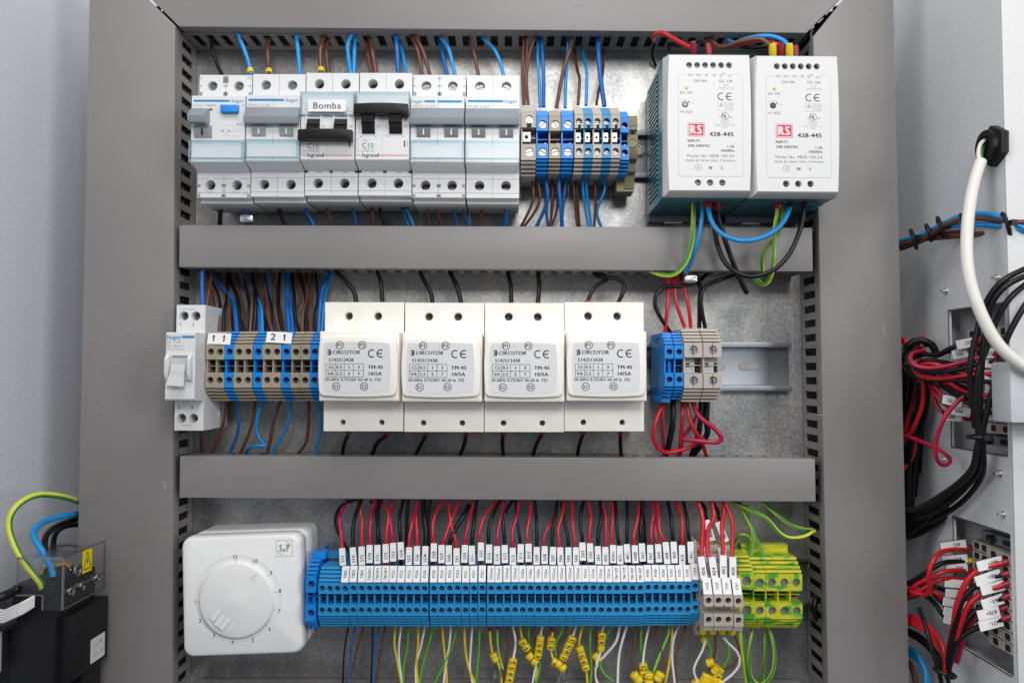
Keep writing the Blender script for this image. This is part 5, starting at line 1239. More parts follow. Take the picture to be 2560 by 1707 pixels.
# ---- numbered sleeves on the wires above the strip
_slv = {}
def sleeve(text, px, y0, y1, h, tilt=0.0, flip=False, w=15.5, cap=2.1, tiltx=-10, name='marker_sleeve'):
    def f(root, loc, o):
        c = P(px, (y0+y1)/2, h+2.2); ln = (y1-y0)/3.80; ww = w/3.80
        key = (text, flip, round(ln, 1), round(ww, 1), cap)
        if key not in _slv:
            a = MB(); a.rrect(-ww/2, ww/2, -ln/2, ln/2, .35, 0, .45, 'paper'); a.side([(ln/2, -.6), (ln/2+.25, .5), (ln/2-.5, .7), (ln/2-.5, -.6)], -ww/2+.15, ww/2-.15, 'paper')
            t = MB(); ink_text(t, text, 0.1, -ln*.12, cap, 'ink', .5, 'c', ang=-90 if flip else 90, bold=.16, xs=.92)
            s = MB(); s.rrect(-ww/2-.35, ww/2+.35, -ln/2-.5, ln/2+.1, .5, -1.9, .38, 'sleeve')
            _slv[key] = (a.mesh('marker_card'), t.mesh('lettering'), s.mesh('clear_sleeve'))
        a, t, s = _slv[key]
        q = put(name, s, root, tuple(c[i]-o[i] for i in range(3)), (R(tiltx), R(tilt), 0))
        put('marker_card', a, q); put('lettering', t, q)
    return f
GL = 'red and black wires with numbered sleeves above the blue strip'
# sleeve: text, x, top, bottom, tilt, colour, wire px, path above
rows3 = [
 ('573', 856.5, 1371, 1412, -6, 'w_crim', 11, [(856, 1250), (849, 1290), (853, 1335)]),
 ('574-', 883.5, 1369, 1411, -7, 'w_black', 10, [(894, 1250), (888, 1290), (882, 1330)]),
 ('575', 904.5, 1367, 1411, -4, 'w_red', 9, [(880, 1250), (899, 1270), (905, 1305), (904, 1335)]),
 ('570', 924, 1363, 1406, -2, 'w_crim', 10, [(930, 1250), (928, 1290), (925, 1335)]),
 ('571-', 943.5, 1363, 1408, -2, 'w_black', 10, [(940, 1250), (944, 1290), (945, 1335)]),
 ('572', 964.5, 1361, 1405, -3, 'w_red', 9.5, [(925, 1254, 22), (950, 1257), (969, 1275), (970, 1300), (966, 1335)]),
 ('553', 983, 1358, 1402, -2, 'w_crim', 9.5, [(972, 1250), (975, 1290), (980, 1330)]),
 ('554-', 1002.5, 1356, 1397, -5, 'w_black', 9.5, [(1002, 1250), (999, 1290), (1000, 1330)]),
 ('555', 1022.5, 1369, 1411, 0, 'w_crim', 10.5, [(1040, 1250), (1033, 1295), (1024, 1340)]),
 ('556', 1042.5, 1366, 1410, -1, 'w_red', 9, [(1040, 1260, 22), (1041, 1310), (1043, 1340)]),
 ('557-', 1063, 1366, 1411, 1, 'w_black', 15, [(1052, 1250), (1060, 1290), (1066, 1335)]),
 ('558', 1084.5, 1359, 1402, 0, 'w_red', 8.5, [(1106, 1250), (1090, 1280), (1082, 1310), (1082, 1335)]),
 ('559', 1104, 1363, 1406, -1, 'w_red', 8.5, [(1147, 1250), (1135, 1285), (1122, 1315), (1112, 1345)]),
 ('560-', 1122, 1364, 1410, -1, 'w_black', 12, [(1173, 1262, 22), (1158, 1290), (1140, 1320), (1128, 1345)]),
 ('561', 1141.5, 1371, 1411, -1, 'w_red', 9, [(1117, 1250), (1123, 1285), (1133, 1330), (1139, 1350)]),
 ('550', 1161.5, 1363, 1405, 2, 'w_crim', 9, [(1185, 1250), (1174, 1295), (1164, 1340)]),
 ('551-', 1180, 1365, 1409, -2, 'w_black', 11, [(1189, 1250), (1186, 1295), (1181, 1340)]),
 ('552', 1202.5, 1357, 1400, 0, 'w_red', 8, [(1250, 1250), (1218, 1278), (1203, 1312), (1198, 1335)], True),
 ('515', 1222.5, 1362, 1406, 1, 'w_black', 10, [(1252, 1250), (1233, 1285), (1224, 1310), (1221, 1335)]),
 ('514', 1242.5, 1366, 1409, 0, 'w_crim', 8.5, [(1262, 1250), (1253, 1290), (1245, 1325), (1243, 1345)]),
 ('513', 1262, 1363, 1406, -1, 'w_black', 9.5, [(1286, 1250), (1266, 1275), (1258, 1305), (1260, 1335)]),
 ('512', 1282, 1370, 1411, -1, 'w_crim', 9, [(1298, 1250), (1292, 1290), (1281, 1325), (1281, 1350)]),
 ('511', 1301.5, 1361, 1404, 2, 'w_black', 8, [(1289, 1250), (1292, 1290), (1298, 1335)]),
 ('510', 1321.5, 1360, 1403, 0, 'w_red', 8, [(1330, 1250), (1324, 1290), (1318, 1325), (1318, 1345)], True),
 ('509', 1341.5, 1368, 1410, 1, 'w_black', 9, [(1338, 1250), (1341, 1300), (1342, 1340)]),
 ('508', 1361.5, 1366, 1408, 1, 'w_crim', 7.5, [(1384, 1292, 24), (1370, 1318), (1359, 1345)]),
 ('507', 1382, 1368, 1410, 3, 'w_black', 9, [(1398, 1250), (1388, 1290), (1380, 1335)]),
 ('506', 1401, 1369, 1411, -1, 'w_red', 8.5, [(1415, 1250), (1406, 1285), (1396, 1318), (1397, 1345)]),
 ('505', 1421, 1369, 1411, 0, 'w_black', 9, [(1404, 1256, 22), (1411, 1300), (1420, 1345)]),
 ('504', 1440, 1369, 1411, 1, 'w_red', 8, [(1435, 1250), (1431, 1300), (1436, 1345)]),
 ('503', 1456.5, 1357, 1400, -1, 'w_black', 9.5, [(1467, 1250), (1453, 1278), (1451, 1315), (1455, 1340)]),
 ('502', 1475.5, 1359, 1403, -1, 'w_red', 8.5, [(1475, 1250), (1477, 1295), (1473, 1335)]),
 ('501', 1495, 1366, 1409, -1, 'w_black', 9.5, [(1507, 1250), (1504, 1290), (1495, 1335)]),
 ('500', 1513.5, 1368, 1410, 0, 'w_crim', 9, [(1509, 1250), (1513, 1290), (1515, 1340)], True),
 ('470+', 1532.5, 1363, 1406, 1, 'w_red', 8, [(1537, 1250), (1532, 1290), (1529, 1335)]),
 ('471-', 1550, 1365, 1409, 0, 'w_black', 9, [(1544, 1250), (1541, 1290), (1544, 1340)]),
 ('481-', 1568, 1361, 1404, -2, 'w_black', 9, [(1575, 1250), (1569, 1295), (1567, 1335)]),
 ('480+', 1587.5, 1364, 1406, -1, 'w_red', 8.5, [(1608, 1250), (1595, 1290), (1587, 1325), (1584, 1345)], True),
 ('563-', 1605.5, 1359, 1402, -2, 'w_black', 11, [(1615, 1250), (1606, 1285), (1601, 1330)]),
 ('562', 1625.5, 1363, 1406, 1, 'w_crim', 8.5, [(1641, 1250), (1633, 1285), (1628, 1320), (1628, 1345)]),
 ('564', 1646, 1361, 1404, -1, 'w_crim', 7, [(1634, 1290, 20), (1637, 1315), (1641, 1345)]),
 ('408', 1666, 1356, 1408, -3, 'w_red', 8.5, [(1651, 1250), (1646, 1290), (1649, 1325), (1657, 1345)]),
 ('409', 1685, 1355, 1406, -1, 'w_black', 9.5, [(1679, 1250), (1677, 1290), (1681, 1335)]),
 ('410', 1705, 1364, 1412, 1, 'w_red', 8.5, [(1697, 1250), (1703, 1290), (1706, 1340)]),
 ('411', 1727, 1355, 1406, 0, 'w_black', 9.5, [(1718, 1250), (1717, 1290), (1720, 1330)]),
]
for i, row in enumerate(rows3):
    tx, mx, y0, y1, tl, m, wpx, path = row[:8]; flip = len(row) > 8
    q = []
    for j, p in enumerate(path):
        if j == 0 and len(p) == 2: q += from_duct(p[0], p[1], Z2B, 8)
        elif len(p) == 3: q.append(P(*p))
        else: q.append(P(p[0], p[1], 24+16*(p[1]-1250)/160))
    q.append(P(mx, y0+10, 41)); q.append(P(mx, y1-4, 41)); q.append(P(sx3[i+3], 1424, 36)); q.append(P(sx3[i+3], 1440, 30))
    wire('%s wire ending in the white sleeve marked %s%s, %s along the strip' % (NAMES[m], tx, ' upside down' if flip else '', nth(i)), q, wpx/2/3.72, m, GL, absolute=True,
         sleeves=[sleeve(tx, mx, y0, y1, 41, tl, flip)], ends=[(-1, 'ferred', 6, 1.3)])
run([('w_black', 8, [(885, 1252), (855, 1262), (839, 1290), (841, 1320), (856, 1350), (874, 1380)], dict(label='black wire bowing out left of sleeve 573')),
     ('w_black', 9, [(946, 1252), (941, 1275), (944, 1310), (949, 1364)], dict(label='second black wire just behind the wire of sleeve 571')), ('w_black', 10, [(1012, 1252), (1017, 1300), (1018, 1364)], dict(label='black wire passing behind the crimson one at sleeve 555')),
     ('w_black', 9, [(1070, 1252), (1070, 1300), (1073, 1366)], dict(label='black wire behind sleeve 557, right hand strand')), ('w_black', 7, [(1611, 1252), (1611, 1300), (1612, 1362)], dict(label='thin black wire beside the one of sleeve 563'))],
    '{c}', 'spare wires behind the numbered ones', wall=Z2B, h_end=30)

# ---- beige double level terminals
G5 = 'beige two level terminal blocks between blue strip and earth blocks'
def double_block():
    w = 6.15; x0, x1 = -w/2+.1, w/2-.1; mb = MB(); hf = 54.0
    prof = [(34.5, 0), (34.5, 28), (33, 30), (30.5, 30), (30, 28.8), (28.8, 28.8), (28.3, 31), (25.5, 31.5), (25, 30), (24, 30), (23.5, 32.5), (20, 33.5), (18.6, 44), (8.2, hf-1), (8.2, hf-7), (1.5, hf-7), (1.5, 43), (-3.4, 43), (-3.4, hf-7), (-10.8, hf-7), (-10.8, hf),
            (-12.0, hf-.6), (-12.2, hf-2), (-13, hf-2), (-13.3, hf-1), (-14.4, hf-1.6), (-14.8, hf-4), (-15.6, 33), (-20, 31.5), (-20.4, 29.8), (-21.2, 29.8), (-21.6, 31), (-24.6, 30), (-25, 0)]
    mb.side(prof, x0, x1, 'beige')
    for y0, y1 in ((1.5, 8.2), (-10.8, -3.4)):
        for (a, b) in (((x0, y0), (x1, y0)), ((x1, y0), (x1, y1)), ((x1, y1), (x0, y1)), ((x0, y1), (x0, y0))):
            mb.face([(*a, hf-7), (*b, hf-7), (*b, hf), (*a, hf)], 'beige')
        mb.holed(x0, x1, y0, y1, hf, [(0, (y0+y1)/2, 2.0)], 5.5, 'beige', 'dark', seg=16)
    mb.box(x0+.6, x1-.5, 1.5, 2.6, hf-3, hf+1.2, 'beige')
    for a in ((x0-.02, x0+.02, 20, 24, 20, 26), (x0-.02, x0+.02, 6, 10, 46, 49), (x0-.02, x0+.02, -3, 0, 34, 42)): mb.box(*a, 'dark')
    hm = mb.mesh('housing', sharp=30); s_ = MB(); s_.screw(0, 0, 0, 1.85, 'steel', 'slot', 0); return hm, s_.mesh('screw')
DH, DS = double_block()
dbl = []
for i, px in enumerate((1772, 1797, 1821, 1846.5)):
    p = P(px, 1520+(i == 3)*1.5, 62); rt = thing('terminal_block', 'beige two level terminal block, %s from the blue strip, tagged %s' % (nth(i), 'TS42' if i < 2 else 'TS41'), 'terminal block', (p[0], p[1], 8), .2, G5)
    put('housing', DH, rt)
    for y in (4.85, -7.1):
        o = put('screw', DS, rt, (0, y, 51.6)); o.rotation_euler = (0, R(random.choice((0, 20, 70, -30))), 0)
    tag_part(rt, 'TS42' if i < 2 else 'TS41', 5.4, 10.4, (-.3, 13.2, 51.0), R(-25), cap=1.9)
    mb = MB(); mb.tube([(0, -14, 40), (0, -17.5, 39.5), (0, -20.5, 39)], [2.3, 2.3, 2.0], 'signyellow', 12); mb.build('ferrule', rt)
    if i in (0, 2): tag_part(rt, 'TS42' if i < 2 else 'TS41', 4.9, 9.8, (1.8, 28.6, 33.2), R(-24), cap=1.9)
p = P(1745, 1490, 46); rt = thing('end_plate', 'beige end plate closing the two level blocks next to the blue strip', 'end plate', (p[0], p[1], 8), .2)
mb = MB(); mb.side([(34.5, 0), (34.5, 30), (20, 35), (12, 38), (-18, 36), (-25, 30), (-25, 0)], -.9, .9, 'beige'); mb.build('plate', rt, bevel=.3)
GM = 'red and black wires of the two level blocks'
for (tx, mx, y0, y1, tl, m, wpx, path, where) in (
    ('406', 1756.5, 1393, 1448, -5, 'w_red', 11.5, [(1755, 1250), (1757, 1295), (1756, 1340), (1754, 1385)], 'front'),
    ('404', 1783.5, 1394, 1448, -4, 'w_red', 11, [(1790, 1250), (1785, 1290), (1771, 1325), (1769, 1385)], 'front'),
    ('402', 1808, 1390, 1445, 3, 'w_red', 10.5, [(1819, 1250), (1810, 1275), (1805, 1310), (1808, 1380)], 'front'),
    ('400', 1832, 1394, 1447, 4, 'w_red', 10, [(1823, 1252), (1827, 1290), (1832, 1330), (1830, 1385)], 'front'),
    ('405', 1773, 1300, 1352, -14, 'w_black', 9, [(1761, 1252), (1763, 1270), (1764, 1290)], 'rear'),
    ('401', 1805, 1304, 1355, -20, 'w_black', 9, [(1790, 1252), (1794, 1275), (1797, 1295)], 'rear')):
    hm = 52 if where == 'front' else 33
    q = from_duct(*path[0], Z2B, 8)+[P(x, y, 26+(hm-28)*(y-1250)/140) for x, y in path[1:]]
    q += [P(mx, y0+12, hm), P(mx, y1-4, hm), P(mx+(8 if where == 'front' else 4), y1+8, hm-4)]
    wire('%s wire in the %s rank of the beige blocks, sleeve marked %s' % (NAMES[m], where, tx), q, wpx/2/3.85, m, GM, absolute=True,
         sleeves=[sleeve(tx, mx, y0, y1, hm, tl, False, w=17, cap=2.5, tiltx=-14)], ends=[(-1, 'signyellow', 7, 2.1)])

# ---- green and yellow earth terminals
G6 = 'green and yellow striped earth terminal blocks'
TG1 = tb_parts(9.9, 3.8, 14.8, 23.4, 43.5, 32, 'gy', 3.1, hole_dx=.4, smat='rail'); TG = tb_parts(8.0, 3.7, 14.4, 23.0, 42, 31, 'gy', 2.75, hole_dx=.2, smat='rail')
b = tb_place(TG1, 'widest green and yellow earth terminal, next to the beige blocks', 1864, 1487, group=G6, sh=1.8)
for i, px in enumerate((1899, 1930, 1960.5, 1991)):
    b = tb_place(TG, 'green and yellow earth terminal, %s to the right of the widest one' % nth(i), px, 1491, group=G6, sh=1.6)
    mb = MB(); mb.box(-4, 4, 23, 28, 8, 15, 'gy'); mb.build('rear_flange', b)

# ---- earth wires
GN = 'green and yellow striped earth wires of the bottom row'
gy('earth wire curving from the lower cross duct to the right duct, upper strand', [(1903, 1250, 16), (1935, 1280, 22), (1975, 1311, 26), (2010, 1323, 26), (2030, 1324, 24)], 1.35, GN)
gy('earth wire curving from the lower cross duct to the right duct, lower strand', [(1830, 1252, 22), (1875, 1274, 30), (1918, 1297, 34), (1945, 1328, 36), (1972, 1344, 36), (2008, 1341, 32), (2036, 1326, 28)], 1.35, GN)
gy('earth wire dropping into the widest earth terminal', [(1848, 1255, 18), (1868, 1295, 26), (1883, 1330, 30), (1880, 1365, 32), (1872, 1400, 34)], 1.35, GN)
gy('earth wire dropping beside it into the second earth terminal', [(1866, 1262, 14), (1872, 1310, 20), (1893, 1350, 26), (1906, 1380, 30), (1912, 1402, 32)], 1.35, GN)
gy('short earth wire arching behind the beige blocks', [(1836, 1360, 20), (1846, 1342, 24), (1860, 1337, 26), (1874, 1348, 26), (1876, 1375, 24)], 1.25, GN)
gy('thick earth cable under the widest earth terminal', [(1850, 1560, 26), (1853, 1600, 30), (1860, 1650, 30), (1870, 1720, 28)], 2.1, GN, twist=.01)
gy('earth wire loop under the earth terminals, left strand', [(1884, 1560, 26), (1877, 1600, 30), (1872, 1650, 32), (1877, 1690, 32), (1895, 1712, 30)], 1.35, GN)
gy('earth wire loop under the earth terminals, middle strand', [(1912, 1560, 22), (1913, 1620, 22), (1910, 1665, 20), (1902, 1712, 18)], 1.25, GN)
gy('earth wire loop under the earth terminals, right strand', [(1920, 1560, 26), (1932, 1600, 30), (1937, 1640, 32), (1931, 1680, 32), (1915, 1704, 30), (1895, 1714, 28)], 1.35, GN)
wire('black cable end bulging through the right duct slots', [(2052, 1475, 12), (2038, 1500, 20), (2036, 1530, 22), (2050, 1560, 14)], 2.0, 'w_black', 'loose wires')

# ---- thin wires below the blue strip, some with yellow number rings
def rings(pts, text, h, n=None, rad=2.4, seglen=3.9):
    """a chain of yellow number rings along a photo polyline"""
    def f(root, loc, o):
        A = [Vector(P(x, y, h)) for x, y in pts]; L = sum((b-a).length for a, b in zip(A, A[1:])); k = n or max(1, int(L/seglen))
        def at(s):
            for a, b in zip(A, A[1:]):
                l = (b-a).length
                if s <= l or b is A[-1]: return a.lerp(b, min(1, s/l)), (b-a).normalized()
                s -= l
        for i in range(k):
            c, d = at(L*(i+.5)/k); ln = min(seglen, L/k)*.97; c = c-Vector(o); r = rad*random.uniform(.96, 1.06)
            mb = MB(); mb.tube([c-d*ln/2, c-d*ln*.42, c+d*ln*.42, c+d*ln/2], [r*.94, r, r, r*.94], 'yellow', 14, cap=False); mb.tube([c-d*ln/2, c+d*ln/2], r*.72, 'yellow', 10)
            q = mb.build('marker_ring', root, sharp=50)
            if i < len(text) and text[i] != ' ':
                t = MB(); a = math.degrees(math.atan2(d.y, d.x)); ink_text(t, text[i], 0, 0, 2.5, 'ink', 0, 'c', ang=a+random.uniform(-12, 12), bold=.3); t.build('lettering', q, (c.x, c.y, c.z+r+.06))
    return f
GO = 'thin coloured wires leaving the long blue strip downwards'
low = [
 ('w_black', 4.6, [(871, 1563), (863, 1610), (859, 1650), (857, 1715)]), ('w_dblue', 5.2, [(889, 1563), (879, 1610), (875, 1665), (871, 1715)]), ('w_brown', 5.2, [(909, 1563), (893, 1620), (881, 1668), (865, 1715)]),
 ('w_black', 4.6, [(931, 1563), (931, 1620), (927, 1715)]), ('w_dblue', 5.2, [(949, 1563), (939, 1605), (937, 1655), (931, 1715)]), ('w_brown', 5.2, [(964, 1563), (953, 1620), (946, 1668), (939, 1715)]),
 ('w_yellow', 6.2, [(988, 1563), (986, 1610), (993, 1650), (1005, 1715)]), ('w_white', 5.6, [(1003, 1563), (997, 1620), (999, 1660), (1006, 1715)]), ('w_green', 6, [(1021, 1563), (1018, 1620), (1009, 1665), (1008, 1715)]),
 ('w_yellow', 6.2, [(1045, 1563), (1045, 1610), (1041, 1660), (1046, 1715)]), ('w_white', 5.6, [(1063, 1563), (1051, 1620), (1040, 1660), (1040, 1715)]), ('w_green', 6, [(1084, 1563), (1069, 1620), (1056, 1665), (1048, 1715)]),
 ('w_yellow', 6.2, [(1105, 1563), (1110, 1620), (1115, 1665), (1117, 1715)]), ('w_white', 5.6, [(1127, 1563), (1124, 1605), (1114, 1665), (1108, 1715)]), ('w_green', 6, [(1143, 1563), (1132, 1610), (1110, 1660), (1083, 1715)]),
 ('w_yellow', 6.4, [(1161, 1563), (1163, 1620), (1171, 1665), (1190, 1715)]), ('w_white', 5.6, [(1181, 1563), (1177, 1620), (1175, 1670), (1183, 1715)]), ('w_green', 6, [(1199, 1563), (1197, 1630), (1189, 1715)]),
 ('w_yellow', 6.2, [(1224, 1556), (1226, 1600), (1232, 1635), (1247, 1660), (1255, 1715)], dict(ends=[(0, 'ferred', 5, 1.6)], sleeves=[rings([(1232, 1632), (1240, 1652)], '', 32, 2)])), ('w_lgreen', 5.6, [(1244, 1556), (1244, 1610), (1250, 1645), (1258, 1672)], dict(ends=[(0, 'ferred', 4, 1.6)])),
 ('w_brown', 6, [(1268, 1563), (1273, 1595), (1265, 1640), (1260, 1715)]), ('w_white', 6.2, [(1281, 1563), (1289, 1600), (1287, 1625), (1282, 1650)], dict(sleeves=[rings([(1284, 1644), (1270, 1716)], 'T504', 34, 5, 2.7)])),
 ('w_yellow', 6.2, [(1301, 1563), (1304, 1590), (1322, 1630), (1341, 1665), (1340, 1690), (1328, 1715)], dict(sleeves=[rings([(1302, 1598), (1320, 1624)], 'T5', 33, 2, 2.7), rings([(1318, 1633), (1342, 1658)], '', 33, 2, 2.9)])), ('w_green', 6.2, [(1321, 1563), (1323, 1605), (1337, 1635), (1349, 1658), (1346, 1685), (1336, 1715)]),
 ('w_brown', 5.6, [(1340, 1563), (1337, 1600), (1338, 1640), (1334, 1715)]), ('w_white', 6, [(1356, 1563), (1351, 1590), (1348, 1615), (1330, 1715)], dict(sleeves=[rings([(1352, 1588), (1344, 1644)], ' 503', 34, 4, 2.6)])),
 ('w_yellow', 6.2, [(1383, 1563), (1380, 1592), (1376, 1620), (1384, 1650)], dict(ends=[(0, 'ferred', 4, 1.6)], sleeves=[rings([(1380, 1592), (1376, 1622)], 'T5', 33, 2, 2.6), rings([(1380, 1652), (1400, 1660), (1410, 1672)], '6', 34, 3, 2.9)])), ('w_green', 5.8, [(1404, 1563), (1404, 1580), (1390, 1605), (1389, 1630), (1398, 1655)]),
 ('w_brown', 5.6, [(1419, 1563), (1412, 1585), (1397, 1615), (1394, 1650)]), ('w_white', 6, [(1440, 1563), (1432, 1590), (1418, 1620), (1406, 1650)], dict(sleeves=[rings([(1433, 1589), (1407, 1648)], 'T502', 35, 4, 2.9)])),
 ('w_yellow', 6.2, [(1457, 1563), (1450, 1590), (1448, 1615), (1464, 1665), (1469, 1715)], dict(sleeves=[rings([(1447, 1613), (1466, 1674)], ' 501', 33, 4, 2.7)])), ('w_green', 6.2, [(1477, 1563), (1475, 1620), (1479, 1670), (1475, 1715)]),
 ('w_brown', 5.4, [(1489, 1563), (1490, 1620), (1484, 1665), (1487, 1715)]), ('w_white', 5.8, [(1510, 1563), (1504, 1583), (1502, 1625), (1490, 1660)], dict(sleeves=[rings([(1505, 1579), (1502, 1627)], '50', 31, 3, 2.5), rings([(1484, 1634), (1498, 1650)], '', 31, 2, 2.6)])),
 ('w_green', 6, [(1528, 1563), (1512, 1600), (1499, 1645), (1508, 1680), (1533, 1702)]), ('w_white', 7, [(1550, 1560), (1539, 1605), (1505, 1645), (1488, 1672), (1489, 1696), (1500, 1718)]),
 ('w_white', 6.8, [(1568, 1560), (1552, 1615), (1546, 1655), (1544, 1715)]), ('w_brown', 6.2, [(1590, 1563), (1587, 1605), (1580, 1645), (1590, 1682)], dict(sleeves=[rings([(1582, 1682), (1600, 1704)], '', 36, 2, 2.9)])),
 ('w_green', 6.2, [(1604, 1563), (1602, 1620), (1611, 1650), (1622, 1682)], dict(sleeves=[rings([(1622, 1678), (1622, 1712)], '', 36, 2, 3.1)])), ('w_white', 5.8, [(1623, 1563), (1612, 1615), (1607, 1660)], dict(sleeves=[rings([(1607, 1655), (1610, 1690)], 'C4', 33, 2, 2.9)])),
 ('w_brown', 6, [(1642, 1563), (1644, 1600), (1659, 1645), (1652, 1684)], dict(sleeves=[rings([(1654, 1680), (1642, 1700)], '', 36, 2, 3.0)])), ('w_lgreen', 6.8, [(1672, 1560), (1672, 1582), (1652, 1630), (1634, 1680), (1630, 1715)]),
 ('w_yellow', 6.6, [(1682, 1560), (1679, 1610), (1671, 1670), (1660, 1715)]), ('w_white', 6.2, [(1700, 1560), (1686, 1590), (1680, 1640), (1688, 1715)]), ('w_brown', 6.2, [(1715, 1560), (1701, 1605), (1688, 1648), (1692, 1715)]),
]
run(low, '{c} thin wire below the blue strip, {n} from the dial controller', GO, h_mid=28, h_end=34)
GP = 'thin wires below the beige two level blocks'
run([('w_green', 6, [(1763, 1578), (1774, 1610), (1780, 1655)]), ('w_brown', 6.2, [(1787, 1578), (1789, 1615), (1782, 1650), (1766, 1684)], dict(sleeves=[rings([(1768, 1682), (1756, 1715)], '', 40, 3, 3.0)])),
     ('w_green', 6.4, [(1814, 1578), (1821, 1615), (1820, 1645), (1804, 1672)], dict(sleeves=[rings([(1804, 1668), (1788, 1690)], '', 39, 2, 2.7)])), ('w_brown', 6.4, [(1832, 1578), (1844, 1605), (1848, 1635), (1832, 1662), (1795, 1682)], dict(sleeves=[rings([(1796, 1683), (1784, 1712)], '6', 40, 3, 3.0)])),
     ('w_white', 6, [(1763, 1600), (1756, 1625), (1738, 1660), (1735, 1680), (1743, 1702)], dict(sleeves=[rings([(1768, 1592), (1760, 1608)], '', 36, 1, 3.0), rings([(1735, 1700), (1750, 1715)], '', 38, 2, 3.0)])),
     ('w_white', 6.6, [(1808, 1592), (1822, 1608), (1845, 1632), (1848, 1660), (1830, 1685), (1800, 1708)], dict(sleeves=[rings([(1808, 1700), (1794, 1714)], '', 42, 1, 3.0)]))],
    '{c} wire under the beige two level blocks, {n} from the left', GP, h_mid=42, h_end=40)
p = P(1776, 1660, 40); o = thing('marker_ring_bunch', 'loose yellow number rings around the wires under the beige blocks', 'number rings', p)
for (x, y, a) in ((1776, 1655, 20), (1790, 1672, 60), (1775, 1700, 80), (1788, 1706, 100), (1762, 1706, 60)):
    q = Vector(P(x, y, 42))-Vector(p); d = Vector((math.cos(R(a)), math.sin(R(a)), .2)).normalized()
    mb = MB(); mb.tube([q-d*2.4, q+d*2.4], 2.7, 'yellow', 14); mb.build('ring', o)

for k_, (fx_, fy_, sx_, sy_, lab_) in enumerate(((1404, 1690, 4.2, 9, 'crumpled clear film around the wires below the tag T502'), (1246, 1690, 3.6, 7, 'crumpled clear film near the bottom edge beside the tag T504'))):
    p = P(fx_, fy_, 32); mb = MB(); n_ = 9; m_ = 7; rows_ = []
    for a in range(m_):
        rows_.append([(math.cos(2*math.pi*b/n_)*sx_*random.uniform(.55, 1.05), (a/(m_-1)-.5)*2*sy_*random.uniform(.9, 1.1), math.sin(2*math.pi*b/n_)*sx_*random.uniform(.55, 1.05)) for b in range(n_)])
    V_ = [[mb.v(*q) for q in r] for r in rows_]
    for a in range(m_-1):
        for b in range(n_):
            c_ = (b+1) % n_; mb.face([V_[a][b], V_[a+1][b], V_[a][c_]], 'film'); mb.face([V_[a][c_], V_[a+1][b], V_[a+1][c_]], 'film')
    o = mb.build('plastic_film', None, p, sharp=5); tag(o, lab_, 'plastic film')
# ================================================================== the left wall: switch with clear cover
RL, RR = (0, 0, R(90)), (0, 0, R(-90))     # local h towards +x (left wall) or -x (right wall); local x runs along the depth
p0 = PX(263, 1486, -265.0)
sw = thing('isolator_switch', 'black switch unit with clear terminal cover at the lower left corner', 'switch', (0, 0, 0))
XN, XF = -265.0, -265.0
def Yat(px, py, x): return PX(px, py, x)[1]
yt_ = (PX(181, 1539, -265)[1]+PX(271, 1486, -265)[1])/2; yb_ = PX(269, 1633, -265)[1]
mb = MB(); mb.box(-290, -265, yb_-2, yt_, 45, 89, 'black'); mb.box(-331, -290, yb_-30, yt_+2, 40, 92, 'black')
mb.build('body', sw, bevel=.8)
mb = MB(); ytc = PX(47, 1456, -296)[1]
mb.box(-296.5, -271.2, -250, ytc, 50, 96, 'black'); mb.box(-330, -296.5, -250, ytc-24, 52, 86, 'black'); mb.build('pole_column', sw, bevel=.9)
mb = MB(); mb.box(-284, -266.5, yb_-34, yb_-2.2, 50, 72, 'black'); mb.disc(-275, yb_-20, 72, 74, 3, 'steel'); mb.build('lower_body', sw, bevel=.6)
mb = MB()
for hh in (52, 60, 68): mb.box(-265, -264.9, yt_-3.0, yt_-2.2, hh, hh+4, 'dark')
mb.build('vent', sw)
s_ = MB(); s_.screw(0, 0, 1.0, 1.7, 'steel', 'cross', 10); s_.build('screw', sw, (-265, yt_-4.2, 78), RL)
# sticker with its faint print on the face that looks across the cabinet
a_, b_ = PX(226, 1660, -264.8), PX(262, 1597, -264.8)
mb = MB(); mb.rrect(0, abs(a_[2]-b_[2]), 0, 15, .8, 0, .12, 'label'); st_ = mb.build('label', sw, (-264.9, a_[1], a_[2]), RL)
t = MB(); L_ = abs(a_[2]-b_[2])
ink_path(t, [(3, 9.5), (L_-7, 9.5), (L_-7, 12), (3, 12)], .25, 'inkgrey', .15, True); ink_text(t, 'A', L_-4.5, 10.8, 2.6, 'ink', .15, 'c'); ink_text(t, '25A - 20', 3, 4.6, 2.2, 'inkgrey', .15); ink_line(t, 4, 10.8, L_-8, 10.8, .3, 'inkgrey', .15)
t.build('lettering', st_)
# clear cover: thin walled box, open to the back
cxr = -264.0
n_ = PX(160, 1393, cxr); f_ = PX(263, 1355, cxr); hn, hf_ = n_[2], 52.0
yt2 = n_[1]; yb2 = PX(160, 1523, cxr)[1]
xl = P(42, 1420, hn)[0]
cv = thing('terminal_cover', 'clear acrylic cover with a yellow warning triangle, on the black switch', 'clear cover', (0, 0, 0))
mb = MB()
mb.box(cxr-1.2, cxr, yb2, yt2, hf_, hn, 'acrylic'); mb.box(xl, cxr-1.2, yt2-22, yt2, hn-1.2, hn, 'acrylic'); mb.box(cxr-12, cxr-1.2, yb2, yt2-22, hn-1.2, hn, 'acrylic')
mb.box(xl, cxr-1.2, yt2-1.2, yt2, hf_+8, hn-1.2, 'acrylic'); mb.box(xl, xl+1.2, yt2-22, yt2-1.2, hf_+10, hn-1.2, 'acrylic')
mb.build('shell', cv)
mb = MB(); e = .55
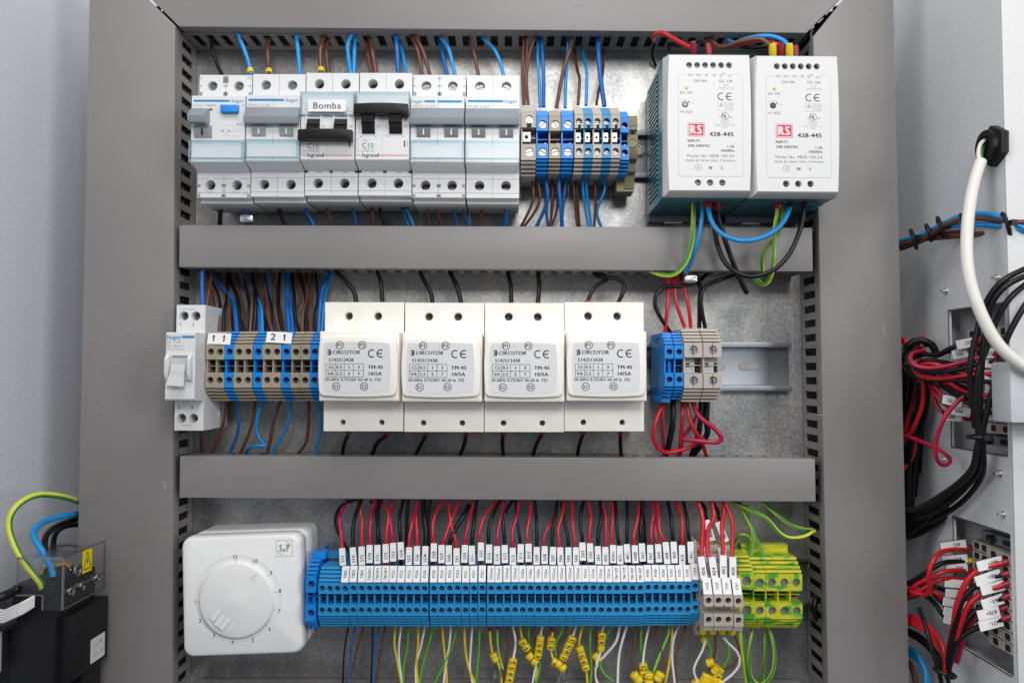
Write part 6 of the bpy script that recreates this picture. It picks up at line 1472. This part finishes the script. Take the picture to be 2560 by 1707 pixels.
for a in ((cxr-.9, cxr+.2, yb2, yt2, hn-.9, hn+.2), (cxr-.9, cxr+.2, yt2-.9, yt2+.2, hf_, hn), (cxr-.9, cxr+.2, yb2-.2, yb2+.9, hf_, hn), (cxr-.9, cxr+.2, yb2, yt2, hf_, hf_+.9),
          (xl, cxr, yt2-.9, yt2+.2, hn-.9, hn+.2), (xl, cxr-12, yt2-22.4, yt2-21.6, hn-.9, hn+.2), (xl-.2, xl+.7, yt2-22, yt2, hn-.9, hn+.2), (cxr-.7, cxr+.3, yt2-21, yt2-20, hf_, hn), (cxr-12.5, cxr-11.5, yb2, yt2-22, hn-.9, hn+.2),
          (xl+26, cxr-8, yt2+.2, yt2+1.2, hf_+16, hf_+18), (xl+26, cxr-14, yt2+.2, yt2+1.0, hf_+24, hf_+28)): mb.box(*a, 'acredge')
mb.build('rim', cv)
for (hh, yy, r) in ((hn-8, yb2+9, 2.0), (hn-20, yb2+9, 2.0), (hn-38, yb2+9, 2.0), (hn-14, yb2+20, 2.8)):
    s_ = MB(); s_.ring(0, 0, r, r+.9, 0, 1.2, 'acredge', 20); s_.build('screw_collar', cv, (cxr, yy, hh), RL)
    s_ = MB(); s_.screw(0, 0, 0, r*.85, 'steel', 'cross', 20); s_.build('screw', cv, (cxr-2.2, yy, hh), RL)
q0 = PX(206, 1434, cxr+.1); q1 = PX(230, 1375, cxr+.1)
w_ = abs(q0[2]-q1[2]); mb = MB(); hh_ = 14.5
mb.box(0, w_, 0, hh_, 0, .15, 'signyellow'); sg_ = mb.build('warning_sign', cv, (cxr+.05, q0[1], q0[2]), RL)
t = MB(); c_ = w_/2
ink_path(t, [(c_-w_*.4, 2.0), (c_+w_*.4, 2.0), (c_, hh_-2)], .6, 'ink', .2, True)
t.face([(c_+.5, 9.6, .2), (c_-.9, 6.2, .2), (c_+.2, 6.4, .2)], 'ink'); t.face([(c_-.2, 6.9, .2), (c_+1.0, 7.1, .2), (c_-.1, 3.6, .2)], 'ink')
t.build('lettering', sg_)
br = thing('screw_terminal', 'brass screw terminal gripping the blue wire under the clear cover', 'screw terminal', P(130, 1418, 80))
mb = MB(); mb.tube([(-4, 0, 0), (0, 2.2, 0), (4, 1, 0), (9, 2.4, 0), (12, 0, 0)], 2.2, 'brass', 10); mb.tube([(-4, 0, 0), (-5, -4, 0)], 1.6, 'brass', 10); mb.build('clamp', br)
GS = 'wires running from the left switch behind the duct'
gy('green and yellow wire arching from behind the left duct into the black switch', [(240, 1268, 6), (206, 1258, 20), (180, 1248, 46), (150, 1240, 62), (100, 1236, 76), (60, 1250, 86), (30, 1280, 92), (22, 1315, 94), (35, 1360, 96), (60, 1405, 97), (100, 1456, 96), (104, 1470, 94)], 1.85, GS, phase=3.9, twist=.004, split=.5)
wire('sky blue wire bending down into the black switch', [(240, 1276, 4), (208, 1280, 16), (180, 1286, 36), (150, 1291, 48), (105, 1306, 62), (84, 1330, 72), (90, 1352, 78), (112, 1388, 82), (128, 1420, 82), (133, 1440, 82)], 1.95, 'w_blue', GS)
wire('black wire bending down behind the sky blue one', [(225, 1290, 14), (180, 1300, 22), (140, 1316, 38), (118, 1335, 54), (112, 1352, 62), (112, 1380, 68)], 1.95, 'w_black', GS)
wire('second black wire hidden low behind the left switch wires', [(225, 1310, 8), (180, 1312, 14), (150, 1322, 26), (135, 1345, 40), (134, 1390, 50)], 1.8, 'w_black', GS)
wire('black strap at the left edge beside the black switch', [(-20, 1500, 110), (20, 1484, 104), (50, 1468, 92)], 2.6, 'w_black', 'loose wires')
p = P(12, 1525, 108); o = thing('ribbon_cable', 'folded white ribbon cable at the left edge beside the black switch', 'ribbon cable', p)
mb = MB()
for i in range(5): mb.tube([(-14, -1-i*1.8, -6), (0, -.5-i*1.5, 0), (10, 4-i*1.4, 1), (13, 6-i*1.3, -6)], .95, 'w_white', 8)
mb.tube([(-14, -11, -2), (2, -9, 2), (8, -6, 0)], 2.4, 'w_black', 8); mb.build('strands', o)
p = P(-5, 1608, 104); mb = MB(); mb.box(-9, .4, -17, 19, -3, 0, 'ltgrey'); mb.box(-9, -.6, -16, 18, 0, .6, 'teal'); o = mb.build('side_module', None, p, bevel=.6); tag(o, 'pale plastic module edge at the far left below the ribbon cable', 'module')

# ================================================================== the right wall
def wall_thing(name, label, cat, px, py, group=None, out=0.0):
    q = PX(px, py, WR-out); rt = thing(name, label, cat, q, group=group); rt.rotation_euler = RR; return rt
g = wall_thing('cable_gland', 'black cable gland nut on the right cabinet wall', 'cable gland', 2493, 366)
mb = MB(); hx = [(13.2*math.cos(R(60*i+28)), 12.6*math.sin(R(60*i+28))) for i in range(6)]; mb.prism(hx, 0, 4.5, 'black', inset=.8); mb.build('nut', g)
mb = MB(); mb.ring(0, 0, 6.3, 9.6, 4.5, 8.0, 'black', 28); mb.disc(0, 0, 4.5, 4.7, 6.3, 'dark'); mb.build('collar', g)
for lab, px, py, r in (('bolt on the right wall level with the wide cross duct gap, above the upper cut-out', 2368, 727, 3.2), ('bolt on the right wall beside the black cable bend', 2497, 694, 3.2), ('bolt on the right wall under the crimson loop', 2362, 1148, 2.6), ('bolt on the right wall between both cut-outs', 2503, 1183, 3.4), ('dirty bolt on the right wall at the top corner of the lower cut-out', 2511, 1285, 3.0)):
    b = wall_thing('bolt', lab, 'bolt', px, py, 'bolts in the right cabinet wall'); mb = MB(); mb.disc(0, 0, 0, .8, r*.65, 'alu'); mb.prism([(r*.45*math.cos(R(60*i)), r*.45*math.sin(R(60*i))) for i in range(6)], .8, 2.4, 'alu'); mb.disc(0, 0, 2.4, 4.2, r*.28, 'alu'); mb.build('head', b)
# terminal blocks in the two recesses; they face across the cabinet
def side_block(label, up, group, step, h0=44.0, w=6.0):
    rt = thing('terminal_block', label, 'terminal block', (WR, up, 0), group=group); rt.rotation_euler = RR
    mb = MB(); y0, y1 = -w/2+.1, w/2-.1
    mb.box(h0+4, h0+27, y0, y1, -24, -5.5, 'beige'); mb.box(h0+27, h0+51, y0, y1, -24, -1.0+step, 'beige')
    mb.box(h0, h0+4, y0, y1, -24, -10, 'beige')
    mb.build('housing', rt)
    mb = MB()
    for x, hh in ((h0+9, -5.5), (h0+17, -5.5), (h0+34, -1.0+step), (h0+46, -1.0+step)):
        mb.prism(rr(x-2.6, x+2.6, y0+.8, y1-.8, 1.2, 4), hh+.01, hh+.06, 'dark')
    mb.build('wire_entry', rt); return rt
KB = 'terminal blocks facing sideways in the lower recess'; KA = 'terminal blocks facing sideways in the upper recess'
for i in range(9): side_block('beige block in the lower right recess, %s from its top' % nth(i), cutB[0]-16-i*6.6, KB, 0)
for i in range(10): side_block('beige block in the upper right recess, %s from its top' % nth(i), cutA[0]-17-i*6.6, KA, -2)
for nm, lab, u, rail_y in (('screw_clamp', 'steel screw clamp at the top of the lower right recess', cutB[0]-9, 0), ('screw_clamp', 'grey clamp at the bottom of the upper right recess', cutA[1]+7, 0)):
    rt = thing(nm, lab, 'clamp', (WR, u, 0)); rt.rotation_euler = RR
    mb = MB(); mb.box(52, 94, -3, 3, -24, -9, 'dgrey'); mb.disc(66, 0, -9, -5, 2.6, 'steel'); mb.box(76, 90, -1.4, 1.4, -9, -8, 'dark'); mb.build('body', rt)

def hsleeve(text, x0, x1, cy, h, slope=0.0, flip=True, w=20, cap=2.3):
    px = (x0+x1)/2; ln = x1-x0
    return sleeve(text, px, cy-ln/2, cy+ln/2, h, (-90 if flip else 90)+slope, False, w=w, cap=cap, tiltx=0)
def cwire(lab, pts, r, m, group, **k): return wire(lab, pts, r, m, group, **k)
GQ = 'numbered wires plugged into the lower right recess'
B_ = [('402', 'w_red', [(2438, 1368, 46), (2400, 1372, 48), (2356, 1378, 52), (2332, 1402, 56), (2322, 1440, 56), (2326, 1472, 54), (2312, 1486, 48), (2284, 1480, 40), (2270, 1476, 30)], 2352, 2415, 1362, -8, 'front loop'),
      ('401', 'w_black', [(2430, 1400, 46), (2395, 1402, 48), (2358, 1406, 50), (2318, 1428, 48), (2285, 1450, 40), (2262, 1458, 28)], 2356, 2418, 1397, -5, ''),
      ('400', 'w_red', [(2432, 1423, 46), (2400, 1424, 48), (2362, 1428, 50), (2325, 1444, 48), (2292, 1460, 42), (2268, 1482, 30)], 2366, 2418, 1419, -5, ''),
      ('', 'w_red', [(2430, 1446, 46), (2395, 1446, 46), (2356, 1446, 48), (2325, 1460, 46), (2290, 1482, 40), (2266, 1490, 28)], 2362, 2420, 1458, 4, ''),
      ('', 'w_black', [(2430, 1475, 44), (2380, 1480, 44), (2350, 1470, 44), (2330, 1462, 42), (2300, 1450, 34)], 2364, 2418, 1483, 4, ''),
      ('C', 'w_red', [(2438, 1503, 44), (2390, 1500, 44), (2358, 1498, 44), (2345, 1485, 44), (2325, 1478, 40), (2270, 1495, 24)], 2358, 2418, 1507, 10, ''),
      ('0', 'w_black', [(2438, 1528, 42), (2392, 1527, 42), (2362, 1512, 42), (2340, 1490, 38), (2320, 1465, 32), (2270, 1460, 20)], 2359, 2418, 1531, 12, ''),
      ('4', 'w_black', [(2438, 1552, 42), (2392, 1548, 42), (2360, 1540, 42), (2335, 1505, 36), (2300, 1480, 28), (2264, 1485, 20)], 2359, 2418, 1553, 14, '')]
for i, (tx, m, pts, x0, x1, cy, sl, ex) in enumerate(B_):
    wire('%s wire in the rear column of the lower right recess, %s from its top' % (NAMES[m], nth(i)), pts, 1.55, m, GQ, sleeves=[hsleeve(tx or ' ', x0, x1, cy, 46, sl)], ends=[(0, 'ferred' if tx != '401' else 'signyellow', 5, 1.9)])
C_ = [('480+', 'w_red', [(2525, 1402, 92), (2485, 1412, 90), (2446, 1424, 88), (2415, 1456, 86), (2392, 1510, 82), (2384, 1560, 78), (2372, 1620, 74), (2362, 1680, 70)], 2445, 2503, 1408, -14),
      ('481-', 'w_black', [(2525, 1432, 92), (2482, 1442, 89), (2444, 1460, 87), (2408, 1496, 84), (2390, 1550, 80), (2376, 1610, 76), (2364, 1680, 70)], 2440, 2500, 1443, -18),
      ('562', 'w_red', [(2525, 1456, 92), (2490, 1468, 90), (2456, 1482, 87), (2422, 1512, 84), (2402, 1560, 80), (2388, 1612, 76), (2372, 1672, 70)], 2454, 2508, 1468, -14),
      ('563-', 'w_black', [(2525, 1488, 92), (2490, 1500, 89), (2452, 1518, 85), (2420, 1546, 82), (2398, 1592, 78), (2374, 1660, 72)], 2456, 2506, 1503, -18),
      ('470+', 'w_crim', [(2525, 1515, 90), (2480, 1528, 86), (2444, 1544, 82), (2418, 1566, 78), (2404, 1610, 74), (2392, 1655, 70)], 2446, 2496, 1532, -14),
      ('471-', 'w_black', [(2525, 1542, 92), (2480, 1554, 88), (2448, 1566, 85), (2408, 1588, 80), (2384, 1625, 76), (2368, 1690, 70)], 2450, 2504, 1558, -14)]
for i, (tx, m, pts, x0, x1, cy, sl) in enumerate(C_):
    wire('%s wire with upside down sleeve %s in the front column of the lower right recess' % (NAMES[m], tx), pts, 1.65, m, GQ, sleeves=[hsleeve(tx, x0, x1, cy, 88, sl, w=23)], ends=[(0, 'ferred', 5, 1.9)])
GR = 'red black and blue wires low on the right, behind the duct edge'
for i, (dx, dy) in enumerate(((0, 0), (5, 6), (9, 12), (12, 20))): wire('red wire in the bunch entering the lower tie from the left, %s strand' % nth(i), [(2258, 1532+dy, 22+i), (2300, 1548+dy, 38+i), (2335, 1578+dy, 52), (2358, 1618+dy, 62), (2366+i, 1672, 68)], 1.5, 'w_red', GR)
for i, (dx, dy) in enumerate(((0, 0), (6, 10))): wire('black wire under the red bunch entering the lower tie, %s strand' % nth(i), [(2258, 1568+dy, 18), (2300, 1590+dy, 34), (2340, 1630+dy, 52), (2360, 1676, 66)], 1.6, 'w_black', GR)
wire('thin black wire crossing down in front of the lower red bunch', [(2298, 1520, 50), (2312, 1560, 60), (2330, 1620, 66), (2345, 1670, 68), (2356, 1715, 66)], 1.4, 'w_black', GR)
wire('black wire tail below the lower tie', [(2362, 1680, 70), (2366, 1690, 72), (2376, 1715, 70)], 1.2, 'w_black', GR)
for i, off in enumerate((0, 6, 12)): wire('blue wire at the bottom right corner behind the duct, %s strand' % nth(i), [(2262, 1612+off*1.6, 16), (2290, 1632+off, 26), (2312, 1668+off*.6, 34), (2324-off*.6, 1715, 38)], 1.7, 'w_blue', GR)
for i, off in enumerate((0, 8)): wire('brown wire below the blue ones at the bottom right, %s strand' % nth(i), [(2262, 1642+off, 14), (2280, 1664+off, 20), (2294-off*.6, 1715, 26)], 1.4, 'w_brown', GR)
def tie(label, px, py, h, r, axis, width=2.6, tail=True):
    q = P(px, py, h); rt = thing('cable_tie', label, 'cable tie', q, group='black ties around the wire bundles on the right'); ax = Vector(axis).normalized()
    u = ax.cross(Vector((0, 0, 1))).normalized(); v = ax.cross(u); mb = MB(); pts = [tuple(u*r*math.cos(t)+v*r*.85*math.sin(t)) for t in [i*math.pi/8 for i in range(17)]]
    mb.tube(pts, width/2, 'black', 8); b_ = mb.build('loop', rt); mb = MB(); mb.box(-1.8, 1.8, -1.5, 1.5, r*.85-.5, r*.85+2.5, 'black'); mb.build('head', rt); return rt
tie('black tie gathering the wires below the lower right recess', 2362, 1680, 70, 6.0, (.3, 1, 0))
# tangle at the upper recess
GT = 'numbered wires plugged into the upper right recess'
A_ = [('507', 'w_black', [(2450, 850, 66), (2412, 858, 64), (2380, 868, 60), (2345, 885, 52), (2300, 888, 40), (2268, 905, 24)], 2392, 2437, 858, -12),
      ('506', 'w_black', [(2440, 872, 62), (2405, 880, 60), (2370, 878, 56), (2340, 890, 50), (2295, 880, 38), (2262, 888, 22)], 2380, 2428, 883, -12),
      ('553', 'w_crim', [(2520, 880, 90), (2470, 888, 82), (2420, 902, 76), (2370, 914, 70), (2320, 920, 62), (2286, 912, 56), (2276, 896, 52), (2284, 882, 46), (2310, 876, 40)], 2464, 2500, 882, -6),
      ('57-', 'w_black', [(2520, 904, 88), (2460, 906, 80), (2400, 922, 72), (2340, 930, 62), (2290, 922, 50), (2268, 900, 44), (2276, 880, 38), (2300, 870, 32)], 2464, 2498, 907, 0),
      ('55', 'w_red', [(2520, 936, 88), (2450, 934, 78), (2400, 940, 70), (2350, 946, 60), (2300, 940, 48), (2262, 925, 30)], 2462, 2500, 937, 2),
      ('5 -', 'w_black', [(2520, 960, 88), (2450, 952, 76), (2380, 950, 64), (2320, 950, 52), (2280, 935, 42), (2268, 915, 34)], 2464, 2502, 962, 4),
      ('559', 'w_red', [(2520, 985, 88), (2450, 988, 76), (2420, 984, 68), (2380, 962, 58), (2340, 935, 48), (2300, 900, 38), (2262, 862, 26), (2250, 842, 20)], 2462, 2497, 986, 4),
      ('60-', 'w_black', [(2520, 1012, 88), (2460, 1002, 78), (2410, 986, 68), (2370, 972, 58), (2330, 955, 48), (2280, 930, 36)], 2470, 2506, 1014, 4),
      ('9', 'w_black', [(2520, 1036, 88), (2460, 1028, 76), (2410, 1000, 66), (2370, 975, 56), (2330, 950, 44), (2290, 920, 32)], 2468, 2502, 1038, 6),
      ('50', 'w_red', [(2450, 1010, 60), (2412, 1004, 58), (2366, 990, 54), (2345, 975, 50), (2328, 945, 44), (2300, 905, 36), (2306, 850, 30), (2310, 842, 26)], 2356, 2404, 1002, 12),
      ('500', 'w_crim', [(2450, 1036, 58), (2410, 1028, 56), (2368, 1014, 52), (2342, 990, 48), (2328, 968, 42), (2318, 930, 34)], 2380, 2424, 1028, 10),
      ('508', 'w_crim', [(2440, 1046, 52), (2400, 1042, 50), (2358, 1030, 46), (2338, 1005, 42), (2330, 972, 38), (2312, 930, 30)], 2361, 2404, 1041, 2)]
for i, (tx, m, pts, x0, x1, cy, sl) in enumerate(A_):
    up = tx in ('507', '57-')
    wire('%s wire with sleeve %s in the upper right recess, %s of them from the top' % (NAMES[m], tx, nth(i)), pts, 1.45, m, GT, sleeves=[hsleeve(tx, x0, x1, cy, pts[1][2], sl, flip=up, w=22)], ends=[(0, 'ferred', 7, 2.3)])
wire('crimson wire hanging in a long loop under the upper right recess', [(2408, 992, 78), (2385, 1012, 78), (2358, 1050, 76), (2341, 1100, 72), (2340, 1140, 70), (2352, 1160, 68), (2370, 1160, 66), (2374, 1145, 62), (2345, 1122, 52), (2300, 1102, 38), (2256, 1088, 24)], 1.35, 'w_crim', GT)
GU = 'wires coiled behind the right duct edge'
for i, (m, pts) in enumerate((('w_black', [(2300, 955, 30), (2298, 1010, 26), (2282, 1080, 18), (2270, 1180, 10), (2268, 1300, 8)]), ('w_black', [(2318, 950, 24), (2315, 1010, 20), (2300, 1080, 12), (2285, 1160, 6), (2275, 1290, 4)]),
    ('w_red', [(2308, 950, 36), (2306, 1010, 32), (2285, 1065, 26), (2262, 1098, 20), (2255, 1110, 16)]), ('w_red', [(2296, 950, 22), (2285, 1000, 18), (2272, 1040, 14), (2262, 1080, 10)]), ('w_red', [(2290, 1090, 16), (2284, 1130, 14), (2272, 1158, 12), (2254, 1175, 10)]),
    ('w_black', [(2262, 880, 30), (2272, 862, 34), (2300, 850, 38), (2330, 862, 40), (2340, 885, 40)]), ('w_black', [(2268, 930, 36), (2250, 905, 34), (2256, 880, 32), (2285, 870, 30)]), ('w_red', [(2258, 845, 24), (2268, 862, 28), (2274, 885, 30)]),
    ('w_black', [(2280, 940, 10), (2276, 1010, 4), (2268, 1100, 0), (2262, 1220, -4)]), ('w_black', [(2330, 940, 12), (2330, 1000, 6), (2315, 1070, 0), (2296, 1180, -6)]), ('w_black', [(2306, 930, 10), (2308, 1000, 4), (2296, 1080, -2), (2284, 1240, -8)]))):
    wire('%s wire coiled beside the right duct below the tangle, %s strand' % (NAMES[m], nth(i)), pts, 2.4 if m == 'w_black' else 1.5, m, GU)
for i in range(9):  # cable mass, partly put in to darken the shaded gap beside the duct
    x0 = 2250+i*7; wire('black cable packed in the gap beside the right duct, %s strand' % nth(i), [(x0+18, 915+i*3, -8-i), (x0+16-i, 980, -14), (x0+4-i*2, 1060, -20), (x0-6-i*3, 1160, -26), (x0-8-i*4, 1300, -30)], 3.6, 'w_black', GU)
for i in range(4):
    wire('black cable crossing low behind the main black bundle, %s strand' % nth(i), [(2255, 1302+i*14, 6), (2300, 1290+i*13, 14), (2350, 1262+i*12, 24), (2392, 1225+i*10, 34), (2420, 1190+i*6, 44)], 2.6, 'w_black', GU)
for i in range(7):
    m = ('w_black', 'w_red', 'w_black', 'w_crim', 'w_black', 'w_red', 'w_black')[i]
    wire('%s wire woven into the tangle by the upper right recess, %s strand' % (NAMES[m], nth(i)), [(2470-i*4, 900+i*20, 58), (2410, 912+i*14, 54), (2360-i*3, 905+i*9, 50+i), (2315, 900+i*8, 44), (2282-i*2, 915+i*3, 36), (2262+i, 890-i*4, 26), (2280+i*8, 868-i, 20+i)], 1.45, m, GU)
GV = 'black cables from the upper right down to the lower tie'
strands = [[(2580, 664, 112), (2510, 700, 110), (2468, 752, 106), (2441, 835, 102), (2425, 920, 100), (2431, 1000, 98), (2446, 1080, 96), (2446, 1120, 94), (2438, 1165, 88), (2405, 1205, 78), (2350, 1248, 62), (2300, 1280, 42), (2255, 1286, 26)],
           [(2580, 682, 114), (2515, 715, 112), (2476, 768, 108), (2460, 860, 104), (2451, 950, 101), (2448, 1020, 99), (2450, 1082, 97), (2452, 1125, 95), (2448, 1172, 88), (2420, 1212, 76), (2370, 1258, 60), (2310, 1290, 42), (2255, 1298, 26)],
           [(2580, 698, 110), (2525, 745, 109), (2492, 800, 106), (2466, 872, 103), (2446, 930, 101), (2440, 1000, 99), (2448, 1084, 98), (2440, 1130, 96), (2430, 1170, 92), (2395, 1208, 82), (2340, 1246, 66), (2290, 1272, 46), (2255, 1276, 30)],
           [(2580, 738, 112), (2545, 792, 111), (2516, 850, 109), (2500, 905, 107), (2486, 960, 104), (2470, 1020, 101), (2456, 1084, 98), (2458, 1130, 95), (2458, 1175, 88), (2440, 1215, 76), (2395, 1262, 58), (2330, 1300, 38), (2258, 1330, 20)]]
for i, s_ in enumerate(strands): wire('black cable of the bundle over the right recesses, %s from the left' % nth(i), s_, 1.75, 'w_black', GV)
wire('fifth black cable hidden in the back of that bundle, lower half', [(2452, 1040, 94), (2454, 1100, 93), (2450, 1150, 88), (2415, 1200, 74), (2350, 1262, 52), (2300, 1310, 32), (2256, 1345, 14)], 1.9, 'w_black', GV)
tie('tie with a shiny buckle binding the black cables at the upper recess', 2449, 1092, 97, 6.2, (0, 1, 0))
wire('thick white cable bowing down from the gland', [(2452, 404, 96), (2440, 440, 100), (2428, 490, 106), (2419, 560, 112), (2417, 640, 116), (2427, 710, 119), (2453, 785, 122), (2492, 856, 124), (2545, 906, 126), (2600, 935, 126)], 3.35, 'cable', 'strands of the white cable', seg=16)
wire('white inner strand bending from the gland into the white cable', [(2486, 350, 84), (2465, 350, 90), (2451, 362, 94), (2446, 385, 96), (2449, 412, 96)], 1.25, 'w_white', 'strands of the white cable')
wire('green inner strand between gland and white cable', [(2488, 364, 84), (2472, 361, 88), (2457, 372, 90), (2453, 392, 94), (2455, 412, 95)], 1.0, 'w_green', 'strands of the white cable')
wire('brown inner strand between gland and white cable', [(2486, 372, 80), (2468, 368, 84), (2464, 385, 86), (2444, 396, 90), (2446, 412, 93)], 1.0, 'w_brown', 'strands of the white cable')
GX = 'thick blue and brown wires tied together high on the right'
for lab, pts, m in (('blue wire topmost in the thick tied bundle', [(2245, 604, 20), (2290, 592, 34), (2345, 566, 52), (2400, 541, 70), (2450, 534, 84), (2500, 543, 96), (2530, 556, 100), (2575, 578, 104)], 'w_blue'),
                    ('brown wire second in the thick tied bundle', [(2252, 612, 22), (2300, 600, 38), (2350, 570, 56), (2400, 549, 72), (2455, 546, 86), (2515, 553, 98), (2546, 556, 102), (2580, 556, 104)], 'w_brown'),
                    ('blue wire third in the thick tied bundle', [(2256, 608, 16), (2320, 582, 40), (2370, 568, 58), (2420, 562, 74), (2480, 563, 90), (2540, 573, 100), (2580, 582, 102)], 'w_blue'),
                    ('brown wire lowest in the thick tied bundle', [(2250, 618, 16), (2295, 600, 30), (2345, 595, 46), (2420, 588, 66), (2490, 580, 84), (2540, 574, 94), (2580, 572, 96)], 'w_brown'),
                    ('second brown wire low in the thick tied bundle', [(2252, 622, 10), (2300, 604, 26), (2350, 584, 44), (2420, 577, 62), (2480, 575, 78), (2540, 572, 90)], 'w_brown')):
    wire(lab, pts, 1.7, m, GX)
for px, py, h, r, n_ in ((2284, 598, 34, 6.5, 'nearest the duct'), (2322, 582, 44, 5.5, 'second from the duct'), (2352, 570, 54, 7, 'in the middle of the blue and brown bundle'), (2408, 554, 72, 4.5, 'just left of the white cable'), (2515, 562, 98, 7, 'at the white flange')): tie('black tie ' + n_, px, py, h, r, (1, .3, .5))
q = P(2508, 905, 116); q2 = P(2508, 1055, 116)
mb = MB(); mb.box(0, 60, q2[1]-q[1], 0, -12, 6, 'ltgrey'); o = mb.build('cable_channel', None, (q[0], q[1], 116), bevel=1.2); tag(o, 'pale grey cable channel end at the right edge, under the white cable', 'cable channel')
